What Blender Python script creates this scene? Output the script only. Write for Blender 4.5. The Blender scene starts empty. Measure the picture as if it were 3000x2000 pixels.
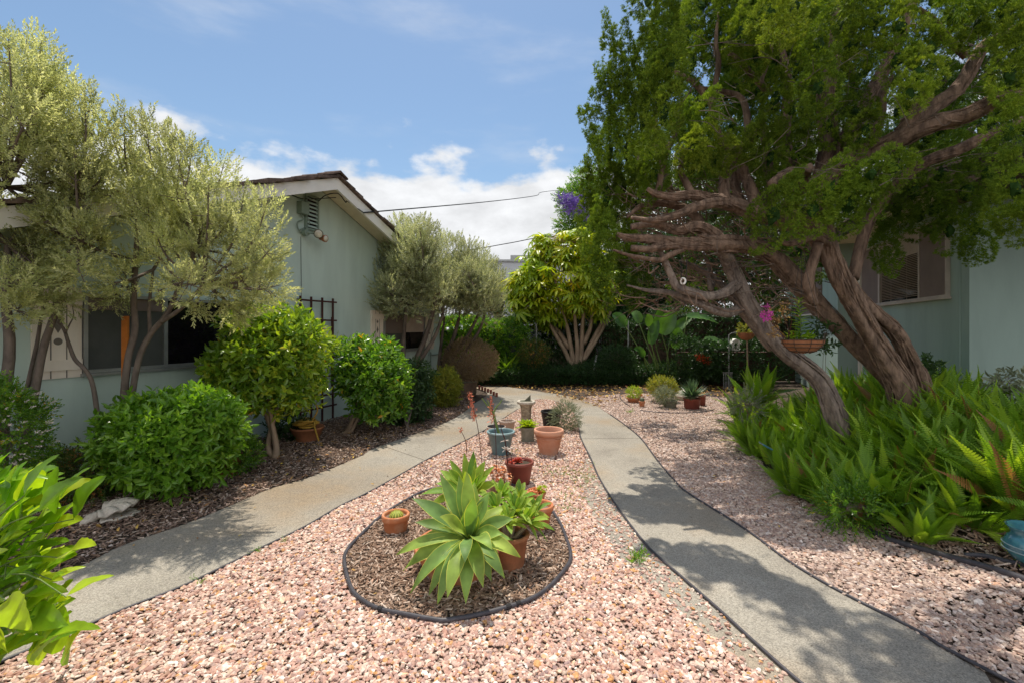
import bpy, math, random
import numpy as np
from mathutils import Vector
C = bpy.context.scene.collection
S = bpy.context.scene
rs = np.random.RandomState(7)
random.seed(7)
# ------------------------------------------------------------------ camera, sky, sun, exposure
F, CX, HY, EYE = 1045.0, 1176.0, 755.0, 1.6
cam = bpy.data.cameras.new('camera'); camo = bpy.data.objects.new('camera', cam); C.objects.link(camo)
camo.location = (0, 0, EYE); camo.rotation_euler = (math.radians(90), 0, 0)
cam.sensor_width = 36; cam.lens = F / 2352 * 36; cam.shift_y = -(784 - HY) / 2352
cam.clip_end = 3000; cam.clip_start = 0.05
S.camera = camo
SUN_EL, SUN_AZ = math.radians(70), math.radians(-9)      # azimuth measured from +Y towards +X
w = bpy.data.worlds.new('World'); S.world = w; w.use_nodes = True
def build_world():
    nt = w.node_tree; nt.nodes.clear(); N = nt.nodes.new; L = nt.links.new
    out = N('ShaderNodeOutputWorld'); bg = N('ShaderNodeBackground'); bg.inputs[1].default_value = 0.10
    sky = N('ShaderNodeTexSky'); sky.sky_type = 'NISHITA'; sky.sun_disc = False
    sky.sun_elevation = SUN_EL; sky.sun_rotation = SUN_AZ; sky.air_density = 1.15; sky.dust_density = 0.6; sky.ozone_density = 2.0
    tc = N('ShaderNodeTexCoord'); sep = N('ShaderNodeSeparateXYZ'); L(tc.outputs['Generated'], sep.inputs[0])
    def mth(op, a, b=None, c=None):
        m = N('ShaderNodeMath'); m.operation = op
        for i, v in enumerate((a, b, c)):
            if v is None: continue
            if isinstance(v, (int, float)): m.inputs[i].default_value = v
            else: L(v, m.inputs[i])
        return m.outputs[0]
    mp = N('ShaderNodeMapping'); mp.inputs['Scale'].default_value = (1, 1, 1.9); mp.inputs['Location'].default_value = (3.13, 1.4, .25)
    L(tc.outputs['Generated'], mp.inputs[0])
    n1 = N('ShaderNodeTexNoise'); n1.inputs['Scale'].default_value = 4.2; n1.inputs['Detail'].default_value = 9; n1.inputs['Roughness'].default_value = .52
    L(mp.outputs[0], n1.inputs['Vector'])
    n2 = N('ShaderNodeTexNoise'); n2.inputs['Scale'].default_value = 11; n2.inputs['Detail'].default_value = 8; n2.inputs['Roughness'].default_value = .6
    L(mp.outputs[0], n2.inputs['Vector'])
    z = sep.outputs[2]
    mr = N('ShaderNodeMapRange'); mr.inputs[1].default_value = .28; mr.inputs[2].default_value = .42; mr.inputs[3].default_value = .27; mr.inputs[4].default_value = -.24
    L(z, mr.inputs[0])
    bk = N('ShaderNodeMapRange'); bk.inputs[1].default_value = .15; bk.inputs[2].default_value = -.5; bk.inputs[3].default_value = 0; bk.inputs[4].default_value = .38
    L(sep.outputs[1], bk.inputs[0])          # bright cloud added behind the camera, out of view, to fill shaded sides
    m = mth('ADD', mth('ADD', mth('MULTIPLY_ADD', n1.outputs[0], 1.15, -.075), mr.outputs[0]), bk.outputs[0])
    ss = N('ShaderNodeMapRange'); ss.interpolation_type = 'SMOOTHSTEP'; ss.inputs[1].default_value = .50; ss.inputs[2].default_value = .62
    L(m, ss.inputs[0])
    # thin high wisps
    mp2 = N('ShaderNodeMapping'); mp2.inputs['Scale'].default_value = (1.2, 1, 4.5); mp2.inputs['Rotation'].default_value = (0, .35, 0); mp2.inputs['Location'].default_value = (.7, .2, .9)
    L(tc.outputs['Generated'], mp2.inputs[0])
    n3 = N('ShaderNodeTexNoise'); n3.inputs['Scale'].default_value = 1.8; n3.inputs['Detail'].default_value = 7; n3.inputs['Roughness'].default_value = .55
    L(mp2.outputs[0], n3.inputs['Vector'])
    ws = N('ShaderNodeMapRange'); ws.interpolation_type = 'SMOOTHSTEP'; ws.inputs[1].default_value = .50; ws.inputs[2].default_value = .80; ws.inputs[4].default_value = .45
    L(n3.outputs[0], ws.inputs[0])
    mask = mth('MAXIMUM', ss.outputs[0], ws.outputs[0])
    # clouds: colour follows density
    cr = N('ShaderNodeMapRange'); cr.inputs[1].default_value = .3; cr.inputs[2].default_value = .7; cr.inputs[3].default_value = .80; cr.inputs[4].default_value = 1.06
    L(n2.outputs[0], cr.inputs[0])
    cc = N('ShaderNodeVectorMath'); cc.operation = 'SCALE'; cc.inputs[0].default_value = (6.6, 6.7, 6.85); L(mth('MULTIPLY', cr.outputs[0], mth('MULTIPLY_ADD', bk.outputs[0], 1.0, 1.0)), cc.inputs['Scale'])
    tint = N('ShaderNodeVectorMath'); tint.operation = 'MULTIPLY'; tint.inputs[1].default_value = (.88, .93, .92)
    L(sky.outputs[0], tint.inputs[0])
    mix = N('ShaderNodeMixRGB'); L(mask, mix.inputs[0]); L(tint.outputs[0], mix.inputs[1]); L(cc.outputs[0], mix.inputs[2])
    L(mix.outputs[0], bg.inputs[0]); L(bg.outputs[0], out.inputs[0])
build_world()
sl = bpy.data.lights.new('sun', 'SUN'); sl.energy = 3.7; sl.angle = math.radians(.53); sl.color = (1, .93, .80)
so = bpy.data.objects.new('sun', sl); C.objects.link(so)
sd = Vector((math.sin(SUN_AZ) * math.cos(SUN_EL), math.cos(SUN_AZ) * math.cos(SUN_EL), math.sin(SUN_EL)))
so.rotation_euler = sd.to_track_quat('Z', 'Y').to_euler(); so.location = (-3, 6, 20)
S.view_settings.view_transform = 'Standard'; S.view_settings.look = 'None'; S.view_settings.gamma = 1; S.view_settings.exposure = 0.5
cy = S.cycles; cy.use_adaptive_sampling = True; cy.adaptive_threshold = .012; cy.time_limit = 1000; cy.adaptive_min_samples = 24
cy.use_denoising = True; cy.denoiser = 'OPENIMAGEDENOISE'; cy.denoising_input_passes = 'RGB_ALBEDO_NORMAL'; cy.denoising_prefilter = 'NONE'; cy.max_bounces = 7; cy.diffuse_bounces = 4; cy.glossy_bounces = 2; cy.transmission_bounces = 4; cy.transparent_max_bounces = 6
cy.sample_clamp_indirect = 3; cy.caustics_reflective = False; cy.caustics_refractive = False

# ------------------------------------------------------------------ helpers
UP = np.array([0, 0, 1.0])
def W(px, py, D): return np.array([(px - CX) / F * D, D, EYE + (HY - py) / F * D])   # reading of the photograph -> metres
def G(px, py, z=0.0):
    D = (EYE - z) * F / (py - HY); return np.array([(px - CX) / F * D, D, z])
def nrm(v): v = np.asarray(v, float); return v / (np.linalg.norm(v, axis=-1, keepdims=True) + 1e-9)
def ranu(n): return nrm(rs.normal(size=(n, 3)))
def frames(d, ref=None, roll=0.0):
    d = nrm(d); n = len(d)
    if ref is None: ref = ranu(n)
    x = nrm(np.cross(d, ref)); z = np.cross(x, d)
    return np.stack([x, d, z], axis=2)          # columns: x, y(dir), z
class MB:
    def __init__(s): s.V = []; s.Fc = []; s.n = 0; s.r = []
    def add(s, V, faces, r=None):
        V = np.asarray(V, float).reshape(-1, 3); s.V.append(V)
        for f in faces: 
            f = np.asarray(f, int)
            if f.size: s.Fc.append(f + s.n)
        s.r.append(np.full(len(V), rs.rand()) if r is None else np.broadcast_to(np.asarray(r, float), (len(V),)))
        s.n += len(V); return s
    def scatter(s, T, pos, R, sc, r=None):
        tv, tf = T; m = len(pos)
        if m == 0: return s
        sc = np.asarray(sc, float); sc = np.broadcast_to(sc[..., None] if sc.ndim == 1 else sc, (m, 3)) if sc.ndim else np.full((m, 3), float(sc))
        V = np.einsum('mij,mkj->mki', R, tv[None] * sc[:, None, :]) + np.asarray(pos)[:, None, :]
        k = len(tv); off = (np.arange(m) * k)[:, None, None]
        fs = [(f[None] + off).reshape(-1, f.shape[1]) for f in tf]
        if r is None: r = rs.rand(m)
        return s.add(V.reshape(-1, 3), fs, np.repeat(r, k))
    def tube(s, pts, rad, n=8, rough=0.0, cap=True, r=None, sub=1):
        pts = np.asarray(pts, float); rad = np.broadcast_to(np.asarray(rad, float), (len(pts),))
        if sub > 1 and len(pts) > 2: pts, rad = smooth(pts, rad, sub)
        m = len(pts); t = np.gradient(pts, axis=0); t = nrm(t)
        ref = np.array([0, 0, 1.0]) if abs(t[0][2]) < .9 else np.array([1.0, 0, 0])
        u = nrm(np.cross(t[0], ref)); V = []
        a = np.arange(n) / n * 2 * np.pi; ph = rs.rand(3) * 6
        for i in range(m):
            u = nrm(u - t[i] * np.dot(u, t[i])); v = np.cross(t[i], u)
            rr = rad[i] * np.ones(n)
            if rough: rr = rr * (1 + rough * (.5 * np.sin(3 * a + ph[0] + i * .12) + .35 * np.sin(5 * a + ph[1] - i * .2) + .45 * (rs.rand(n) - .5)))
            V.append(pts[i] + (np.cos(a) * rr)[:, None] * u + (np.sin(a) * rr)[:, None] * v)
        i, j = np.meshgrid(np.arange(m - 1), np.arange(n), indexing='ij'); j2 = (j + 1) % n
        q = np.stack([i * n + j, i * n + j2, (i + 1) * n + j2, (i + 1) * n + j], -1).reshape(-1, 4)
        V = np.concatenate(V); fs = [q]
        if cap:
            c0, c1 = len(V), len(V) + 1; V = np.concatenate([V, pts[:1], pts[-1:]])
            jj = np.arange(n); fs.append(np.stack([np.full(n, c0), (jj + 1) % n, jj], -1)); b = (m - 1) * n
            fs.append(np.stack([np.full(n, c1), b + jj, b + (jj + 1) % n], -1))
        return s.add(V, fs, r)
    def lathe(s, prof, loc=(0, 0, 0), n=40, r=None, wob=0):
        prof = np.asarray(prof, float); a = np.arange(n) / n * 2 * np.pi; m = len(prof)
        rr = prof[:, 0:1] * (1 + wob * np.sin(2 * a + 1)[None])
        V = np.stack([rr * np.cos(a), rr * np.sin(a), np.repeat(prof[:, 1:2], n, 1)], -1).reshape(-1, 3) + np.asarray(loc)
        i, j = np.meshgrid(np.arange(m - 1), np.arange(n), indexing='ij'); j2 = (j + 1) % n
        q = np.stack([i * n + j, i * n + j2, (i + 1) * n + j2, (i + 1) * n + j], -1).reshape(-1, 4)
        return s.add(V, [q], r)
    def box(s, o, ax, ay, az, r=None):      # corner o and three edge vectors
        o, ax, ay, az = [np.asarray(k, float) for k in (o, ax, ay, az)]
        V = [o, o + ax, o + ax + ay, o + ay, o + az, o + ax + az, o + ax + ay + az, o + ay + az]
        return s.add(V, [np.array([[0, 3, 2, 1], [4, 5, 6, 7], [0, 1, 5, 4], [1, 2, 6, 5], [2, 3, 7, 6], [3, 0, 4, 7]])], r)
    def bx(s, c, size, rz=0, r=None):       # centred box, z from base
        sx, sy, sz = size; c = np.asarray(c, float); u = np.array([math.cos(rz), math.sin(rz), 0]); v = np.array([-math.sin(rz), math.cos(rz), 0])
        return s.box(c - u * sx / 2 - v * sy / 2, u * sx, v * sy, np.array([0, 0, sz]), r)
    def poly(s, P, z0=None, r=None):
        P = np.asarray(P, float); return s.add(P, [np.arange(len(P))[None]], r)
    def build(s, name, m, parent=None, smooth=False, bevel=0):
        me = bpy.data.meshes.new(name); V = np.concatenate(s.V).astype('f4')
        cnt = np.concatenate([np.full(len(f), f.shape[1]) for f in s.Fc]); lp = np.concatenate([f.ravel() for f in s.Fc])
        me.vertices.add(len(V)); me.vertices.foreach_set('co', V.ravel())
        me.loops.add(len(lp)); me.loops.foreach_set('vertex_index', lp.astype('i4'))
        me.polygons.add(len(cnt)); st = np.concatenate([[0], np.cumsum(cnt)[:-1]])
        me.polygons.foreach_set('loop_start', st.astype('i4')); me.polygons.foreach_set('loop_total', cnt.astype('i4'))
        if smooth: me.polygons.foreach_set('use_smooth', np.ones(len(cnt), bool))
        else: me.polygons.foreach_set('use_smooth', np.zeros(len(cnt), bool))
        at = me.attributes.new('rnd', 'FLOAT', 'POINT'); at.data.foreach_set('value', np.concatenate(s.r).astype('f4'))
        me.update(calc_edges=True); me.materials.append(m)
        o = bpy.data.objects.new(name, me); C.objects.link(o)
        if parent is not None: o.parent = parent; o.matrix_parent_inverse.identity(); shift(me, parent)
        if bevel:
            b = o.modifiers.new('bevel', 'BEVEL'); b.width = bevel; b.segments = 2; b.limit_method = 'ANGLE'
        return o
def root_loc(p):
    v = Vector((0, 0, 0))
    while p is not None: v += p.location; p = p.parent
    return v
def shift(me, parent):
    v = root_loc(parent); 
    if v.length > 0:
        from mathutils import Matrix
        me.transform(Matrix.Translation(-v))
def smooth(pts, rad, sub):
    P = np.vstack([2 * pts[0] - pts[1], pts, 2 * pts[-1] - pts[-2]]); o = []; q = []
    for i in range(1, len(P) - 2):
        for k in range(sub):
            t = k / sub; a, b, c, d = P[i - 1], P[i], P[i + 1], P[i + 2]
            o.append(.5 * ((2 * b) + (-a + c) * t + (2 * a - 5 * b + 4 * c - d) * t * t + (-a + 3 * b - 3 * c + d) * t ** 3)); q.append(rad[i - 1] * (1 - t) + rad[i] * t)
    o.append(pts[-1]); q.append(rad[-1]); return np.array(o), np.array(q)
def tag(o, label=None, cat=None, group=None, kind=None):
    if label: o['label'] = label
    if cat: o['category'] = cat
    if group: o['group'] = group
    if kind: o['kind'] = kind
    return o
def empty(name, loc, label, cat, group=None):
    o = bpy.data.objects.new(name, None); C.objects.link(o); o.location = [float(k) for k in loc]; o.empty_display_size = .2
    return tag(o, label, cat, group)
def inpoly(P, poly):
    poly = np.asarray(poly)[:, :2]; x, y = P[:, 0], P[:, 1]; ins = np.zeros(len(P), bool); j = len(poly) - 1
    for i in range(len(poly)):
        xi, yi = poly[i]; xj, yj = poly[j]
        c = ((yi > y) != (yj > y)) & (x < (xj - xi) * (y - yi) / (yj - yi + 1e-12) + xi); ins ^= c; j = i
    return ins
# ------------------------------------------------------------------ materials
def newmat(name):
    m = bpy.data.materials.new(name); m.use_nodes = True; nt = m.node_tree; nt.nodes.clear()
    return m, nt, nt.nodes.new, nt.links.new
def ramp(N, cols, interp='LINEAR'):
    r = N('ShaderNodeValToRGB'); e = r.color_ramp.elements; r.color_ramp.interpolation = interp
    while len(e) < len(cols): e.new(.5)
    for k, (p, c) in enumerate(cols): e[k].position = p; e[k].color = (*c, 1)
    return r
def leafmat(name, cols, tcol=(1.3, 1.25, .55), tr=.45, rough=.42, spec=.4, noise=0):
    m, nt, N, L = newmat(name); o = N('ShaderNodeOutputMaterial'); at = N('ShaderNodeAttribute'); at.attribute_name = 'rnd'
    r = ramp(N, cols); L(at.outputs['Fac'], r.inputs[0])
    p = N('ShaderNodeBsdfPrincipled'); p.inputs['Roughness'].default_value = rough; p.inputs['Specular IOR Level'].default_value = spec
    col = r.outputs[0]
    if noise:
        tn = N('ShaderNodeTexNoise'); tn.inputs['Scale'].default_value = noise; tn.inputs['Detail'].default_value = 3
        hs = N('ShaderNodeHueSaturation'); mr = N('ShaderNodeMapRange'); mr.inputs[1].default_value = .3; mr.inputs[2].default_value = .7; mr.inputs[3].default_value = .65; mr.inputs[4].default_value = 1.35
        g = N('ShaderNodeNewGeometry'); L(g.outputs['Position'], tn.inputs['Vector'])
        L(tn.outputs[0], mr.inputs[0]); L(mr.outputs[0], hs.inputs['Value']); L(col, hs.inputs['Color']); col = hs.outputs[0]
    L(col, p.inputs['Base Color'])
    t = N('ShaderNodeBsdfTranslucent'); mu = N('ShaderNodeVectorMath'); mu.operation = 'MULTIPLY'; mu.inputs[1].default_value = tcol
    L(col, mu.inputs[0]); L(mu.outputs[0], t.inputs[0])
    mx = N('ShaderNodeMixShader'); mx.inputs[0].default_value = tr; L(p.outputs[0], mx.inputs[1]); L(t.outputs[0], mx.inputs[2]); L(mx.outputs[0], o.inputs[0])
    return m
def mat(name, c1, c2=None, rough=.8, scale=8, bump=0, bscale=None, stretch=(1, 1, 1), metal=0, spec=.3, detail=6, rnd=0, coat=0, lo=.35, hi=.65):
    m, nt, N, L = newmat(name); o = N('ShaderNodeOutputMaterial'); p = N('ShaderNodeBsdfPrincipled'); L(p.outputs[0], o.inputs[0])
    p.inputs['Roughness'].default_value = rough; p.inputs['Metallic'].default_value = metal; p.inputs['Specular IOR Level'].default_value = spec; p.inputs['Coat Weight'].default_value = coat
    g = N('ShaderNodeNewGeometry'); mp = N('ShaderNodeMapping'); mp.inputs['Scale'].default_value = stretch; L(g.outputs['Position'], mp.inputs[0])
    if c2 is None: c2 = tuple(k * .8 for k in c1)
    tn = N('ShaderNodeTexNoise'); tn.inputs['Scale'].default_value = scale; tn.inputs['Detail'].default_value = detail; tn.inputs['Roughness'].default_value = .6; L(mp.outputs[0], tn.inputs['Vector'])
    r = ramp(N, [(lo, c2), (hi, c1)]); L(tn.outputs[0], r.inputs[0]); col = r.outputs[0]
    if rnd:
        at = N('ShaderNodeAttribute'); at.attribute_name = 'rnd'; mr = N('ShaderNodeMapRange'); mr.inputs[3].default_value = 1 - rnd; mr.inputs[4].default_value = 1 + rnd; L(at.outputs['Fac'], mr.inputs[0])
        sc = N('ShaderNodeVectorMath'); sc.operation = 'SCALE'; L(col, sc.inputs[0]); L(mr.outputs[0], sc.inputs['Scale']); col = sc.outputs[0]
    L(col, p.inputs['Base Color'])
    if bump:
        b = N('ShaderNodeBump'); b.inputs['Strength'].default_value = bump; b.inputs['Distance'].default_value = .02
        t2 = N('ShaderNodeTexNoise'); t2.inputs['Scale'].default_value = bscale or scale * 3; t2.inputs['Detail'].default_value = 5; L(mp.outputs[0], t2.inputs['Vector'])
        L(t2.outputs[0], b.inputs['Height']); L(b.outputs[0], p.inputs['Normal'])
    return m
def rampmat(name, cols, rough=.8, interp='LINEAR', noise=0, spec=.3):
    m, nt, N, L = newmat(name); o = N('ShaderNodeOutputMaterial'); p = N('ShaderNodeBsdfPrincipled'); L(p.outputs[0], o.inputs[0]); p.inputs['Roughness'].default_value = rough
    p.inputs['Specular IOR Level'].default_value = spec
    at = N('ShaderNodeAttribute'); at.attribute_name = 'rnd'; r = ramp(N, cols, interp); L(at.outputs['Fac'], r.inputs[0]); col = r.outputs[0]
    if noise:
        tn = N('ShaderNodeTexNoise'); tn.inputs['Scale'].default_value = noise; g = N('ShaderNodeNewGeometry'); L(g.outputs['Position'], tn.inputs['Vector'])
        mr = N('ShaderNodeMapRange'); mr.inputs[1].default_value = .3; mr.inputs[2].default_value = .7; mr.inputs[3].default_value = .72; mr.inputs[4].default_value = 1.2; L(tn.outputs[0], mr.inputs[0])
        sc = N('ShaderNodeVectorMath'); sc.operation = 'SCALE'; L(col, sc.inputs[0]); L(mr.outputs[0], sc.inputs['Scale']); col = sc.outputs[0]
    L(col, p.inputs['Base Color']); return m
M = {}
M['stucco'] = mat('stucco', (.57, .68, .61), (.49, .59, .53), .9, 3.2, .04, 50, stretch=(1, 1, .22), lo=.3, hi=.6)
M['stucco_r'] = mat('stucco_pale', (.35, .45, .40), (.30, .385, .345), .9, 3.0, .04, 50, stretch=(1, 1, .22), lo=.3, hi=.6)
M['cream'] = mat('cream_paint', (.86, .76, .64), (.78, .68, .57), .7, 5, .15, 60, stretch=(1, 1, .25))
M['white'] = mat('white_paint', (.90, .86, .80), (.82, .78, .72), .6, 4, .1, 40)
M['soffit'] = mat('soffit_paint', (.80, .72, .55), (.70, .62, .47), .8, 6, .1)
M['groove'] = mat('shutter_groove', (.20, .17, .14), rough=.9)
M['shingle'] = mat('roof_shingle', (.17, .12, .095), (.09, .062, .05), .9, 14, .6, 50, rnd=.35)
M['alu'] = mat('aluminium', (.42, .42, .41), rough=.45, metal=.6)
M['glass_dark'] = mat('dark_glass', (.012, .010, .012), (.006, .005, .006), .06, spec=.35)
M['screen'] = mat('insect_screen', (.105, .105, .095), (.075, .078, .07), .8, 3)
M['blind'] = mat('blind', (.55, .47, .40), rough=.6)
M['brownpanel'] = mat('brown_screen', (.23, .175, .15), (.20, .15, .13), .8, 3, .1, 100)
M['room'] = mat('dark_room', (.03, .026, .024), rough=.9)
M['trelliswood'] = mat('red_brown_wood', (.085, .025, .02), (.05, .016, .014), .6, 20)
M['orange'] = mat('orange_stake', (.62, .19, .03), (.5, .15, .025), .6, 12)
M['terra'] = mat('terracotta', (.50, .18, .08), (.55, .27, .16), .85, 11, .2, 80, lo=.38, hi=.5)
M['terra_pink'] = mat('weathered_terracotta', (.56, .25, .15), (.60, .33, .23), .85, 7, .15, 70)
M['terra_red'] = mat('red_clay', (.24, .065, .045), (.20, .055, .04), .55, 7, .05)
M['terra_dirty'] = mat('mossy_clay', (.45, .17, .08), (.26, .11, .05), .85, 6, .2, 60)
M['blue'] = mat('blue_grey_glaze', (.14, .22, .24), (.12, .19, .21), .4, 9)
M['bluerim'] = mat('pale_blue_rim', (.30, .42, .44), rough=.4)
M['palepot'] = mat('pale_pink_pot', (.52, .41, .35), (.45, .35, .29), .7, 6)
M['black'] = mat('black_plastic', (.022, .02, .022), rough=.55)
M['cement'] = mat('grey_cement', (.27, .26, .21), (.19, .19, .15), .9, 18, .2, 90)
M['stone'] = mat('sundial_stone', (.42, .35, .25), (.20, .15, .10), .95, 22, .7, 60)
M['bronze'] = mat('weathered_bronze', (.16, .15, .11), rough=.6, metal=.3)
M['soil'] = mat('soil', (.045, .03, .022), (.10, .075, .055), .95, 40, .5, 160)
M['potsoil'] = mat('potting_soil', (.10, .075, .05), (.05, .035, .025), .95, 60, .6, 200)
M['bark'] = mat('juniper_bark', (.31, .205, .145), (.115, .075, .055), .9, 16, 1.0, 42, stretch=(1, 1, .30))
M['bark_grey'] = mat('grey_bark', (.30, .235, .19), (.13, .10, .085), .9, 18, 1.0, 45, stretch=(1, 1, .35))
M['twig'] = mat('grey_twig', (.20, .155, .125), (.11, .085, .07), .85, 14, .5, 60, stretch=(1, 1, .4))
M['twig_tan'] = mat('tan_stem', (.42, .31, .22), (.27, .19, .13), .8, 9, .3, 60, stretch=(1, 1, .4))
M['greenstem'] = mat('green_stem', (.16, .22, .06), (.10, .15, .04), .6, 9)
M['hose'] = mat('black_hose', (.075, .07, .08), (.05, .047, .055), .45, 20)
M['yhose'] = mat('yellow_hose', (.55, .33, .05), (.42, .24, .04), .5, 20)
M['wire'] = mat('wire', (.02, .02, .022), rough=.6)
M['utility'] = mat('painted_box', (.25, .31, .25), (.21, .27, .22), .6, 9)
M['lampglass'] = mat('lamp_glass', (.75, .70, .58), (.5, .45, .36), .15, 14, spec=.6)
M['copper'] = mat('rusty_orange', (.45, .17, .07), (.30, .11, .05), .6, 20)
M['shell'] = mat('pale_cast_stone', (.60, .54, .46), (.40, .35, .29), .85, 16, .5, 50)
M['teal'] = mat('teal_glaze', (.06, .22, .26), (.03, .12, .17), .15, 16, coat=.6, spec=.5)
M['reed'] = mat('reed_screen', (.12, .085, .055), (.06, .042, .028), .9, 30, .6, 60, stretch=(1, 1, .06), rnd=.4)
M['woodold'] = mat('old_wood', (.11, .07, .048), (.06, .04, .028), .85, 12, .5, 60, stretch=(.4, .4, 1), rnd=.2)
M['barrel'] = mat('barrel_wood', (.20, .13, .09), (.11, .075, .055), .85, 14, .5, 50, stretch=(1, 1, .3), rnd=.3)
M['galv'] = mat('grey_post', (.42, .42, .40), (.3, .3, .29), .6, 12)
M['white_b'] = mat('white_building', (.60, .61, .63), (.55, .56, .58), .8, 2)
M['purple'] = rampmat('purple_flower', [(0, (.16, .08, .42)), (1, (.34, .20, .62))], .6)
M['magenta'] = rampmat('magenta_flower', [(0, (.55, .03, .35)), (1, (.75, .10, .50))], .6)
M['redflower'] = rampmat('red_flower', [(0, (.65, .03, .01)), (1, (.85, .12, .03))], .5)
M['coral'] = rampmat('coral_flower', [(0, (.48, .11, .06)), (1, (.70, .27, .16))], .6)
M['whiteflower'] = rampmat('pale_flower', [(0, (.55, .45, .40)), (1, (.75, .68, .60))], .6)
M['gravel'] = rampmat('gravel_stone', [(0, (.57, .37, .30)), (.15, (.46, .25, .19)), (.30, (.66, .49, .40)), (.45, (.40, .23, .19)), (.58, (.76, .64, .54)), (.70, (.56, .35, .26)), (.80, (.34, .23, .22)), (.88, (.62, .32, .12)), (.94, (.86, .80, .72)), (1, (.50, .35, .31))], .75, noise=60)
M['gravel_p'] = rampmat('mauve_gravel_stone', [(0, (.47, .33, .26)), (.2, (.38, .25, .20)), (.4, (.54, .41, .34)), (.55, (.30, .20, .17)), (.7, (.64, .50, .40)), (.85, (.41, .31, .28)), (.95, (.80, .68, .60)), (1, (.54, .30, .19))], .75, noise=60)
M['chip'] = rampmat('bark_chip', [(0, (.22, .13, .09)), (.3, (.36, .24, .17)), (.55, (.15, .09, .06)), (.8, (.48, .35, .27)), (.95, (.62, .50, .41)), (1, (.40, .18, .10))], .9, noise=50)
M['chip_l'] = rampmat('mulch_chip', [(0, (.15, .09, .06)), (.3, (.24, .16, .12)), (.55, (.11, .065, .05)), (.8, (.34, .24, .18)), (.95, (.52, .42, .35)), (1, (.36, .20, .10))], .9, noise=50)
M['litter'] = rampmat('dry_leaf', [(0, (.30, .15, .06)), (.35, (.20, .11, .06)), (.6, (.50, .31, .07)), (.8, (.42, .22, .10)), (1, (.62, .44, .08))], .8)
M['pittos'] = leafmat('silvery_leaf', [(0, (.28, .33, .15)), (.35, (.45, .48, .24)), (.7, (.64, .65, .36)), (1, (.84, .83, .55))], (1.1, 1.08, .7), .62, .4, .5, noise=1.6)
M['pittos_b'] = leafmat('silvery_leaf_dull', [(0, (.24, .28, .16)), (.4, (.38, .42, .26)), (.75, (.54, .56, .38)), (1, (.74, .73, .54))], (1.1, 1.05, .6), .5, .45, .4, noise=1.6)
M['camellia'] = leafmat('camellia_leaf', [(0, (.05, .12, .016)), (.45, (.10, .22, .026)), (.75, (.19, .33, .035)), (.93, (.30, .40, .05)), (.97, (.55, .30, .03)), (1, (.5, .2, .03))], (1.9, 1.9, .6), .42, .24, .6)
M['camellia_y'] = leafmat('yellow_camellia_leaf', [(0, (.07, .16, .018)), (.4, (.17, .29, .03)), (.75, (.32, .43, .04)), (.93, (.46, .48, .05)), (.97, (.60, .36, .03)), (1, (.55, .22, .03))], (1.7, 1.6, .5), .45, .26, .6)  # camellia leaves in a yellower green
M['lime'] = leafmat('lime_leaf', [(0, (.08, .20, .02)), (.5, (.15, .30, .03)), (1, (.26, .42, .05))], (1.8, 1.7, .5), .45, .28, .5)
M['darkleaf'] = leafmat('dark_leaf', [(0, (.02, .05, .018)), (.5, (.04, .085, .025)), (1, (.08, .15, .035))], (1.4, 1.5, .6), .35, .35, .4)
M['yellowleaf'] = leafmat('golden_leaf', [(0, (.10, .16, .02)), (.5, (.26, .30, .04)), (1, (.42, .38, .06))], (1.5, 1.3, .5), .4, .4, .4)
M['azalea'] = leafmat('azalea_leaf', [(0, (.04, .085, .02)), (.5, (.08, .14, .03)), (.75, (.13, .17, .03)), (.85, (.42, .18, .06)), (1, (.55, .22, .08))], (1.5, 1.4, .6), .4, .4, .4)
M['dryleaf'] = leafmat('dry_shrub_leaf', [(0, (.17, .12, .07)), (.5, (.30, .22, .13)), (.85, (.40, .32, .20)), (1, (.20, .22, .09))], (1.2, 1.1, .8), .4, .7, .2)
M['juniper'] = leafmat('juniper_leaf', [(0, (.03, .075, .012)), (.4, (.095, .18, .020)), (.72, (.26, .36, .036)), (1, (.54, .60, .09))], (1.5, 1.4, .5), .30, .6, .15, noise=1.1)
M['schef'] = leafmat('umbrella_leaf', [(0, (.16, .30, .02)), (.5, (.34, .46, .03)), (.85, (.55, .56, .04)), (1, (.75, .50, .05))], (1.7, 1.45, .4), .5, .3, .5)
M['fern'] = leafmat('fern_leaf', [(0, (.09, .18, .018)), (.5, (.20, .36, .028)), (.85, (.36, .50, .05)), (.93, (.22, .28, .04)), (1, (.30, .15, .06))], (1.8, 1.7, .5), .42, .4, .35)
M['agave'] = leafmat('agave_leaf', [(0, (.14, .24, .075)), (.5, (.21, .34, .075)), (1, (.34, .44, .08))], (1.6, 1.6, .35), .32, .55, .3, noise=9)
M['agave_y'] = leafmat('young_agave_leaf', [(0, (.14, .28, .04)), (.5, (.23, .38, .05)), (1, (.34, .46, .07))], (1.5, 1.4, .35), .38, .55, .3, noise=9)
M['agave_m'] = leafmat('agave_margin', [(0, (.62, .64, .12)), (1, (.72, .70, .16))], (1.4, 1.3, .5), .4, .4, .4)
M['banana'] = leafmat('banana_leaf', [(0, (.05, .13, .025)), (1, (.11, .22, .04))], (1.6, 1.6, .5), .4, .35, .5, noise=3)
M['bright'] = leafmat('bright_rosette_leaf', [(0, (.22, .36, .02)), (1, (.45, .55, .04))], (1.4, 1.3, .4), .4, .35, .4)
M['hyd'] = leafmat('foreground_leaf', [(0, (.12, .26, .02)), (.5, (.24, .42, .025)), (1, (.42, .56, .04))], (1.7, 1.6, .4), .48, .3, .5, noise=9)
M['ivy'] = leafmat('ivy_leaf', [(0, (.018, .045, .014)), (.6, (.035, .08, .022)), (1, (.06, .12, .03))], (1.4, 1.5, .6), .3, .35, .4)
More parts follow.
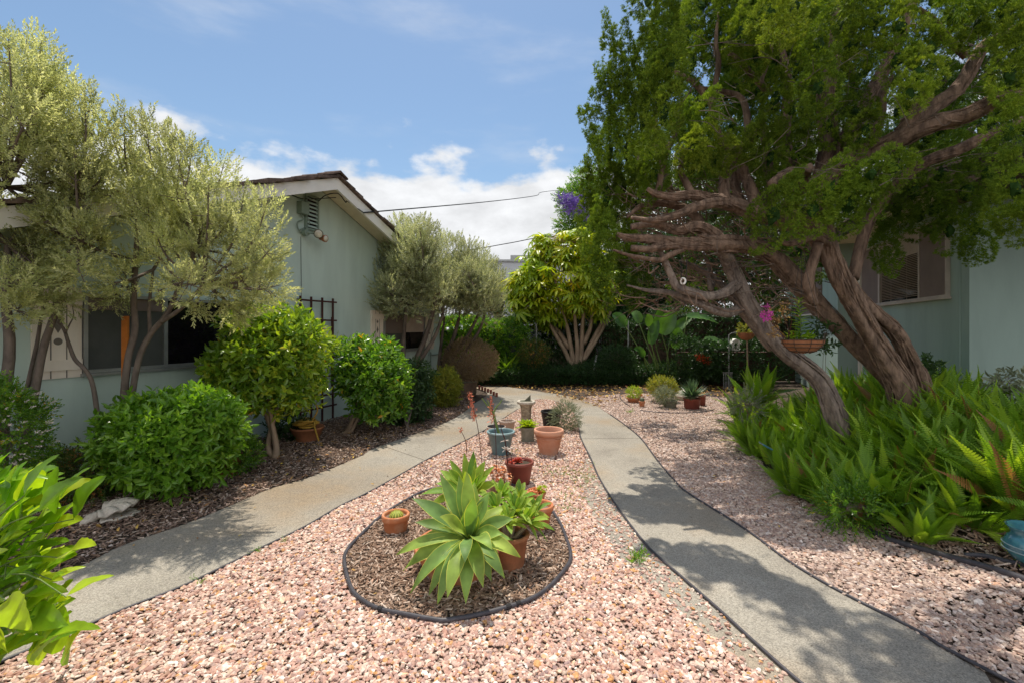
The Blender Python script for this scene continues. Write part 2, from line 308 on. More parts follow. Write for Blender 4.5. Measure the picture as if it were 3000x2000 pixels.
M['greyleaf'] = leafmat('grey_green_leaf', [(0, (.14, .17, .11)), (.6, (.24, .27, .18)), (1, (.36, .38, .26))], (1.2, 1.15, .7), .35, .5, .3)
M['yucca'] = leafmat('blue_green_blade', [(0, (.05, .10, .06)), (1, (.13, .20, .11))], (1.3, 1.4, .7), .3, .4, .4)
M['succ_o'] = rampmat('orange_rosette', [(0, (.50, .13, .05)), (.6, (.68, .25, .09)), (1, (.78, .42, .20))], .5)
M['succ_r'] = rampmat('red_rosette', [(0, (.45, .06, .04)), (.5, (.65, .12, .04)), (1, (.40, .12, .16))], .5)
M['cactus'] = rampmat('cactus', [(0, (.16, .25, .04)), (1, (.60, .56, .12))], .6)
M['drystem'] = rampmat('dry_stem', [(0, (.25, .13, .07)), (1, (.50, .30, .16))], .8)

def brickmat():
    m, nt, N, L = newmat('brick'); o = N('ShaderNodeOutputMaterial'); p = N('ShaderNodeBsdfPrincipled'); L(p.outputs[0], o.inputs[0]); p.inputs['Roughness'].default_value = .9
    g = N('ShaderNodeNewGeometry'); sp = N('ShaderNodeSeparateXYZ'); cb = N('ShaderNodeCombineXYZ'); L(g.outputs['Position'], sp.inputs[0]); L(sp.outputs[0], cb.inputs[0]); L(sp.outputs[2], cb.inputs[1])
    b = N('ShaderNodeTexBrick'); b.inputs['Color1'].default_value = (.095, .04, .03, 1); b.inputs['Color2'].default_value = (.06, .028, .02, 1); b.inputs['Mortar'].default_value = (.07, .055, .045, 1)
    b.inputs['Scale'].default_value = 1; b.inputs['Brick Width'].default_value = .22; b.inputs['Row Height'].default_value = .075; b.inputs['Mortar Size'].default_value = .008
    L(cb.outputs[0], b.inputs['Vector']); L(b.outputs[0], p.inputs['Base Color']); return m
M['brick'] = brickmat()
def concrete():
    m, nt, N, L = newmat('concrete_path'); o = N('ShaderNodeOutputMaterial'); p = N('ShaderNodeBsdfPrincipled'); L(p.outputs[0], o.inputs[0]); p.inputs['Roughness'].default_value = .92
    g = N('ShaderNodeNewGeometry')
    def nz(s, d=6, ro=.6):
        t = N('ShaderNodeTexNoise'); t.inputs['Scale'].default_value = s; t.inputs['Detail'].default_value = d; t.inputs['Roughness'].default_value = ro; L(g.outputs['Position'], t.inputs['Vector']); return t.outputs[0]
    r1 = ramp(N, [(.30, (.27, .24, .20)), (.52, (.375, .34, .285)), (.72, (.46, .42, .36))]); L(nz(1.1, 8, .65), r1.inputs[0])
    # brown damp stains
    r2 = ramp(N, [(.46, (0, 0, 0)), (.62, (1, 1, 1))]); L(nz(.55, 4), r2.inputs[0])
    mx = N('ShaderNodeMixRGB'); mx.blend_type = 'MULTIPLY'; mx.inputs[2].default_value = (.82, .70, .57, 1); L(r2.outputs[0], mx.inputs[0]); L(r1.outputs[0], mx.inputs[1])
    # aggregate speckle
    v = N('ShaderNodeTexVoronoi'); v.inputs['Scale'].default_value = 170; L(g.outputs['Position'], v.inputs['Vector'])
    sv = N('ShaderNodeSeparateColor'); L(v.outputs['Color'], sv.inputs[0])
    mr = N('ShaderNodeMapRange'); mr.inputs[3].default_value = .57; mr.inputs[4].default_value = 1.10; L(sv.outputs[0], mr.inputs[0])
    s1 = N('ShaderNodeVectorMath'); s1.operation = 'SCALE'; L(mx.outputs[0], s1.inputs[0]); L(mr.outputs[0], s1.inputs['Scale'])
    r3 = ramp(N, [(.60, (1, 1, 1)), (.68, (.55, .5, .44))]); L(nz(26, 5, .7), r3.inputs[0])
    m2 = N('ShaderNodeMixRGB'); m2.blend_type = 'MULTIPLY'; m2.inputs[0].default_value = .7; L(s1.outputs[0], m2.inputs[1]); L(r3.outputs[0], m2.inputs[2])
    L(m2.outputs[0], p.inputs['Base Color'])
    b = N('ShaderNodeBump'); b.inputs['Strength'].default_value = .6; b.inputs['Distance'].default_value = .006; L(nz(150, 4), b.inputs['Height']); L(b.outputs[0], p.inputs['Normal'])
    return m
M['concrete'] = concrete()
M['gravelbase'] = mat('gravel_bed', (.30, .21, .16), (.15, .10, .075), .95, 45, .6, 120)
M['mauvebase'] = mat('mauve_gravel_bed', (.20, .15, .12), (.10, .07, .055), .95, 45, .6, 120)

# ------------------------------------------------------------------ setting: ground, paths, gravel
def gp(L_, z=0.0): return np.array([G(x, y, z) for x, y in L_])
GZ = -0.02
g = MB(); n = 80
xs = np.concatenate([np.linspace(-400, -20, 12), np.linspace(-16, 16, 60), np.linspace(20, 400, 12)]); ys = np.concatenate([np.linspace(-60, -4, 8), np.linspace(-2, 22, 50), np.linspace(28, 900, 14)])
RD = np.array([.345, .938])                       # direction of both house fronts
def mound(x, y):                                   # the bed before the right house rises towards its wall
    # distance from right wall line through (6.39, 6.5)
    d = (6.39 - x) * .938 - (6.5 - y) * .345
    m_ = np.clip((2.6 - d) / 1.9, 0, 1); m_ = m_ * m_ * (3 - 2 * m_)
    f = np.clip((y - .2) / 1.5, 0, 1) * np.clip((11.5 - y) / 1.8, 0, 1)
    return .46 * m_ * f
X, Y = np.meshgrid(xs, ys, indexing='ij'); Z = GZ + mound(X, Y) - .0
nx, ny = len(xs), len(ys); i, j = np.meshgrid(np.arange(nx - 1), np.arange(ny - 1), indexing='ij')
g.add(np.stack([X, Y, Z], -1), [np.stack([i * ny + j, (i + 1) * ny + j, (i + 1) * ny + j + 1, i * ny + j + 1], -1).reshape(-1, 4)])
tag(g.build('ground', M['soil'], smooth=True), 'dark soil ground', None, kind='structure')

upper_left = [(-900, 1700), (-250, 1480), (40, 1360), (200, 1293), (280, 1253), (420, 1205), (520, 1165), (624, 1121), (706, 1097), (825, 1049), (855, 1031), (945, 999), (1019, 972), (1060, 950), (1090, 926), (1120, 905), (1100, 893), (1070, 887)]
far = [(1080, 884), (1100, 885), (1148, 886), (1235, 898), (1304, 909), (1340, 919), (1363, 927), (1384, 941)]
right_edge = [(1423, 967), (1471, 1006), (1518, 1069), (1543, 1096), (1568, 1124), (1640, 1171), (1712, 1216), (1808, 1288), (1928, 1360), (2038, 1415), (2113, 1455), (2182, 1500), (2302, 1568), (2600, 1760), (3200, 2200)]
inner_r = [(1258, 917), (1300, 928), (1318, 948), (1327, 975), (1333, 1007), (1354, 1051), (1373, 1096), (1400, 1142), (1440, 1200), (1490, 1262), (1568, 1332), (1648, 1403), (1740, 1488), (1830, 1568), (2060, 1760), (2400, 2200)]
inner_l = [(1225, 919), (1190, 940), (1115, 988), (1019, 1038), (979, 1058), (859, 1126), (784, 1163), (706, 1209), (600, 1261), (528, 1297), (420, 1349), (288, 1401), (172, 1453), (76, 1493), (-60, 1550), (-300, 1650), (-700, 1820)]
def strip(mb, A, B, z=0):
    A = gp(A, 0); B = gp(B, 0); A[:, 2] = z; B[:, 2] = z
    def rsmp(P, m):
        d = np.r_[0, np.cumsum(np.linalg.norm(np.diff(P, axis=0), axis=1))]; t = np.linspace(0, d[-1], m)
        return np.stack([np.interp(t, d, P[:, k]) for k in range(3)], 1)
    return A, B
pathpoly = MB()
outer = gp(upper_left + far + right_edge); outer[:, 2] = 0
inner = gp(inner_l[::-1] + inner_r); inner[:, 2] = 0
# path as a sheet: outer outline then inner outline reversed, triangulated by Blender
import bmesh
def sheet(name, outline, z, m, thick=0.0):
    me = bpy.data.meshes.new(name); bm = bmesh.new()
    vs = [bm.verts.new((float(p[0]), float(p[1]), z)) for p in outline]; f = bm.faces.new(vs)
    if f.normal.z < 0: f.normal_flip()
    f.normal_update()
    if f.normal.z < 0: f.normal_flip()
    bmesh.ops.triangulate(bm, faces=bm.faces[:])
    bm.to_mesh(me); bm.free(); me.materials.append(m); o = bpy.data.objects.new(name, me); C.objects.link(o); return o
def smooth2(P, sub=4):
    P = np.asarray(P); q, _ = smooth(P, np.zeros(len(P)), sub); return q
outer_s = smooth2(outer); inner_s = smooth2(inner)
po = sheet('path', list(outer_s) + list(inner_s[::-1]), .004, M['concrete']); tag(po, kind='structure')
isl = sheet('gravel_bed', inner_s, -.004, M['gravelbase']); tag(isl, kind='structure')
right_out = [G(2352, 1392), G(2200, 1320), G(1992, 1224), G(1800, 1130), G(1740, 1050), G(1700, 960), G(1690, 915), G(1560, 905), G(1440, 903), G(1345, 911)]
right_in = smooth2(gp([(1340, 919), (1363, 927), (1384, 941)] + right_edge))
strip_poly = np.vstack([right_in, [[3.4, .8, 0], [3.3, 1.6, 0]], right_out])
rg = sheet('gravel_strip', strip_poly, .0, M['mauvebase']); tag(rg, kind='structure')

for a_, b_ in (((1333, 1007), (1471, 1006)), ((979, 1058), (880, 1024))):
    a_, b_ = G(*a_), G(*b_); q = nrm(b_ - a_); mb = MB(); pv = np.array([-q[1], q[0], 0]) * .004; mb.add([a_ + UP * .0055 - pv, b_ + UP * .0055 - pv, b_ + UP * .0055 + pv, a_ + UP * .0055 + pv], [np.array([[0, 1, 2, 3]])]); tag(mb.build('path_joint', M['soil']), kind='structure')
def stone_t(k, flat=.55):
    t = (1 + 5 ** .5) / 2
    v = np.array([[-1, t, 0], [1, t, 0], [-1, -t, 0], [1, -t, 0], [0, -1, t], [0, 1, t], [0, -1, -t], [0, 1, -t], [t, 0, -1], [t, 0, 1], [-t, 0, -1], [-t, 0, 1]]) / 1.9
    f = np.array([[0, 11, 5], [0, 5, 1], [0, 1, 7], [0, 7, 10], [0, 10, 11], [1, 5, 9], [5, 11, 4], [11, 10, 2], [10, 7, 6], [7, 1, 8], [3, 9, 4], [3, 4, 2], [3, 2, 6], [3, 6, 8], [3, 8, 9], [4, 9, 5], [2, 4, 11], [6, 2, 10], [8, 6, 7], [9, 8, 1]])
    v = v * (1 + rs.uniform(-.33, .25, (12, 1))) * np.array([1.25, .85, flat]); return (v, [f])
stones = [stone_t(k) for k in range(9)]
def rotz(m, tilt=.35):
    d = ranu(m); d[:, 2] *= tilt; ref = np.tile([0, 0, 1.0], (m, 1)) + rs.normal(size=(m, 3)) * .25
    R = frames(d, ref); return R
def stonefield(name, region, dens, size, m, excl=[], label=None, z=0.0, zs=.4, holes=None, dmin=0, prob=None):
    region = np.asarray(region); lo = region.min(0); hi = region.max(0); lo[1] = max(lo[1], dmin)
    n_ = int((hi[0] - lo[0]) * (hi[1] - lo[1]) * dens); P = np.stack([rs.uniform(lo[0], hi[0], n_), rs.uniform(lo[1], hi[1], n_), np.full(n_, z)], 1)
    ok = inpoly(P, region)
    for e in excl: ok &= ~inpoly(P, e)
    ok &= (np.abs(P[:, 0]) < P[:, 1] * 1.22 + .5)
    if prob is not None: ok &= rs.rand(n_) < prob(P)
    P = P[ok]; n_ = len(P)
    s = rs.uniform(.55, 1.25, n_) ** 1.2 * size; s[rs.rand(n_) < .04] *= 1.5
    P[:, 2] += s * .18 + rs.uniform(0, size * zs, n_) + (mound(P[:, 0], P[:, 1]))
    mb = MB(); k = rs.randint(0, len(stones), n_); R = rotz(n_)
    rr = rs.rand(n_)
    for q in range(len(stones)):
        u = k == q; mb.scatter(stones[q], P[u], R[u], s[u], rr[u])
    print(name, n_); return tag(mb.build(name, m), label, None, kind='stuff')
ringpx = [(791, 1296), (799, 1266), (834, 1228), (884, 1183), (944, 1146), (985, 1128), (1060, 1112), (1160, 1112), (1240, 1150), (1280, 1195), (1302, 1245), (1311, 1283), (1299, 1311), (1259, 1356), (1209, 1386), (1121, 1413), (1034, 1430), (1001, 1430), (924, 1416), (874, 1406), (834, 1386), (806, 1356), (791, 1321)]
ring = gp(ringpx); ring_s = smooth2(np.vstack([ring, ring[:1]]))
border_px = [(1345, 1052), (1354, 1051), (1373, 1096), (1400, 1142), (1440, 1200), (1490, 1262), (1568, 1332), (1648, 1403), (1740, 1488), (1830, 1568), (1960, 1680), (1900, 1690), (1770, 1575), (1680, 1500), (1585, 1425), (1500, 1352), (1420, 1275), (1372, 1205), (1345, 1150), (1335, 1100)]
border_poly = gp(border_px); tag(sheet('path_border', border_poly, .000, M['concrete']), kind='structure')
cl_poly = np.vstack([inner_s, [[1.7, .9, 0], [-2.4, .9, 0]]])
near = lambda a, b: (lambda P: ((P[:, 1] >= a) & (P[:, 1] < b)).astype(float))
stonefield('pink_gravel', inner_s, 6000, .0122, M['gravel'], [ring_s, border_poly], 'pink and cream crushed stone between the two paths', dmin=1.6, prob=lambda P: np.where(P[:, 1] < 4.6, 1, .5))
stonefield('border_gravel', border_poly, 1500, .011, M['gravel'], [], 'thin scatter of stones over the concrete border of the right path')
stonefield('mauve_gravel', strip_poly, 5400, .0138, M['gravel_p'], [], 'mauve and grey crushed stone beside the right path', dmin=1.4, prob=lambda P: np.where(P[:, 1] < 5.5, .9, .5))
# chips
def chip_t():
    a = rs.uniform(.5, 1.1); v = np.array([[-1, -.22 * a, 0], [.9, -.30 * a, .02], [1.05, .18 * a, .04], [-.8, .28 * a, 0], [-.9, -.18 * a, .16], [.85, -.24 * a, .2], [.98, .14 * a, .18], [-.75, .2 * a, .14]])
    return (v, [np.array([[0, 3, 2, 1], [4, 5, 6, 7], [0, 1, 5, 4], [1, 2, 6, 5], [2, 3, 7, 6], [3, 0, 4, 7]])])
chips = [chip_t() for _ in range(7)]
def chipfield(name, region, dens, size, m, label, excl=[], zlift=.02, prob=None):
    region = np.asarray(region); lo = region.min(0); hi = region.max(0); n_ = int((hi[0] - lo[0]) * (hi[1] - lo[1]) * dens)
    P = np.stack([rs.uniform(lo[0], hi[0], n_), rs.uniform(lo[1], hi[1], n_), np.zeros(n_)], 1); ok = inpoly(P, region)
    for e in excl: ok &= ~inpoly(P, e)
    ok &= (np.abs(P[:, 0]) < P[:, 1] * 1.22 + .5)
    if prob is not None: ok &= rs.rand(n_) < prob(P)
    P = P[ok]; n_ = len(P); s = rs.uniform(.4, 1.3, n_) ** 1.4 * size; P[:, 2] = rs.uniform(0, zlift, n_) + mound(P[:, 0], P[:, 1])
    mb = MB(); k = rs.randint(0, 7, n_); d = ranu(n_); d[:, 2] *= .3; R = frames(d, np.tile([0, 0, 1.0], (n_, 1)) + rs.normal(size=(n_, 3)) * .45)
    R = R[:, :, [1, 0, 2]]; rr = rs.rand(n_)
    for q in range(7):
        u = k == q; mb.scatter(chips[q], P[u], R[u], s[u], rr[u])
    print(name, n_); return tag(mb.build(name, m), label, None, kind='stuff')
mb_ring = sheet('mulch_bed', ring_s[:-1], .001, M['soil']); tag(mb_ring, kind='structure')
chipfield('bark_mulch', ring_s, 6500, .022, M['chip'], 'brown shredded bark inside the black hose ring')
left_bed = np.vstack([outer_s[outer_s[:, 0] < 0][: 17 * 4], [[-1.0, 12.8, 0], [-1.9, 11.9, 0], [-3.4, 7.75, 0], [-5.3, 2.4, 0]]])
left_bed = np.vstack([smooth2(gp(upper_left[:-3])), [[-1.2, 12.9, 0], [-1.85, 11.8, 0], [-3.36, 7.7, 0], [-5.4, 2.2, 0]]])
chipfield('mixed_mulch', left_bed, 2600, .022, M['chip_l'], 'dark mixed mulch and gravel along the left house', prob=lambda P: np.where(P[:, 1] < 6, .9, .6))
stonefield('sparse_gravel', left_bed, 260, .011, M['gravel_p'], [], 'scattered small stones in the left mulch bed', zs=1.2)
fernbed = np.array([[2.3, 1.0, 0], [3.0, 2.6, 0], [2.75, 3.45, 0], [2.55, 3.9, 0], [2.7, 5, 0], [3.2, 6.5, 0], [4.0, 10, 0], [7, 10, 0], [5.9, 6, 0], [5, 2, 0]])
chipfield('dry_debris', np.array([[3.6, .9, 0], [3.0, 2.6, 0], [2.72, 3.6, 0], [2.5, 4.2, 0], [3.0, 5, 0], [4.2, 4.2, 0], [4.4, 2, 0]]), 1800, .03, M['chip'], 'dry brown debris at the foot of the ferns')
back_litter = np.array([G(1100, 884), G(1235, 897), G(1384, 938), G(1440, 915), G(1700, 910), G(1690, 885), G(1100, 876)])
def leaf_t(L_=1.0, Wd=.45, fold=.08, droop=.12):
    v = np.array([[0, 0, 0], [-Wd * .42, .28 * L_, fold], [0, .33 * L_, 0], [Wd * .42, .28 * L_, fold], [-Wd * .40, .62 * L_, fold - droop * .3], [0, .66 * L_, -droop * .4], [Wd * .40, .62 * L_, fold - droop * .3], [0, L_, -droop]])
    f4 = np.array([[1, 2, 5, 4], [2, 3, 6, 5]]); f3 = np.array([[0, 2, 1], [0, 3, 2], [4, 5, 7], [5, 6, 7]]); return (v, [f4, f3])
LEAF = leaf_t()
def leaf_small(Wd=.35): return (np.array([[0, 0, 0], [-Wd / 2, .5, .05], [0, 1, -.03], [Wd / 2, .5, .05]]), [np.array([[0, 3, 2, 1]])])
def litter(name, region, n_, size, label, z=.01):
    region = np.asarray(region); lo = region.min(0); hi = region.max(0); P = []
    while len(P) < n_:
        Q = np.stack([rs.uniform(lo[0], hi[0], 4000), rs.uniform(lo[1], hi[1], 4000), np.full(4000, z)], 1); P += list(Q[inpoly(Q, region)])
    P = np.array(P[:n_]); P[:, 2] += rs.uniform(0, .02, n_) + mound(P[:, 0], P[:, 1]); d = ranu(n_); d[:, 2] *= .25
    mb = MB(); mb.scatter(LEAF, P, frames(d, np.tile([0, 0, 1.0], (n_, 1)) + rs.normal(size=(n_, 3)) * .4), rs.uniform(.6, 1.3, n_) * size)
    return tag(mb.build(name, M['litter']), label, None, kind='stuff')
litter('leaf_litter', back_litter, 1500, .085, 'yellow and brown fallen leaves at the far edge of the path')
litter('fallen_leaves', left_bed, 900, .045, 'fallen leaves on the left bed', .02)
litter('gravel_leaves', inner_s, 110, .03, 'scattered dry yellow leaves on the pink gravel', .02)
litter('strip_leaves', strip_poly, 160, .035, 'scattered dry leaves on the mauve gravel', .02)
litter('path_leaves', np.vstack([outer_s[8:60], inner_s[::-1][-120:-60]]) if False else np.array([G(624, 1121), G(1019, 972), G(1115, 988), G(706, 1209), G(300, 1390), G(280, 1260)]), 22, .03, 'a few dry leaves on the left path')
# ------------------------------------------------------------------ houses
d3 = np.array([.345, .938, 0]); d3 /= np.linalg.norm(d3); nL = np.array([d3[1], -d3[0], 0]); OL = np.array([-3.36, 7.7, 0]); OR = np.array([6.39, 6.5, 0]); nR = -nL; UP = np.array([0, 0, 1.0])
def LW(t, z, off=0): return OL + d3 * t + nL * off + UP * z
def RW(t, z, off=0): return OR + d3 * t + nR * off + UP * z
def tL(px): k = (px - CX) / F; return (k * 7.7 + 3.36) / (.345 - .938 * k)
def tR(px): k = (px - CX) / F; return (k * 6.5 - 6.39) / (.345 - .938 * k)
def prism(mb, poly, dep, r=None):      # polygon of 3-D points, extruded by vector dep
    P = np.asarray(poly, float); n_ = len(P); V = np.vstack([P, P + dep]); i = np.arange(n_); j = (i + 1) % n_
    return mb.add(V, [i[::-1][None], (i + n_)[None], np.stack([i, j, j + n_, i + n_], 1)], r)
def slab(fn, t0, t1, z0, z1, o0, o1, mb=None, r=None):
    mb = mb or MB(); a = fn(t0, z0, o0); return mb.box(a, fn(t1, z0, o0) - a, fn(t0, z0, o1) - a, UP * (z1 - z0), r)
hl = empty('house', LW(0, 0), 'pale green stucco house with a brown shingled gable roof on the left', 'house')
AP = 4.02; SLP = .37
def gz(t): return AP - SLP * abs(t)
mb = MB(); prism(mb, [LW(-5, -.1), LW(4.32, -.1), LW(4.32, gz(4.32) + .03), LW(0, AP + .03), LW(-5, gz(5) + .03)], -nL * .18)
slab(LW, 4.14, 4.32, -.1, gz(4.32), -.18, -7.5, mb); mb.build('wall', M['stucco'], hl)
slope = math.hypot(1, SLP)
for sgn, te in ((1, 5.0), (-1, 5.6)):
    mb = MB(); prism(mb, [LW(0, AP + .02, .02), LW(sgn * te, gz(te) + .02, .02), LW(sgn * te, gz(te) + .05, .02), LW(0, AP + .05, .02)], nL * .44)
    mb.build('soffit', M['soffit'], hl)
    mb = MB(); zf = AP - .12; prism(mb, [LW(0, zf, .46), LW(sgn * te, zf - SLP * te, .46), LW(sgn * te, zf - SLP * te + .19, .46), LW(0, zf + .19, .46)], nL * .045)
    mb.build('fascia', M['white'], hl)
mb = MB(); rs2 = np.random.RandomState(3)
for sgn, te in ((1, 5.1), (-1, 5.7)):
    nrow = int(te * slope / .24)
    for k in range(nrow + 1):
        t0 = te - k * .24 / slope
        for seg in range(6):
            o1 = .50 + rs2.uniform(.02, .09) - seg * .2 if seg < 5 else .5 - 1.0; o0 = o1 - .2 if seg < 5 else -7.6
            if seg: o1 = o1p
            o0 = (.5 - (seg + 1) * .2) + rs2.uniform(-.03, .03) if seg < 5 else -7.6; o1p = o0
            th = rs2.uniform(.028, .045); t1 = max(t0 - .34, -.02)
            za = AP + .075 - SLP * t0 + .022 + rs2.uniform(-.004, .012); zb = AP + .075 - SLP * t1 - .002
            a = LW(sgn * t0, za, o0); b = LW(sgn * t1, zb, o0); c = LW(sgn * t0, za, o1)
            mb.box(a, b - a, c - a, UP * th, rs2.rand())
for k in range(34):
    o1 = .58 - k * .24; jz = AP + .15 + rs2.uniform(-.008, .008)
    for sgn in (1, -1):
        a = LW(-.01 * sgn, jz, o1); mb.box(a, LW(sgn * .17, jz - .075, o1) - a, LW(-.01 * sgn, jz + .02, o1 - .34) - a, UP * .03, rs2.rand())
mb.build('roof', M['shingle'], hl)
def shutter(t0, t1, z0, z1, diamonds, grooves):
    wd = abs(t1 - t0); sh = slab(LW, t0, t1, z0, z1, .004, .026).build('shutter', M['cream'], hl)
    mb = MB()
    for f in grooves: tt = t0 + (t1 - t0) * f; slab(LW, tt - .005, tt + .005, z0 + .002, z1 - .002, .020, .0275, mb)
    mb.build('groove', M['groove'], sh)
    h = (z1 - z0) * .115
    for zz in (z0 + h * .75, z1 - h * 1.75): slab(LW, t0 + .004, t1 - .004, zz, zz + h, .026, .048).build('batten', M['cream'], sh)
    for (f, zf, ht, wt, kind) in diamonds:
        mb = MB(); c = LW(t0 + (t1 - t0) * f, z0 + (z1 - z0) * zf, .029); a = np.linspace(0, 2 * np.pi, 5 if kind else 17)[:-1]
        P = [c + d3 * wt * math.sin(q) + UP * ht * math.cos(q) for q in a]; prism(mb, P, nL * .003); mb.build('cutout', M['groove'], sh)
    return sh
def window_l(t0, t1, z0, z1, split, mats, name='window'):
    mb = MB(); e = .035
    for a, b, c, d_ in ((t0, t1, z0, z0 + e), (t0, t1, z1 - e, z1), (t0, t0 + e, z0 + e, z1 - e), (t1 - e, t1, z0 + e, z1 - e)): slab(LW, a, b, c, d_, .0, .05, mb)
    slab(LW, split - .022, split + .022, z0 + e, z1 - e, 0, .044, mb); slab(LW, t0 - .02, t1 + .02, z0 - .03, z0 - .002, 0, .075, mb)
    wn = mb.build(name, M['alu'], hl)
    slab(LW, t0 + e, split - .022, z0 + e, z1 - e, .002, .022).build('pane', mats[0], wn); slab(LW, split + .022, t1 - e, z0 + e, z1 - e, .002, .014).build('pane', mats[1], wn)
    return wn
shutter(tL(70), tL(185), 1.11, 2.02, [(.5, .60, .10, .05, 1), (.5, .40, .035, .035, 0)], (.36, .68))
w1 = window_l(tL(187), tL(560), 1.14, 1.97, tL(376), (M['screen'], M['glass_dark']))
slab(LW, tL(190), tL(374), 1.80, 1.93, .023, .03).build('blind', M['brownpanel'], w1)
shutter(tL(850), tL(878), 1.10, 1.97, [(.5, .74, .035, .03, 1), (.5, .55, .07, .03, 1), (.5, .36, .035, .03, 1)], (.36, .68))
w2 = window_l(tL(879), tL(973), 1.12, 1.94, tL(927), (M['screen'], M['glass_dark']))
slab(LW, tL(880.5), tL(925), 1.50, 1.90, .024, .03).build('blind', M['brownpanel'], w2); slab(LW, tL(929), tL(971), 1.52, 1.90, .016, .024).build('blind', M['palepot'], w2)
shutter(tL(974), tL(994), 1.10, 1.97, [(.5, .74, .035, .03, 1), (.5, .45, .035, .03, 1)], (.36, .68))
# gable vent
t0, t1 = tL(698), tL(728); mb = MB()
for a, b, c, d_ in ((t0, t1, 3.24, 3.27), (t0, t1, 3.80, 3.83), (t0, t0 + .03, 3.27, 3.8), (t1 - .03, t1, 3.27, 3.8)): slab(LW, a, b, c, d_, 0, .05, mb)
vt = mb.build('gable_vent', M['utility'], hl); mb = MB()
for k in range(8):
    z = 3.285 + k * .065; a = LW(t0 + .03, z, .045); mb.box(a, d3 * (t1 - t0 - .06), -nL * .035 + UP * .035, UP * .006 + nL * .004)
mb.build('slat', M['stucco'], vt); slab(LW, t0 + .03, t1 - .03, 3.27, 3.8, .001, .006).build('backing', M['room'], vt)
bxm = slab(LW, tL(681), tL(699), 3.46, 3.66, .0, .11); jb = bxm.build('junction_box', M['utility'], hl, bevel=.006)
mb = MB(); p0 = LW(tL(693), 3.66, .05); mb.tube([p0, p0 + UP * .28], .009, 8); mb.build('conduit', M['utility'], hl); mb = MB()
p1 = LW(tL(684), 3.46, .05); mb.tube([p1, p1 - UP * .08 + d3 * .06, p1 - UP * .15 - d3 * .05, p1 - UP * .26 - d3 * .04, p1 - UP * .30 + d3 * .1], .012, 8, sub=5)
mb.tube([p1 + d3 * .12, p1 - UP * .1 + d3 * .2, p1 - UP * .2 + d3 * .1, p1 - UP * .26], .009, 8, sub=5); mb.build('conduit', M['utility'], hl)
fl = MB(); base = LW(tL(694), 3.17, .03); fl.tube([base, base + nL * .08], .055, 14); fl.tube([base + nL * .08, base + nL * .14 + d3 * .06], .02, 8); fl.tube([base + nL * .08, base + nL * .12 + d3 * .3], .014, 8)
flo = fl.build('floodlight', M['utility'], hl)
def lamp_head(c, dirv, m1, m2, r_):
    mb = MB(); c = np.array(c); dv = nrm(np.array(dirv)); mb.tube([c - dv * .13, c - dv * .11, c - dv * .03, c, c + dv * .005], [r_ * .45, r_ * .55, r_ * .95, r_, r_ * .96], 20, r=.5); h = mb.build('lamp_head', m1, flo, smooth=True)
    mb = MB(); mb.tube([c + dv * .004, c + dv * .012, c + dv * .022], [r_ * .86, r_ * .7, r_ * .2], 20); mb.build('lamp_lens', m2, flo, smooth=True)
lamp_head(LW(tL(703), 3.15, .26), (.35, -.8, -.35), M['bronze'], M['lampglass'], .075); lamp_head(LW(tL(722), 3.11, .24), (.75, -.3, -.1), M['copper'], M['lampglass'], .06)
mb = MB(); mb.tube([LW(tL(690), 3.1, .008), LW(tL(691), 2.5, .008), LW(tL(692), 1.6, .008)], .004, 5); mb.tube([LW(tL(599), 3.84 - .3, .06), LW(tL(650), 3.72, .03), LW(tL(693), 3.72, .04), LW(tL(740), 3.84, .3)], .007, 6, sub=4)
pp = LW(.35, 3.80, .42); mb.tube([LW(tL(725), 3.76, .06), LW(tL(728), 3.86, .2), LW(.25, 3.92, .3), LW(.32, 3.78, .4), pp, LW(.62, 3.66, .54)], .008, 6, sub=5)
mb.build('cable', M['wire'], hl)
mb = MB(); q = LW(tL(986), .0, .04); mb.tube([q, q + UP * 1.03], .014, 8); mb.tube([q + UP * .95 - d3 * .02, q + UP * .95 + d3 * .55], .016, 8); mb.tube([LW(3.7, .95, .04), LW(3.9, 1.5, .04), LW(4.15, 1.62, .04), LW(4.27, 1.2, .04), LW(4.28, .4, .04)], .008, 6, sub=5); mb.build('pipe', M['utility'], hl)

# trellis leaning on the gable wall
tr = empty('trellis', LW(tL(720), 0, .1), 'dark red wooden trellis standing against the gable wall', 'trellis')
for px, top in ((682.5, 2.13), (707.5, 2.13), (733, 2.13), (757.5, 2.13)):
    t = tL(px); slab(LW, t - .013, t + .013, .03, top, .055, .08).build('post', M['trelliswood'], tr)
mb_ = []
for z in (2.05, 1.73, 1.41, 1.09, .77, .45, .25): slab(LW, tL(671), tL(764), z, z + .028, .082, .096).build('crossbar', M['trelliswood'], tr)
t = tL(751); slab(LW, t - .011, t + .011, .6, 1.80, .098, .112).build('post', M['trelliswood'], tr)

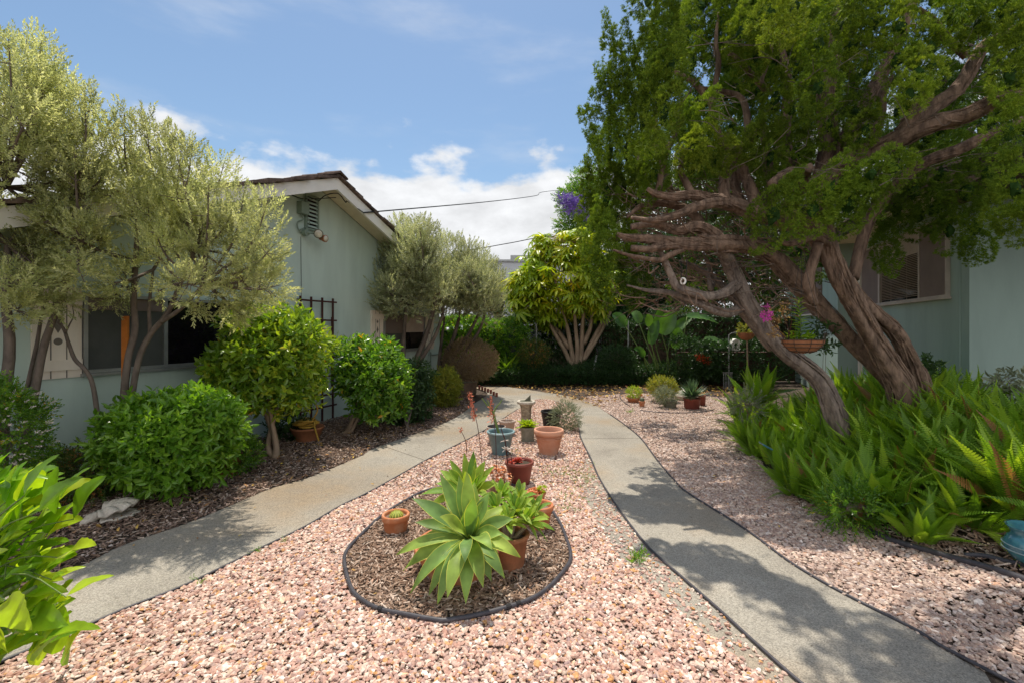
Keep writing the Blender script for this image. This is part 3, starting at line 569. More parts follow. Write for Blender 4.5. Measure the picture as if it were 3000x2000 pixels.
# right house
hr = empty('house', RW(1, 0), 'pale green house in the shade behind the leaning juniper trunks', 'house')
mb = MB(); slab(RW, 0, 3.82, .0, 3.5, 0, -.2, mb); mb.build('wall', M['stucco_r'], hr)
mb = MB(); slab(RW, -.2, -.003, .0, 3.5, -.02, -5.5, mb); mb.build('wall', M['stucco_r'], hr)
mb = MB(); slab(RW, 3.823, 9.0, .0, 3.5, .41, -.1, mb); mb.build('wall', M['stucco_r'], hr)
mb = MB(); slab(RW, -.24, -.2, .1, 3.5, -.72, -.86, mb); mb.build('corner_trim', M['cream'], hr)
t0, t1 = tR(2183), 3.6; za, zb = 2.07, 3.28; mb = MB(); e = .035
sp = [t0, tR(2118), tR(2026), 3.6]
for a, b, c, d_ in ((t0, t1, za, za + e), (t0, t1, zb - e, zb), (t0, t0 + e, za + e, zb - e), (t1 - e, t1, za + e, zb - e), (sp[1] - .02, sp[1] + .025, za + e, zb - e), (sp[2] - .02, sp[2] + .06, za + e, zb - e)): slab(RW, a, b, c, d_, .0, .05, mb)
slab(RW, t0 - .03, t1 + .03, za - .03, za - .002, 0, .07, mb)
wr = mb.build('window', M['blind'], hr)
slab(RW, t0 + e, sp[1] - .02, za + e, zb - e, .003, .04).build('sunscreen', M['brownpanel'], wr); slab(RW, sp[2] + .06, t1 - e, za + e, zb - e, .003, .04).build('sunscreen', M['brownpanel'], wr)
slab(RW, sp[1] + .025, sp[2] - .02, za + e, zb - e, .002, .006).build('pane', M['glass_dark'], wr)
mb = MB(); k = 0
z = za + .08
while z < zb - .05:
    up = z > za + .78; a = RW(sp[1] + .03, z, .010); mb.box(a, d3 * (sp[2] - sp[1] - .06), nR * .022 + UP * (.026 if up else .007), UP * .002); z += .030
for f in (.3, .7): a = RW(sp[1] + (sp[2] - sp[1]) * f, za + e, .022); mb.box(a, d3 * .004, nR * .004, UP * (zb - za - .08))
mb.build('venetian_blind', M['blind'], wr)
mb = MB(); slab(RW, 3.66, 3.78, .3, 3.5, .0, .05, mb); mb.build('corner_trim', M['cream'], hr)
t0, t1 = 5.0, 7.5; wn = slab(RW, t0, t1, 2.0, 3.15, .412, .44).build('window', M['brownpanel'], hr); slab(RW, t0 - .03, t1 + .03, 1.96, 1.998, .41, .47).build('sill', M['cream'], wn)
mb = MB(); slab(RW, -.8, 9.6, 3.5, 3.56, .7, -6, mb); rf = mb.build('roof', M['soffit'], hr)
mb = MB(); slab(RW, -.8, 9.6, 3.42, 3.62, .702, .74, mb); slab(RW, -.84, -.8, 3.42, 3.62, .74, -6, mb); mb.build('fascia', M['woodold'], hr)
slab(RW, -2.3, -.01, 3.36, 3.47, .25, -5.5).build('added_shade_roof', M['woodold'], hr)  # unseen roof slab added to shade the wall facing the camera
mb = MB()
for k in range(14): a = 3.63 + k * .085; mb.box(RW(-.9, a, .8 - k * .42), d3 * 10.6, -nR * .46 + UP * .09, UP * .04)
mb.build('roof_shingles', M['shingle'], hr)

# ------------------------------------------------------------------ background: fence, brick wall, neighbour
fe = empty('reed_fence', W(1400, 800, 15), 'dark reed screen fence behind the umbrella tree', 'fence'); fe.location.z = 0
mb = MB(); x0, x1, yy = -1.6, 6.6, 15.1; x = x0
while x < x1:
    wd = rs.uniform(.012, .022); mb.box((x, yy + rs.uniform(-.01, .01), 0), (wd, 0, 0), (0, .012, 0), (0, 0, 1.72 + rs.uniform(-.04, .03)), rs.rand()); x += wd + rs.uniform(0, .004)
mb.build('reed_screen', M['reed'], fe)
for z in (.4, 1.05, 1.6): MB().box((x0, yy + .02, z), (x1 - x0, 0, 0), (0, .05, 0), (0, 0, .09)).build('rail', M['woodold'], fe)
for x in np.arange(x0, x1, 1.6): MB().bx((x, yy + .12, 0), (.09, .09, 1.85)).build('post', M['woodold'], fe)
bw = MB(); bw.box((4.7, 12.8, 0), (2.6, 0, 0), (0, .25, 0), (0, 0, .95)); o = bw.build('brick_wall', M['brick'], bevel=.005); tag(o, 'low dark red brick wall in the shade behind the ferns', 'wall')
bd = empty('board_fence', (5.5, 14.0, 0), 'tall dark board fence above the brick wall', 'fence')
mb = MB(); x = 4.2
while x < 9.5: mb.box((x, 14, 0), (.135, 0, 0), (0, .02, 0), (0, 0, 1.95 + rs.uniform(-.01, .01)), rs.rand()); x += .14
mb.build('board', M['woodold'], bd); MB().box((4.2, 13.95, 1.72), (5.3, 0, 0), (0, .05, 0), (0, 0, .09)).build('rail', M['woodold'], bd)
nb = empty('neighbour_building', (1.4, 30, 0), 'white flat roofed building beyond the garden fence', 'building')
MB().box((-2.6, 30, 0), (9, 0, 0), (0, 8, 0), (0, 0, 6.0)).build('wall', M['white_b'], nb); MB().box((-2.7, 29.9, 6.0), (2.6, 0, 0), (0, 8.2, 0), (0, 0, .14)).build('parapet', M['alu'], nb); MB().box((-.1, 29.9, 6.0), (6.6, 0, 0), (0, 8.2, 0), (0, 0, .42)).build('parapet', M['alu'], nb)
MB().box((.2, 29.93, 3.2), (1.5, 0, 0), (0, .05, 0), (0, 0, 1.2)).build('window', M['glass_dark'], nb)
def wire(name, pts, r_, label): mb = MB(); mb.tube(np.array(pts), r_, 6, sub=6); tag(mb.build(name, M['wire']), label, 'cable')
a = LW(.62, 3.66, .54); b = W(1290, 437, 26)
wire('overhead_wire', [a, a * .66 + b * .34 - UP * .10, a * .33 + b * .67 - UP * .12, b, W(1600, 420, 34)], .014, 'thin black wire running from the gable fascia across the sky')
wire('overhead_wire', [W(1000, 590, 27), W(1130, 566, 26.5), W(1180, 557, 26), W(1240, 546, 25.5), W(1320, 540, 25), W(1500, 530, 24)], .024, 'lower black wire crossing in front of the white building')

# ------------------------------------------------------------------ hoses and edging
def hose(name, P, r_, label, cat='hose', m='hose', z=None, n_=10):
    P = np.array(P, float)
    if z is not None: P[:, 2] = z + mound(P[:, 0], P[:, 1])
    mb = MB(); mb.tube(P, r_, n_, sub=5, r=.5); return tag(mb.build(name, M[m], smooth=True), label, cat)
rg_ = ring.copy(); rg_ = np.vstack([ring[-1:], ring[:7]]); hose('edging_hose', list(ring[6:22]) + list(ring[:7]), .0135, 'thick black hose laid in a ring around the bark mulch and agaves', z=.020)
for px, py in ((1161, 1403), (1182, 1394), (874, 1407)):
    p = G(px, py); i_ = np.argmin(np.linalg.norm(ring_s - p, axis=1)); t_ = nrm(ring_s[(i_ + 1) % len(ring_s)] - ring_s[i_ - 1]); c_ = ring_s[i_] + UP * .02; cp = MB(); cp.tube([c_ - t_ * .014, c_ + t_ * .014], .0175, 10); cp.build('hose_clip', M['black'], bpy.data.objects.get('edging_hose'))
hose('path_edging', gp(inner_l[1:]) - np.array([.01, 0, 0]), .009, 'thin black edging strip between the left path and pink gravel', 'edging', z=.008)
hose('path_edging', gp(inner_r[3:]) + np.array([.01, 0, 0]), .009, 'thin black edging line between the pink gravel and right path', 'edging', z=.010)
hose('path_edging', right_in[10:68:3], .009, 'thin black edging strip on the outer side of the right path', 'edging', z=.010)
be = gp([(1985, 1216), (1992, 1224), (2040, 1252), (2110, 1282), (2200, 1322), (2280, 1358), (2352, 1394), (2480, 1470)])
hose('bed_edging', be, .02, 'thick black edging tube between the mauve gravel and ferns', 'edging', z=.02)
hose('bed_edging', gp([(2215, 1318), (2260, 1330), (2310, 1352), (2360, 1372), (2480, 1430)]), .016, 'short second black tube lying just behind the bed edging', 'edging', z=.02)
hose('drip_hose', gp([(1447, 934), (1430, 922), (1424, 909), (1436, 904), (1480, 902)]), .008, 'thin black drip hose looped left of the potted succulents', z=.02)
hose('drip_hose', gp([(1470, 944), (1510, 948), (1560, 949.5), (1610, 948), (1640, 942)]), .008, 'thin black drip hose along the front of the potted yucca', z=.02)
hose('drip_hose', gp([(1600, 908), (1640, 910), (1655, 917), (1665, 925)]), .010, 'thin black hose end behind the yucca pot', z=.02)

# ------------------------------------------------------------------ pots
def prof_flare(r0, r1, h, rim=.018, rimh=.035, th=.012):
    return [(0, .0), (r0, 0), (r0 + (r1 - r0) * .02, .004), (r1 - rim * .4, h - rimh), (r1 + rim * .2, h - rimh + .003), (r1 + rim * .35, h - rimh * .5), (r1 + rim * .2, h - .003), (r1, h), (r1 - th, h), (r1 - th * 1.5, h - .01), (r0 + (r1 - r0) * .55 - th, h * .62), (r0 - th, .03), (0, .03)]
def soil_disc(r_, z, root, name='soil', m='potsoil'):
    mb = MB(); a = np.arange(28) / 28 * 2 * np.pi; V = [[0, 0, z + .008]]; V += [[r_ * .6 * math.cos(q), r_ * .6 * math.sin(q), z + rs.uniform(0, .012)] for q in a]; V += [[r_ * math.cos(q), r_ * math.sin(q), z] for q in a]
    i = np.arange(28); j = (i + 1) % 28; mb.add(np.array(V) + np.array(root_loc(root)), [np.stack([np.zeros(28, int), 1 + i, 1 + j], 1), np.stack([1 + i, 29 + i, 29 + j, 1 + j], 1)]); return mb.build(name, M[m], root, smooth=True)
def pot(name, label, px, py, rim_px, hpx, ratio, m, cat='pot', rim=.018, rimh=.035, soil=.75, soilm='potsoil', group=None):
    p = G(px, py); k = p[1] / F; r1 = rim_px * k / 2; r0 = r1 * ratio; p[1] += r0; D = p[1]; k = D / F
    h = hpx * k; p[0] = (px - CX) * k
    root = empty(name, (p[0], p[1], 0), label, cat, group); mb = MB(); mb.lathe(prof_flare(r0, r1, h, rim, rimh), p * [1, 1, 0]); mb.build('pot', M[m], root, smooth=True)
    if soil: rr = r0 + (r1 - r0) * soil - .014; soil_disc(rr, h * soil, root, m=soilm)
    return root, np.array([p[0], p[1], 0]), r1, h
lat, pc, r1, h = pot('terracotta_pot', 'large pale terracotta pot with criss-cross grooves standing on the pink gravel', 1260.5, 1046, 67, 56, .62, 'terra_pink', rim=.03, rimh=.06)
mb = MB(); r0 = r1 * .62
def onpot(a, z, e=.0015): rr = r0 + (r1 - .007 - r0) * (z / (h - .06)); return pc + np.array([(rr + e) * math.cos(a), (rr + e) * math.sin(a), z])
for k in range(10):
    a = k * 2 * math.pi / 10
    mb.tube([onpot(a + q * .314 * 2, .06 + q * .10) for q in np.linspace(0, 1, 7)], .0022, 5); mb.tube([onpot(a - q * .314 * 2, .06 + q * .10) for q in np.linspace(0, 1, 7)], .0022, 5)
mb.tube([onpot(a, h * .66, .004) for a in np.linspace(0, 2 * np.pi, 40)], .004, 6); mb.tube([onpot(a, h * .72, .004) for a in np.linspace(0, 2 * np.pi, 40)], .004, 6)
mb.build('groove_pattern', M['terra_pink'], lat)
mb = MB(); T = (np.array([[-.5, 0, 0], [.5, 0, 0], [.1, 1, 0]]), [np.array([[0, 1, 2]])]); n_ = 60; a = rs.rand(n_) * 6.28; q = np.sqrt(rs.rand(n_)) * r1 * .75
mb.scatter(T, pc + np.stack([q * np.cos(a), q * np.sin(a), np.full(n_, h * .74)], 1), frames(np.stack([rs.normal(0, .2, n_), rs.normal(0, .2, n_), np.ones(n_)], 1)), np.array([[.003, .035, 1]] * n_)); mb.build('dry_stubble', M['drystem'], lat)

blu, pb, rb, hb = pot('blue_pot', 'blue grey pot with a bare forked stem at the front left of the group', 1150.3, 1047, 62, 53, .62, 'blue', rim=.02, rimh=.03, soil=.66)
mb = MB(); mb.lathe([(rb + .002, hb - .022), (rb + .011, hb - .014), (rb + .011, hb - .004), (rb + .004, hb + .004), (rb - .006, hb + .003)], pb); mb.build('rim', M['bluerim'], blu, smooth=True)
D = pb[1]; mb = MB()
mb.tube([W(1149, 1003, D), W(1143, 985, D), W(1137, 962, D), W(1133, 945, D)], [.019, .017, .015, .014], 8, .12, sub=3)
mb.tube([W(1134, 948, D), W(1127, 940, D - .02), W(1115, 925, D - .05), W(1107, 914, D - .07)], [.013, .011, .009, .006], 7, .1, sub=3)
mb.tube([W(1133, 948, D), W(1140, 934, D + .03), W(1148, 925, D + .04), W(1153, 917, D + .05)], [.012, .010, .008, .006], 7, .1, sub=3)
mb.tube([W(1128, 938, D), W(1124, 928, D), W(1119, 918, D)], [.010, .008, .005], 7, .1, sub=3); mb.build('bare_stem', M['greenstem'], blu)
bk, pk, rk, hk = pot('planter_pot', 'pale plastic pot with a black inner liner behind the blue pot', 1139.5, 1020, 44, 38, .7, 'palepot', rim=.012, rimh=.02, soil=0)
mb = MB(); mb.lathe([(0, hk - .07), (rk - .03, hk - .07), (rk - .018, hk - .002), (rk - .008, hk + .003)], pk); mb.build('liner', M['black'], bk, smooth=True)
pp_, pq, rq, hq = pot('clay_pot', 'weathered pale pink clay pot with dry stems left of the sundial', 1165.5, 1000, 37, 33, .68, 'palepot', rim=.018, rimh=.03, soil=.8)
mb = MB()
for k in range(16):
    a = rs.rand() * 6.28; b = pq + np.array([math.cos(a) * .05, math.sin(a) * .05, hq * .75]); dv = np.array([rs.normal(0, .06), rs.normal(0, .06), rs.uniform(.08, .2)]); mb.tube([b, b + dv * .5 + rs.normal(0, .01, 3), b + dv], [.002, .0015, .001], 4)
mb.build('dry_stems', M['drystem'], pp_)
ce, pe, re, he = pot('cement_planter', 'round grey cement planter holding a bright yellow-green rosette', 1212, 1016, 31, 33, .96, 'cement', 'planter', rim=.004, rimh=.02, soil=.92)
def rosette(mb, c, n_, L_, Wd, up0=.1, up1=1.3, droop=.2, jit=.12, T=None):
    T = T or LEAF; k = np.arange(n_); a = k * 2.39996 + rs.rand() * 6; e = up0 + (up1 - up0) * (k / n_) ** .8 + rs.normal(0, jit, n_)
    d_ = np.stack([np.cos(a) * np.cos(e), np.sin(a) * np.cos(e), np.sin(e)], 1); s = L_ * (1.05 - .35 * k / n_) * rs.uniform(.85, 1.1, n_)
    mb.scatter(T, np.asarray(c) + d_ * L_ * .04, frames(d_, np.tile([0, 0, 1.0], (n_, 1)) + .001), np.stack([s * Wd * 2.2, s, s], 1))
mb = MB()
for k in range(5): a = k * 1.3; rosette(mb, pe + np.array([math.cos(a) * .04, math.sin(a) * .05, he]), 16, .15, .42, .1, 1.35)
mb.build('foliage', M['bright'], ce, smooth=True)
bl, pbk, rbk, hbk = pot('potted_bush', 'leaning grey-green bush in a black plastic pot on the gravel', 1266, 984, 48, 38, .74, 'black', rim=.012, rimh=.03, soil=.8)
# cactus bowl
ca, pca, rca, hca = pot('cactus_pot', 'small terracotta pot with a round ribbed cactus on the bark mulch', 909, 1231, 62, 42, .80, 'terra', rim=.016, rimh=.045, soil=.8, soilm='gravelbase')
mb = MB(); R_ = .052; nt_, na = 12, 52; V = []
for i in range(nt_ + 1):
    th = i / nt_ * math.pi * .55
    for j in range(na): a = j / na * 2 * np.pi; rr = R_ * (1 + .10 * math.cos(13 * a)); V.append([rr * math.sin(th) * math.cos(a), rr * math.sin(th) * math.sin(a), R_ * math.cos(th) * .95])
V = np.array(V) + pca + np.array([.005, 0, hca * .80]); i, j = np.meshgrid(np.arange(nt_), np.arange(na), indexing='ij'); j2 = (j + 1) % na
cr_ = np.array([1.0 if math.cos(13 * (q / na * 2 * np.pi)) > .3 else .15 for q in range(na)] * (nt_ + 1))
mb.add(V, [np.stack([i * na + j, (i + 1) * na + j, (i + 1) * na + j2, i * na + j2], -1).reshape(-1, 4)], cr_); mb.build('cactus', M['cactus'], ca, smooth=True)
n_ = 260; a = rs.rand(n_) * 6.28; th = rs.uniform(.1, 1.4, n_); d_ = np.stack([np.sin(th) * np.cos(a), np.sin(th) * np.sin(a), np.cos(th)], 1)
mb = MB(); T2 = (np.array([[-.5, 0, 0], [.5, 0, 0], [0, 1, 0]]), [np.array([[0, 1, 2]])]); mb.scatter(T2, pca + np.array([.005, 0, hca * .80]) + d_ * R_ * .98, frames(d_), np.array([[.0015, .014, 1]] * n_), np.ones(n_)); mb.build('spines', M['cactus'], ca)
# red clay pot with red rosette and purple stem
rp, prp, rrp, hrp = pot('red_clay_pot', 'dark red clay pot with an orange-red succulent behind the agaves', 1193, 1117, 66, 52, .70, 'terra_red', rim=.016, rimh=.035, soil=.86)
mb = MB()
for k in range(7):
    a = rs.rand() * 6.28; q = rs.uniform(.0, .075); rosette(mb, prp + np.array([-.03 + math.cos(a) * q, math.sin(a) * q, hrp * .9]), 22, .06, .38, .1, 1.4)
mb.build('succulent', M['succ_r'], rp, smooth=True)
mb = MB(); D = prp[1] - .08; st = [W(1166, 1065, D), W(1163, 1035, D), W(1160, 1010, D), W(1153, 990, D), W(1147, 966, D)]; mb.tube(st, [.007, .007, .006, .005, .003], 6, sub=3); mb.tube([st[1], W(1172, 1040, D), W(1176, 1060, D)], .004, 5, sub=3); mb.build('stem', M['trelliswood'], rp)
mb = MB(); c_ = W(1162, 1033, D); rosette(mb, c_, 10, .07, .30, -.2, 1.1); rosette(mb, W(1160, 1012, D), 5, .05, .3, -.2, .8); rosette(mb, W(1175, 1030, D), 5, .05, .35, 0, 1.0); mb.build('leaves', M['whiteflower'], rp, smooth=True)
# orange echeveria pot
ep, pep, rep, hep = pot('succulent_pot', 'terracotta pot crowded with peach coloured rosettes beside the agave cluster', 1232, 1160, 44, 26, .72, 'terra', rim=.014, rimh=.02, soil=.85)
mb = MB()
for k in range(7):
    a = k * .9; q = .055 if k else 0; rosette(mb, pep + np.array([math.cos(a) * q, math.sin(a) * q, hep * .95]), 20, .045, .55, .05, 1.2)
mb.build('succulent', M['succ_o'], ep, smooth=True)
mb = MB()
for k in range(7): rosette(mb, pep + np.array([rs.uniform(.02, .09), rs.uniform(-.06, .06), hep * .95 + rs.uniform(.01, .05)]), 14, .035, .4, 0, 1.2)
mb.build('pale_succulent', M['bright'], ep, smooth=True)
# half empty terracotta pot right rear
tp, ptp, rtp, htp = pot('terracotta_pot', 'plain orange terracotta pot with gravelly soil at the right of the ring', 1238, 1222, 66, 57, .62, 'terra', rim=.018, rimh=.04, soil=.80, soilm='gravelbase')
# agave pots
ap_, pap, rap, hap = pot('potted_agave', 'big spineless agave rosette in a terracotta pot at the front of the mulch ring', 1052, 1348, 208, 66, .70, 'terra', cat='agave', rim=.018, rimh=.04, soil=.8)
bp_, pbp, rbp, hbp = pot('potted_agave', 'small clustered agave heads in a round bellied terracotta pot', 1170, 1316, 92, 78, .74, 'terra_dirty', cat='agave', rim=.018, rimh=.03, soil=.8)
# bowl with yellow hose
bo, pbo, rbo, hbo = pot('clay_bowl', 'shallow terracotta bowl with a yellow hose coiled on it by the wall', 706, 1016, 74, 32, .62, 'terra_dirty', 'bowl', rim=.014, rimh=.03, soil=.7)
P = []
for k in range(75):
    a = k * .42; q = rbo * (.45 + .35 * math.sin(k * .37) ** 2); P.append(pbo + np.array([q * math.cos(a) - .02, q * math.sin(a) * .9, hbo + .01 + .0011 * k + .012 * math.sin(k * .9)]))
P += [pbo + np.array([.15, -.12, hbo + .04]), pbo + np.array([.24, -.22, .10]), pbo + np.array([.27, -.24, .05])]
hs = empty('garden_hose', pbo + UP * hbo, 'yellow garden hose coiled loosely on top of the clay bowl', 'hose'); mb = MB(); mb.tube(np.array(P), .012, 8, sub=2, r=.5)
mb.tube([pbo + np.array([.02, .1, hbo + .05]), pbo + np.array([.08, .15, .40]), pbo + np.array([.04, .17, .50]), pbo + np.array([-.03, .2, .52])], .012, 8, sub=5); mb.build('coil', M['yhose'], hs, smooth=True)
# terracotta pots farther away
lp1, p1_, r1_, h1_ = pot('potted_shrub', 'low shrub in a terracotta pot beside the barrel', 992, 931, 32, 24, .75, 'terra', rim=.014, rimh=.03, soil=.85)
rb1, q1, rr1, hh1 = pot('succulent_bowl', 'shallow terracotta bowl of pale yellow-green succulents', 1455, 925, 30, 11, .75, 'terra', 'planter', rim=.01, rimh=.02, soil=.9)
rb2, q2, rr2, hh2 = pot('small_terracotta_pot', 'small terracotta pot with one round cactus beside the succulent bowl', 1474.5, 935, 14, 14, .72, 'terra', rim=.012, rimh=.025, soil=.85)
rb3, q3, rr3, hh3 = pot('potted_grey_succulent', 'trailing grey-green succulent in a rough dark grey pot', 1540, 938, 30, 18, .8, 'cement', 'succulent', rim=.01, rimh=.02, soil=.85)
rb4, q4, rr4, hh4 = pot('potted_yucca', 'spiky blue-green yucca in a terracotta pot', 1589, 941, 38, 25, .88, 'terra_red', 'yucca', rim=.012, rimh=.03, soil=.9)
rb5, q5, rr5, hh5 = pot('terracotta_pot', 'small terracotta pot half hidden behind the yucca pot', 1612, 932, 18, 24, .8, 'terra_red', rim=.01, rimh=.02, soil=.9)
# sundial
sx = G(1208.5, 988); sx[1] = 7.35; sx[0] = (1208.5 - CX) / F * 7.35; sdl = empty('sundial', sx, 'small stone pedestal sundial with a bronze pointer', 'sundial'); sdl.location.z = 0; b0 = np.array([sx[0], sx[1], 0])
MB().lathe([(0, 0), (.115, 0), (.115, .05), (.095, .07), (.085, .10), (.078, .20), (.088, .33), (.105, .375), (.11, .395), (0, .395)], b0, 28).build('pedestal', M['stone'], sdl)
MB().lathe([(0, .396), (.135, .396), (.152, .41), (.152, .435), (.140, .446), (.125, .440), (0, .438)], b0, 36).build('dial_plate', M['shell'], sdl)
MB().lathe([(0, .4385), (.10, .4385), (.105, .443), (0, .444)], b0, 32).build('dial_face', M['bronze'], sdl)
mb = MB(); prism(mb, [b0 + np.array([-.03, -.02, .444]), b0 + np.array([.075, .02, .444]), b0 + np.array([.072, .02, .535])], np.array([-.003, .008, 0])); mb.build('pointer', M['bronze'], sdl)
# barrel planter with dry shrub
bc = G(1071, 912); bc[1] += .25; bc[0] = (1071 - CX) / F * bc[1]; brl = empty('barrel_planter', bc, 'half wine barrel with a dry brown domed shrub at the house corner', 'planter'); brl.location.z = 0; bc[2] = 0; br = .27
mb = MB()
for k in range(22):
    a = k / 22 * 2 * np.pi; a2 = (k + .94) / 22 * 2 * np.pi; f = lambda q, r_, z: bc + np.array([r_ * math.cos(q), r_ * math.sin(q), z])
    V = [f(a, br * .86, 0), f(a2, br * .86, 0), f(a2, br, .42), f(a, br, .42), f(a, br * .78, 0), f(a2, br * .78, 0), f(a2, br * .92, .42), f(a, br * .92, .42)]
    mb.add(V, [np.array([[0, 1, 2, 3], [5, 4, 7, 6], [3, 2, 6, 7], [1, 0, 4, 5], [0, 3, 7, 4], [2, 1, 5, 6]])])
mb.build('stave', M['barrel'], brl)
for z, q in ((.08, .885), (.34, .99)): MB().lathe([(br * q + .002, z), (br * q + .008, z), (br * q + .010, z + .035), (br * q + .004, z + .035)], bc, 44).build('hoop', M['bronze'], brl, smooth=True)
soil_disc(br * .9, .38, brl)
# scalloped brick edging by barrel
be_ = empty('brick_edging', G(1120, 899), 'short curved row of upright brown bricks beside the barrel', 'edging')
for k in range(7):
    p = G(1101 + k * 6.6, 893 + k * 2.6 + (k > 4) * 2); MB().bx(p, (.055, .035, .10), .4 * k * .2).build('brick', M['terra_red'], be_, bevel=.006)
# ------------------------------------------------------------------ plant building blocks
def _sc(s, T, pos, R, sc, r=None):
    if len(T) == 2: return MB_scatter(s, T, pos, R, sc, r)
    m = len(pos); r = rs.rand(m) if r is None else r; n0 = len(s.r); MB_scatter(s, T[:2], pos, R, sc, r)
    if m: s.r[-1] = np.clip(np.repeat(r, len(T[0])) * .55 + np.tile(T[2], m) * .45 + .0, 0, 1)
    return s
MB_scatter = MB.scatter; MB.scatter = _sc
def join_t(parts):
    V = []; F = {}; r = []; n_ = 0
    for tv, tf, q in parts:
        V.append(tv); r.append(np.full(len(tv), q))
        for f in tf: F.setdefault(f.shape[1], []).append(f + n_)
        n_ += len(tv)
    return (np.concatenate(V), [np.concatenate(x) for x in F.values()], np.concatenate(r))
def sprig(nl, LL, WW, twig=1.0, spread=(.5, 1.2), leaf=None, tip=True, seedr=0):
    leaf = leaf or leaf_small(WW); parts = []
    for k in range(nl):
        u = (k + .5) / nl; a = k * 2.4 + rs.uniform(-.3, .3); e = spread[1] + (spread[0] - spread[1]) * u + rs.uniform(-.15, .15)
        d_ = np.array([[math.cos(a) * math.sin(e), math.cos(e), math.sin(a) * math.sin(e)]]); R = frames(d_, np.array([[0, 1.0, .01]]) + rs.normal(0, .3, (1, 3)))[0]
        tv = leaf[0] * np.array([LL, LL, LL]) * rs.uniform(.75, 1.15); parts.append((tv @ R.T + np.array([0, u * twig, 0]), leaf[1], rs.rand()))
    return join_t(parts)
def lobed(d_, K, amp, width):
    b = (d_ @ K.T).max(1); return 1 + amp * (np.clip((b - (1 - width)) / width, 0, 1) - .6)
def blob(mb, c, r_, n_, T, size, shell=.35, amp=.22, up=.3, K=26, width=.10, zmin=None, half=None, jit=.5, axis=None, keep=None):
    """leaf sprays through the outer shell of a lobed ellipsoid"""
    Kd = ranu(K); d_ = ranu(n_); q = lobed(d_, Kd, amp, width) * (1 - shell * rs.rand(n_) ** 1.5); P = np.asarray(c) + d_ * q[:, None] * np.asarray(r_)
    o = nrm(d_ / np.asarray(r_)) + np.array([0, 0, up]) + rs.normal(0, jit, (n_, 3)) * .6
    ok = np.ones(n_, bool)
    if zmin is not None: ok &= P[:, 2] > zmin
    if keep is not None: ok &= keep(P)
    P = P[ok]; o = o[ok]; Ts = T if isinstance(T, list) else [T]; k = rs.randint(0, len(Ts), len(P))
    for i_, t_ in enumerate(Ts): u = k == i_; mb.scatter(t_, P[u], frames(o[u]), size * rs.uniform(.7, 1.2, u.sum()))
    return P
def twigs(mb, frm, tos, r0=.012, r1=.003, n_=5, sag=.1):
    frm = np.asarray(frm)
    for t_ in tos:
        t_ = np.asarray(t_); m_ = frm + (t_ - frm) * .5 + rs.normal(0, .08, 3) * np.linalg.norm(t_ - frm) + UP * sag * np.linalg.norm(t_ - frm) * -.5
        mb.tube([frm, m_, t_], [r0, (r0 + r1) / 2, r1], n_, .1, sub=3, cap=False)
def Wl(L_): return [W(*p) for p in L_]
SP_P = [sprig(17, .235, .36, 1.0, (.35, 1.15)) for _ in range(5)]           # pittosporum shoot, unit length
SP_C = [sprig(6, .52, .5, .7, (.5, 1.55), LEAF) for _ in range(5)]          # camellia shoot
SP_S = [sprig(12, .30, .45, .9, (.4, 1.3)) for _ in range(4)]              # small leaved shrub

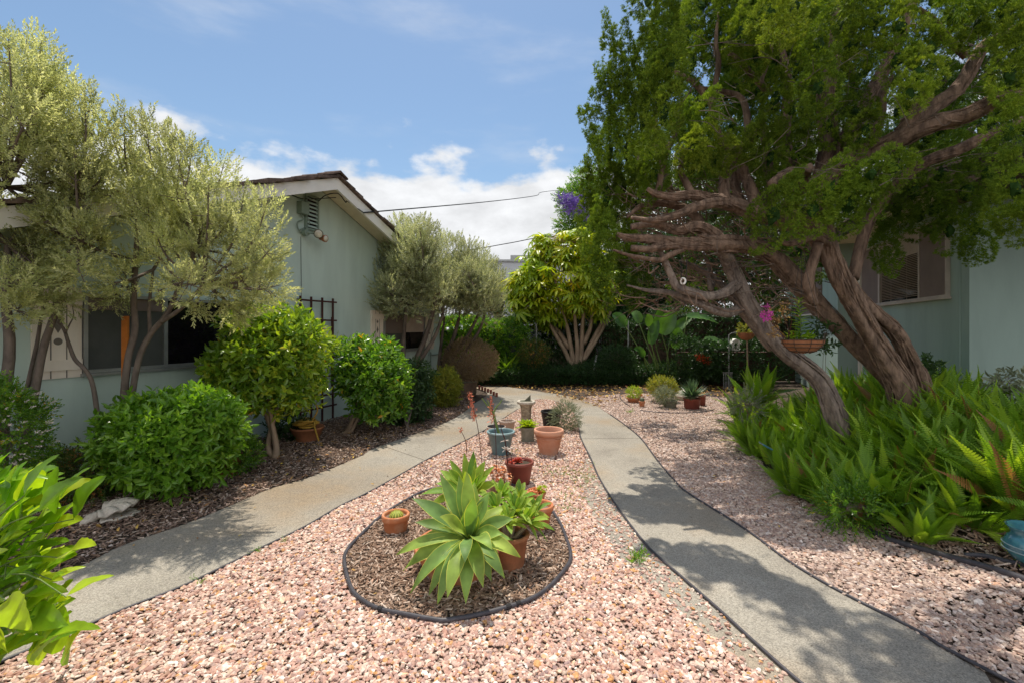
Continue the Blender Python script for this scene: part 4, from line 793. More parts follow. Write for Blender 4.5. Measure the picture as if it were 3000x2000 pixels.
# ------------------------------------------------------------------ silvery trees by the left house
def plume_tree(name, label, group, trunks, tips, forks, D0, m, size=.15, dens=1.0, wid=.17, dspread=.5, seed=1, extra=30, r0=.038):
    global rs; keep = rs; rs = np.random.RandomState(seed)
    b = np.array(trunks[0][0]); root = empty(name, (b[0], b[1], 0), label, 'tree', group)
    if D0 > 9: tips = [(x - 14, y) for x, y in tips]
    tb = MB(); fb = MB(); nodes = []
    for tk in trunks:
        rr = np.linspace(r0 * tk[1], r0 * .5 * tk[1], len(tk[0:1][0]) if False else len(tk[2])); pts = np.array(tk[2]); tb.tube(pts, np.linspace(r0 * tk[1], r0 * .55 * tk[1], len(pts)), 9, .16, sub=6)
    forks = [np.array(f) for f in forks]; T_ = []
    for (x, y) in tips: T_.append(W(x, y, D0 + rs.uniform(-dspread, dspread * .7)))
    base = list(T_)
    for k in range(extra):
        i_, j_ = rs.randint(0, len(base), 2); f = forks[rs.randint(len(forks))]; q = base[i_] * .5 + base[j_] * .5; q = f + (q - f) * rs.uniform(.6, 1.02); q[1] += rs.uniform(-dspread, dspread); T_.append(q)
    for tpt in T_:
        f = min(forks, key=lambda f_: np.linalg.norm((f_ - tpt) * [1, 1, .5]) + rs.uniform(0, .25)); L_ = np.linalg.norm(tpt - f)
        mid = f + (tpt - f) * .5 + np.array([(tpt - f)[0] * .18, (tpt - f)[1] * .18, -.06 * L_]) + rs.normal(0, .04, 3) * L_
        ax, rr = smooth(np.array([f, mid, tpt]), np.array([.020, .012, .003]) * (.6 + .25 * L_), 7); tb.tube(ax, rr, 6, .1, cap=False)
        n_ = int(L_ * 150 * dens); u = rs.beta(2.0, 1.25, n_); u = .22 + .78 * u; idx = u * (len(ax) - 1); i0 = np.clip(idx.astype(int), 0, len(ax) - 2); fr = (idx - i0)[:, None]
        P = ax[i0] * (1 - fr) + ax[i0 + 1] * fr; tn = nrm(ax[i0 + 1] - ax[i0]); w_ = wid * np.sin(np.clip(u, 0, 1) * np.pi * .93 + .12) ** .7 * min(1, L_ / .9) * (.35 + 1.0 * rs.rand(n_) ** .6)
        od = ranu(n_); od = nrm(od - tn * (od * tn).sum(1)[:, None]); lump = (np.sin(u * 22 + rs.rand() * 6) * .3 + 1)
        P = P + od * (w_ * lump)[:, None]; dd = tn * .8 + od * .7 + UP * .5 + rs.normal(0, .22, (n_, 3)); k = rs.randint(0, 5, n_)
        for q in range(5): v = k == q; fb.scatter(SP_P[q], P[v], frames(dd[v]), size * rs.uniform(.7, 1.2, v.sum()))
        # side twigs
        for s_ in rs.choice(n_, min(10, n_), False): a_ = ax[i0[s_]]; tb.tube([a_, P[s_]], [.005, .0025], 4, cap=False)
    tb.build('trunk', M['twig'], root, smooth=True); fb.build('crown', m, root); rs = keep; return root
def tk(scale, L_): return (np.array(W(*L_[0])), scale, Wl(L_))
GR = 'silvery leaved trees along the left house'
plume_tree('pittosporum_tree', 'silvery green tree at the left edge of the photo, its trunk cut by the frame', GR,
    [tk(1.2, [(0, 1175, 3.9), (8, 950, 3.9), (22, 800, 3.9), (14, 690, 3.9), (18, 560, 3.9)]), tk(.6, [(-60, 1175, 3.9), (-50, 900, 3.9), (-60, 700, 3.8)])],
    [(20, 90), (60, 78), (95, 95), (-40, 120), (-90, 180), (40, 200), (85, 240), (-120, 330), (-30, 300), (60, 350), (100, 420), (-60, 480), (40, 500), (80, 600), (30, 640), (-80, 620), (100, 690), (45, 715)],
    [W(14, 690, 3.9), W(18, 560, 3.9), W(16, 430, 3.9), W(-60, 700, 3.8)], 3.85, M['pittos'], .14, .78, .15, .45, 11, 24)
plume_tree('pittosporum_tree', 'tall silvery tree leaning right in front of the cream shutter', GR,
    [tk(1.0, [(40, 1160, 4.1), (70, 960, 4.1), (95, 820, 4.1), (115, 750, 4.1), (150, 660, 4.1), (185, 560, 4.1)]), tk(.5, [(60, 900, 4.12), (85, 790, 4.15), (98, 720, 4.15), (130, 640, 4.1)])],
    [(150, 185), (178, 195), (195, 215), (120, 210), (130, 290), (215, 300), (170, 350), (100, 330), (235, 390), (210, 460), (110, 470), (170, 520), (240, 540), (130, 600), (190, 640), (90, 640), (70, 560), (150, 700), (110, 720)],
    [W(150, 660, 4.1), W(185, 560, 4.1), W(170, 450, 4.15), W(135, 700, 4.1)], 4.1, M['pittos'], .14, .75, .15, .4, 12, 20)
plume_tree('pittosporum_tree', 'wide silvery tree with forked trunks in front of the dark window', GR,
    [tk(1.0, [(275, 1110, 4.6), (283, 940, 4.6), (293, 830, 4.6), (310, 760, 4.6), (308, 690, 4.6), (312, 600, 4.6), (318, 480, 4.6)]), tk(.85, [(292, 1110, 4.62), (300, 940, 4.62), (318, 830, 4.62), (345, 770, 4.6), (385, 720, 4.55), (415, 650, 4.5), (450, 570, 4.5)]), tk(.5, [(345, 770, 4.6), (343, 700, 4.65), (352, 620, 4.7)]), tk(.6, [(370, 740, 4.55), (420, 705, 4.5), (470, 650, 4.45)])],
    [(250, 285), (285, 262), (332, 270), (362, 292), (300, 350), (418, 322), (442, 340), (515, 374), (480, 420), (562, 440), (618, 452), (632, 560), (645, 655), (600, 700), (560, 640), (220, 420), (205, 560), (240, 650), (385, 400), (460, 560), (530, 715), (590, 600), (625, 610), (420, 480), (340, 440), (530, 500), (575, 530), (270, 500), (500, 690), (440, 715), (250, 700), (350, 560), (290, 620), (560, 735)],
    [W(308, 690, 4.6), W(312, 600, 4.6), W(415, 650, 4.5), W(450, 570, 4.5), W(352, 620, 4.7), W(470, 650, 4.45), W(318, 480, 4.6), W(385, 720, 4.55)], 4.55, M['pittos'], .145, .70, .15, .45, 13, 28)
plume_tree('pittosporum_tree', 'slender silvery tree before the small window with three thin trunks', GR,
    [tk(.8, [(930, 880, 9.6), (926, 800, 9.6), (928, 760, 9.6), (932, 700, 9.6)]), tk(1.0, [(945, 880, 9.7), (955, 830, 9.7), (975, 780, 9.7), (990, 730, 9.7), (1000, 690, 9.7)]), tk(.8, [(950, 880, 9.7), (965, 830, 9.7), (1000, 770, 9.7), (1018, 720, 9.7)])],
    [(938, 505), (962, 512), (1000, 520), (915, 560), (880, 600), (900, 640), (872, 680), (985, 540), (940, 600), (1010, 570), (895, 700), (960, 640), (1000, 650), (930, 680), (1020, 620), (885, 560), (975, 690), (910, 715)],
    [W(932, 700, 9.6), W(1000, 690, 9.7), W(990, 730, 9.7), W(1018, 720, 9.7), W(950, 660, 9.6)], 9.6, M['pittos_b'], .19, .85, .26, .8, 14, 34, .07)
plume_tree('pittosporum_tree', 'rounded silvery tree with many fanning stems at the far house corner', GR,
    [tk(1.0, [(1010, 880, 10.9), (1022, 820, 10.9), (1040, 780, 10.9), (1055, 730, 10.9)]), tk(.8, [(1020, 880, 10.9), (1040, 820, 10.9), (1075, 770, 10.9), (1105, 710, 10.9)]), tk(.7, [(1028, 880, 10.9), (1060, 820, 10.9), (1100, 760, 10.9), (1120, 700, 10.9)]), tk(.7, [(1004, 880, 10.9), (1012, 800, 10.9), (1020, 740, 10.9)])],
    [(1030, 545), (1060, 548), (1090, 560), (1120, 572), (1140, 600), (1155, 640), (1150, 690), (1040, 600), (1080, 610), (1110, 630), (1060, 660), (1130, 660), (1020, 650), (1095, 690), (1140, 715), (1010, 600), (1070, 700), (1035, 700)],
    [W(1055, 730, 10.9), W(1105, 710, 10.9), W(1120, 700, 10.9), W(1020, 740, 10.9), W(1070, 680, 10.9)], 10.9, M['pittos_b'], .19, .85, .28, .9, 15, 36, .07)
# bare leaning branch, orange stake
mb = MB(); mb.tube(Wl([(228, 1110, 4.35), (227, 1020, 4.3), (222, 940, 4.3), (212, 880, 4.3), (197, 850, 4.3), (172, 825, 4.3), (158, 790, 4.3), (147, 758, 4.28), (132, 738, 4.25)]), [.022, .021, .02, .019, .018, .017, .015, .013, .010], 8, .15, sub=4)
mb.tube(Wl([(150, 765, 4.28), (160, 745, 4.25), (169, 725, 4.25), (166, 702, 4.25)]), [.009, .007, .005, .003], 6, sub=4); mb.tube(Wl([(148, 762, 4.28), (141, 742, 4.26), (130, 730, 4.26)]), [.007, .005, .003], 6, sub=4)
tag(mb.build('bare_branch', M['twig'], smooth=True), 'bare crooked sapling against the wall beside the cream shutter', 'sapling')
D = 4.72; mb = MB(); a = W(278, 1112, D); mb.box(a, (.062, 0, 0), (0, .03, 0), (0, 0, W(278, 726, D)[2] - a[2])); st = mb.build('garden_stake', M['orange'], bevel=.003); tag(st, 'flat orange wooden stake behind the forked tree trunk', 'stake')

# ------------------------------------------------------------------ shrubs along the left bed
def shrub(name, label, cat, c, r_, n_, T, size, m, base, stems=6, group=None, sr=.02, bark='twig', zmin=.02, amp=.22, shell=.4, extra=[], droopy=.2, **kw):
    root = empty(name, (base[0], base[1], 0), label, cat, group); fb = MB(); P = blob(fb, c, r_, n_, T, size, shell, amp, droopy, zmin=zmin, **kw)
    if max(r_) > .35 and amp > .28: extra = list(extra) + [(np.asarray(c) + (lambda v: v * np.asarray(r_) * .95)(nrm(ranu(1)[0] + [0, -.2, .35])), tuple(np.asarray(r_) * rs.uniform(.18, .32)), int(n_ * .07)) for _ in range(9)]
    for (c2, r2, n2) in extra: P = np.vstack([P, blob(fb, c2, r2, n2, T, size, shell, amp, droopy, zmin=zmin, **kw)])
    tb = MB(); c = np.asarray(c); k = max(2, stems); b = np.array([base[0], base[1], 0.0])
    fork = b + (c - b) * .2
    for q in range(k):
        a = q / k * 6.28 + rs.rand(); e_ = c + np.array([math.cos(a), math.sin(a), .2]) * np.asarray(r_) * .45; f2 = fork + rs.normal(0, .03, 3)
        tb.tube([b + rs.normal(0, sr * .5, 3) * [1, 1, 0], f2, e_], [sr, sr * .7, sr * .3], 7, .12, sub=5); idx = rs.choice(len(P), min(14, len(P)), False)
        for i_ in idx:
            if np.linalg.norm(P[i_] - e_) < max(r_) * 1.3: tb.tube([e_, (e_ + P[i_]) / 2 + rs.normal(0, .03, 3), P[i_]], [sr * .28, sr * .18, .002], 4, cap=False)
    tb.build('stems', M[bark], root, smooth=True); fb.build('foliage', m, root); return root
def pr(px, D): return px / F * D
D = 5.75; b = G(628, 1052)
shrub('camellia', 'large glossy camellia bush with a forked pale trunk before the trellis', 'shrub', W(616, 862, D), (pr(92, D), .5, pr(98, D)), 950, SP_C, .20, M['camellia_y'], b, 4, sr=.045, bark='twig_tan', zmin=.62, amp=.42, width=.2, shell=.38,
      extra=[(W(690, 805, D - .1), (pr(58, D), .4, pr(50, D)), 260), (W(565, 850, D), (pr(60, D), .4, pr(70, D)), 280), (W(615, 940, D), (pr(85, D), .4, pr(45, D)), 260), (W(620, 760, D), (pr(85, D), .4, pr(40, D)), 300)])
D = 7.0; b = G(796, 995)
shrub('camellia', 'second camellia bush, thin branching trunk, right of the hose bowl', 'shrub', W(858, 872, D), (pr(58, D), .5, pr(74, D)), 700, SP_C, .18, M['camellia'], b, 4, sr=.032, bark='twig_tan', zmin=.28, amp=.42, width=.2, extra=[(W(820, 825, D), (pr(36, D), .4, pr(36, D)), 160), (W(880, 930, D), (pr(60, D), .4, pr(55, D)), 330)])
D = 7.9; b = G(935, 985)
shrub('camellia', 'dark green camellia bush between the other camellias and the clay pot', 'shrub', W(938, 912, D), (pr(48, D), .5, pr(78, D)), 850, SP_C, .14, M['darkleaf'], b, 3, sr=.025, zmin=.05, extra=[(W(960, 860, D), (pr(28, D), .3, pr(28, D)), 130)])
D = 4.45; b = G(405, 1118)
shrub('laurel_bush', 'low dense bright green bush at the front of the left bed', 'shrub', W(405, 1000, D), (pr(104, D), .45, pr(74, D)), 1250, SP_C, .155, M['lime'], b, 5, sr=.02, zmin=.03, amp=.42, width=.2, shell=.4, extra=[(W(460, 965, D), (pr(66, D), .4, pr(44, D)), 320), (W(325, 1005, D), (pr(58, D), .4, pr(80, D)), 400), (W(400, 1065, D - .1), (pr(95, D), .35, pr(36, D)), 380)])
mb = MB(); a = G(287, 1128); mb.bx(a, (.06, .06, .55)); tag(mb.build('wooden_post', M['woodold'], bevel=.004), 'short dark wooden post beside the low bright bush', 'post')
D = 5.0; lp2, p2, r2, h2 = pot('potted_azalea', 'small leafy shrub in a terracotta pot right of the low bush', 524, 1094, 58, 44, .8, 'terra_dirty', 'shrub', rim=.014, rimh=.03, soil=.85)
fb = MB(); blob(fb, W(545, 1040, p2[1]), (.20, .2, .20), 420, SP_S, .10, .5, .2, .4); fb.build('foliage', M['camellia'], lp2)
D = 4.35; b = G(190, 1150)
shrub('azalea', 'low azalea with bronze leaves against the wall beside the white cast shell', 'shrub', W(200, 1095, D), (pr(95, D), .35, pr(62, D)), 1100, SP_S, .085, M['azalea'], b, 5, sr=.012, zmin=.02, amp=.3, extra=[(W(130, 1080, D), (pr(45, D), .2, pr(40, D)), 260)])
D = 3.55; b = G(-10, 1240)
wf = shrub('flowering_shrub', 'pale flowering shrub at the left edge below the leaning trunk', 'shrub', W(5, 1010, D), (pr(70, D), .3, pr(120, D)), 900, SP_S, .085, M['camellia'], b, 4, sr=.014, zmin=.05, amp=.3)
mb = MB(); blob(mb, W(8, 1000, D - .02), (pr(72, D), .3, pr(118, D)), 230, SP_S, .045, .1, .3, .2); mb.build('blossoms', M['whiteflower'], wf)
D = 6.6; shrub('strap_leaf_plant', 'dark strap leaved plant between the camellia trunk and clay bowl', 'plant', W(660, 985, D), (pr(26, D), .15, pr(24, D)), 130, SP_S, .2, M['darkleaf'], G(660, 1012), 2, sr=.006)
fb = MB(); blob(fb, W(985, 885, p1_[1]), (pr(30, 9), .25, pr(30, 9)), 500, SP_S, .12, .5, .2, .3); fb.build('foliage', M['darkleaf'], lp1)
D = 9.3; b = G(1025, 938)
shrub('golden_shrub', 'yellow-green small leaved shrub left of the barrel', 'shrub', W(1025, 890, D), (pr(27, D), .26, pr(40, D)), 800, SP_S, .12, M['yellowleaf'], b, 3, sr=.012, zmin=.02, amp=.3)
mb = MB(); fb = MB(); cc = W(1078, 828, bc[1]); rx, rz = pr(62, bc[1]), pr(50, bc[1])
fb2 = blob(fb, cc, (rx, rx * .9, rz), 2600, SP_S, .10, .28, .10, .2, jit=.8)
for i_ in rs.choice(len(fb2), 240, False): e_ = fb2[i_]; s_ = bc + np.array([rs.uniform(-.1, .1), rs.uniform(-.1, .1), .38]); mb.tube([s_, s_ + (e_ - s_) * .5 + UP * .06 + (e_ - s_) * [.05, .05, 0], e_], [.007, .004, .002], 4, sub=3, cap=False)
mb.build('stems', M['twig_tan'], brl); fb.build('foliage', M['dryleaf'], brl)
# bush in black pot
mb = MB(); cb_ = W(1298, 957, 7.2); blob(mb, cb_, (.225, .20, .22), 620, SP_P, .085, .45, .25, .2); mb.build('foliage', M['greyleaf'], bl)
tb = MB(); twigs(tb, pbk + UP * hbk * .8, [cb_ + ranu(1)[0] * .12 for _ in range(8)], .009, .003); tb.build('stems', M['twig'], bl)
# right side potted succulents
fb = MB(); blob(fb, W(1456, 902, q1[1]), (.15, .14, .12), 260, SP_S, .07, .4, .2, .4); fb.build('foliage', M['bright'], rb1); mb = MB(); rosette(mb, W(1472, 909, q1[1] - .08), 20, .07, .5); mb.build('orange_rosette', M['succ_o'], rb1)
mb = MB(); mb.lathe([(0, 0), (.035, .005), (.05, .03), (.05, .06), (.035, .085), (0, .095)], q2 + UP * hh2 * .8, 24); mb.build('cactus', M['greyleaf'], rb2, smooth=True)
b = G(1520, 915); shrub('succulent_mound', 'bright green rounded succulent mound among the distant pots', 'succulent', W(1521, 888, 10), (pr(30, 10), .26, pr(21, 10)), 520, SP_S, .10, M['yellowleaf'], b, 3, sr=.01, zmin=.02, amp=.15, shell=.3)
fb = MB(); blob(fb, W(1528, 908, q3[1]), (.21, .2, .17), 420, SP_S, .08, .5, .3, .1, zmin=.02); fb.build('foliage', M['greyleaf'], rb3)
mb = MB(); n_ = 150; a = rs.rand(n_) * 6.28; e_ = rs.uniform(.12, 1.45, n_); dd = np.stack([np.cos(a) * np.cos(e_), np.sin(a) * np.cos(e_), np.sin(e_)], 1)
BL = (np.array([[-.5, 0, 0], [0, 0, -.12], [.5, 0, 0], [-.5, .45, .12], [0, .45, 0], [.5, .45, .12], [0, 1, .0]]), [np.array([[0, 1, 4, 3], [1, 2, 5, 4]]), np.array([[3, 4, 6], [4, 5, 6]])])
mb.scatter(BL, q4 + UP * (hh4 * .9 + .03) + dd * .02, frames(dd, np.tile([0, 0, 1.0], (n_, 1))), np.stack([np.full(n_, .028), rs.uniform(.30, .42, n_), np.full(n_, .05)], 1)); mb.build('foliage', M['yucca'], rb4)
mb = MB(); rosette(mb, q4 + np.array([-.08, -.1, hh4 * .95]), 40, .11, .5, .1, 1.2); mb.build('small_rosette', M['greyleaf'], rb4)
rk_ = MB(); rk_.lathe([(0, 0), (.16, 0), (.19, .10), (.12, .20), (0, .24)], G(1570, 918) * [1, 1, 0], 9); tag(rk_.build('garden_rock', M['shell']), 'pale grey rock standing behind the yucca', 'rock')

# ------------------------------------------------------------------ agaves
def agave_leaf(lm, mm, base, tip, wd, axis, arch=.12, chan=.35, nu=11, tipdrop=0.0, r=None):
    base, tip, axis = map(np.asarray, (base, tip, axis)); L_ = np.linalg.norm(tip - base); ctrl = base + (tip - base) * .5 + nrm(axis) * arch * L_ * 2
    u = np.linspace(0, 1, nu)[:, None]; P = (1 - u) ** 2 * base + 2 * u * (1 - u) * ctrl + u * u * tip; T_ = nrm(np.gradient(P, axis=0)); side = nrm(np.cross(T_, nrm(axis) + rs.normal(0, .12, 3))); nn = np.cross(side, T_)
    uu = u[:, 0]; w_ = wd * (.34 + .66 * np.sin(np.clip(uu * 1.12, 0, 1) * np.pi * .62) ** 1.1) * np.where(uu > .45, np.clip(1 - ((uu - .45) / .55) ** 1.6, 0, 1), 1) ** .95
    s_ = np.array([-1, -.93, -.6, -.28, 0, .28, .6, .93, 1]); V = P[:, None, :] + side[:, None, :] * (w_[:, None] * s_[None])[..., None] * .5 + nn[:, None, :] * ((s_ ** 2)[None] * w_[:, None] * chan * (1 - .35 * uu[:, None]))[..., None] * .5
    V = V + nn[:, None, :] * (np.sin(uu * 9 + rs.rand() * 6)[:, None] * s_[None] * wd * .05)[..., None]; k = len(s_); i, j = np.meshgrid(np.arange(nu - 1), np.arange(k - 1), indexing='ij'); q = np.stack([i * k + j, i * k + j + 1, (i + 1) * k + j + 1, (i + 1) * k + j], -1)
    r = rs.rand() if r is None else r; Vf = V.reshape(-1, 3); lm.add(Vf, [q[:, 1:-1].reshape(-1, 4)], r); e = q[:, [0, -1]].reshape(-1, 4)
    ids = np.unique(e); mp = {a: b for b, a in enumerate(ids)}; mm.add(Vf[ids], [np.vectorize(mp.get)(e)], r)
def traced_agave(root, c, tips, wd, axis, D0):
    lm, mm = MB(), MB(); c = np.asarray(c)
    for (x, y, dd, ar) in tips: t_ = W(x, y, D0 + dd); agave_leaf(lm, mm, c + nrm(t_ - c) * .01, t_, wd * rs.uniform(.9, 1.1), axis, ar)
    return lm, mm
c = W(1079, 1236, 2.86)
lm, mm = traced_agave(ap_, c, [(1010, 1086, .12, .05), (1054, 1088, .10, .03), (1072, 1079, .08, .02), (1110, 1150, -.12, .06), (946, 1143, .02, .12), (1009, 1186, -.18, .16), (953, 1198, .0, .12), (909, 1274, -.08, .20), (926, 1309, -.12, .22), (943, 1361, -.22, .26), (984, 1368, -.26, .24), (1005, 1387, -.32, .25),
    (1027, 1373, -.36, .22), (1070, 1387, -.36, .22), (1110, 1349, -.34, .24), (1159, 1327, -.22, .24), (1195, 1279, -.12, .22), (1154, 1226, -.12, .18), (1180, 1190, -.02, .16), (1124, 1130, .05, .08), (1131, 1262, -.30, .25), (1068, 1292, -.34, .25), (1090, 1105, .16, .05), (1035, 1120, .16, .06), (975, 1165, .15, .1), (1160, 1160, .15, .1), (1000, 1330, -.1, .2), (1040, 1345, -.2, .2), (1130, 1335, -.1, .2), (1096, 1175, -.03, .02), (1066, 1172, -.02, .02), (1022, 1140, .2, .08), (1088, 1140, -.1, .05), (1150, 1290, -.18, .22), (965, 1240, -.05, .18), (1180, 1240, .0, .16)], .098, (0, -.62, .78), 2.86)
lm.build('leaves', M['agave'], ap_, smooth=True); mm.build('leaf_margin', M['agave_m'], ap_, smooth=True)
mb = MB(); mb.tube([pap + UP * hap * .7, c * .5 + pap * .5 + UP * .08, c + np.array([0, .02, -.01])], [.035, .032, .028], 10, .1, sub=4); mb.build('stem', M['twig_tan'], ap_)
ra = empty('agave', G(1080, 1160), 'second agave growing in the gravel just behind the big potted agave', 'agave'); c = W(1079, 1144, 3.72)
lm, mm = traced_agave(ra, c, [(1010, 1078, .1, .08), (1033, 1054, .1, .05), (1066, 1039, .1, .03), (1088, 1034, .1, .02), (1092, 1050, -.1, .04), (1115, 1056, .05, .05), (1136, 1069, .0, .08), (1028, 1076, -.1, .1), (962, 1137, -.1, .15), (1000, 1110, -.1, .15), (1150, 1110, -.05, .15), (1065, 1080, -.15, .1), (1105, 1085, -.15, .1), (1050, 1150, -.3, .2), (1125, 1150, -.3, .2), (985, 1165, -.1, .2), (1045, 1100, -.1, .08), (1120, 1090, -.1, .08)], .092, (0, -.4, .9), 3.72)
lm.build('leaves', M['agave_y'], ra, smooth=True); mm.build('leaf_margin', M['agave_m'], ra, smooth=True)
mb = MB(); mb.tube([G(1080, 1160) * [1, 1, 0], c], [.04, .03], 10, .1); mb.build('stem', M['twig_tan'], ra)
lm, mm = MB(), MB()
for (x, y, dd, L_, n_) in ((1139, 1172, 0, .15, 15), (1184, 1180, -.02, .17, 17), (1212, 1202, -.04, .17, 15), (1165, 1205, -.1, .15, 13), (1225, 1180, .08, .14, 12), (1190, 1150, .1, .15, 13), (1150, 1140, .1, .13, 12)):
    c = W(x, y, 3.1 + dd)
    for k in range(n_):
        a = k * 2.4 + rs.rand(); e_ = -.25 + 1.65 * (k / n_) ** .9; t_ = c + np.array([math.cos(a) * math.cos(e_), math.sin(a) * math.cos(e_) , math.sin(e_)]) * L_ * rs.uniform(.8, 1.15); agave_leaf(lm, mm, c, t_, .048, (0, -.3, 1), .12, nu=8)
for tx, ty, dd in ((1261, 1194, 0), (1257, 1243, -.05), (1236, 1246, -.08), (1247, 1205, -.02), (1240, 1150, .1)): agave_leaf(lm, mm, W(1212, 1202, 3.06), W(tx, ty, 3.06 + dd), .03, (0, -.3, 1), .2, nu=9)
lm.build('leaves', M['agave_y'], bp_, smooth=True); mm.build('leaf_margin', M['agave_m'], bp_, smooth=True)
mb = MB(); [mb.tube([pbp + UP * .15, W(x, y, 3.1)], [.02, .012], 7, .1) for x, y in ((1139, 1172), (1184, 1180), (1212, 1202), (1165, 1205))]; mb.build('stem', M['twig_tan'], bp_)
# brown aloe clump behind and flower stalks
dc = empty('aloe_clump', G(1150, 1130), 'clump of dry orange-brown succulent stems left of the red clay pot', 'succulent'); mb = MB(); c0 = G(1150, 1128)
for k in range(75):
    b = c0 + np.array([rs.uniform(-.11, .09), rs.uniform(-.1, .12), 0]); mb.tube([b, b + np.array([rs.normal(0, .02), rs.normal(0, .02), rs.uniform(.05, .16)])], [.004, .003], 4)
mb.build('stems', M['drystem'], dc); mb = MB()
for k in range(26): rosette(mb, c0 + np.array([rs.uniform(-.12, .09), rs.uniform(-.1, .1), rs.uniform(.12, .24)]), 12, .035, .4, 0, 1.2)
mb.build('rosettes', M['succ_o'], dc, smooth=True)
def stalk(px0, py0, px1, py1, D, label, ht, n_, sz, bend=.02):
    a, b = W(px0, py0, D), W(px1, py1, D - .03); a[2] = max(a[2], .02); root = empty('flower_stalk', a, label, 'flower'); mb = MB(); mb.tube([a, (a + b) / 2 + np.array([bend, 0, 0]), b], [.004, .0035, .002], 6, sub=5); mb.build('stem', M['trelliswood'], root)
    mb = MB(); u = rs.rand(n_) * ht; P = b + (a - b) / np.linalg.norm(a - b) * u[:, None] + rs.normal(0, sz * .5, (n_, 3)) * [1, 1, .3]; d_ = ranu(n_) + np.array([0, 0, .5]); mb.scatter(leaf_small(.45), P, frames(d_), sz * rs.uniform(.6, 1.2, n_)); mb.build('blossoms', M['coral'], root)
stalk(1107, 1062, 1078, 900, 4.25, 'tall stalk of coral red blossoms, left of the forked bare stem', .27, 150, .028)
stalk(1140, 1085, 1126, 908, 4.3, 'coral red flower stalk in front of the forked bare stem', .25, 110, .026)
stalk(1072, 1040, 1057, 984, 4.1, 'short flower stalk with small reddish buds left of the blue pot', .05, 24, .02)
stalk(1226, 1000, 1227, 945, 7.0, 'single small yellow flower on a thin stem beside the sundial', .03, 10, .03)

# ------------------------------------------------------------------ far garden: umbrella tree, hedge, ivy, bananas
D = 14.2
ut = empty('umbrella_tree', G(1322, 872), 'bright yellow-green umbrella tree with many pale stems at the end of the path', 'tree'); ut.location = (W(1322, 0, D)[0], D, 0); tb = MB(); b0 = W(1320, 872, D); b0[2] = .0
stems_ = [[(1313, 842), (1297, 805), (1280, 776), (1266, 750), (1253, 728), (1240, 690)], [(1318, 842), (1312, 800), (1304, 758), (1294, 725), (1286, 698), (1275, 640)], [(1323, 842), (1326, 800), (1322, 750), (1318, 700), (1310, 620)], [(1332, 842), (1336, 800), (1337, 770), (1338, 740), (1341, 716), (1345, 640), (1340, 560)], [(1334, 838), (1352, 800), (1370, 765), (1382, 740), (1394, 698), (1405, 660)], [(1338, 830), (1362, 792), (1383, 755), (1400, 720), (1410, 690)], [(1308, 800), (1285, 765), (1259, 737), (1225, 700)], [(1340, 790), (1352, 765), (1358, 742), (1362, 690)]]
ends = []
for s_ in stems_:
    dd = rs.uniform(-.5, .5); P = [W(x, y, D + dd * (k / len(s_))) for k, (x, y) in enumerate(s_)]
    if s_[0][1] > 835: P = [b0 + rs.normal(0, .04, 3) * [1, 1, 0]] + P
    tb.tube(P, np.linspace(.085, .04, len(P)), 9, .1, sub=4); ends += P[-2:]
tb.build('trunk', M['twig_tan'], ut, smooth=True)
def whorl(n_=8):
    parts = []; lt = (np.array([[0, 0, 0], [-.10, .35, .03], [0, .4, 0], [.10, .35, .03], [-.09, .72, -.11], [0, .75, -.12], [.09, .72, -.11], [0, 1, -.27]]), [np.array([[1, 2, 5, 4], [2, 3, 6, 5]]), np.array([[0, 2, 1], [0, 3, 2], [4, 5, 7], [5, 6, 7]])])
    for k in range(n_):
        a = k / n_ * 6.28 + rs.uniform(-.1, .1); e_ = rs.uniform(.0, -.45); R = frames(np.array([[math.cos(a) * math.cos(e_), math.sin(a) * math.cos(e_), math.sin(e_)]]), np.array([[0, 0, 1.0]]))[0]; R = np.stack([R[:, 0], R[:, 1], R[:, 2]], 1)
        parts.append((lt[0] * rs.uniform(.8, 1.1) @ R.T, lt[1], rs.rand()))
    return join_t(parts)
WH = [whorl(10) for _ in range(4)]; fb = MB(); tb2 = MB()
for (x, y, rx, ry, n_) in ((1290, 650, 105, 78, 270), (1325, 570, 55, 50, 95), (1205, 690, 48, 60, 105), (1250, 560, 26, 24, 26), (1375, 655, 45, 70, 75), (1230, 620, 45, 50, 55), (1340, 700, 60, 35, 60), (1255, 725, 35, 25, 30), (1195, 655, 30, 40, 60)):
    d_ = ranu(n_); P = W(x, y, D) + d_ * np.array([pr(rx, D), pr(min(rx, 70), D), pr(ry, D)]) * (.55 + .5 * rs.rand(n_, 1)); k = rs.randint(0, 4, n_); ax = np.tile([0, 0, 1.0], (n_, 1)) + rs.normal(0, .35, (n_, 3)) + d_ * .3
    R = frames(ax); R = R[:, :, [0, 2, 1]] * np.array([1, -1, 1])   # whorl axis (z) along ax
    for q in range(4): u = k == q; fb.scatter(WH[q], P[u], R[u], rs.uniform(.28, .42, u.sum()))
    for q in rs.choice(n_, min(22, n_), False): e_ = min(ends, key=lambda v: np.linalg.norm(v - P[q])); tb2.tube([e_, (e_ + P[q]) / 2, P[q]], [.02, .012, .008], 5, cap=False)
tb2.build('branches', M['twig_tan'], ut); fb.build('crown', M['schef'], ut)
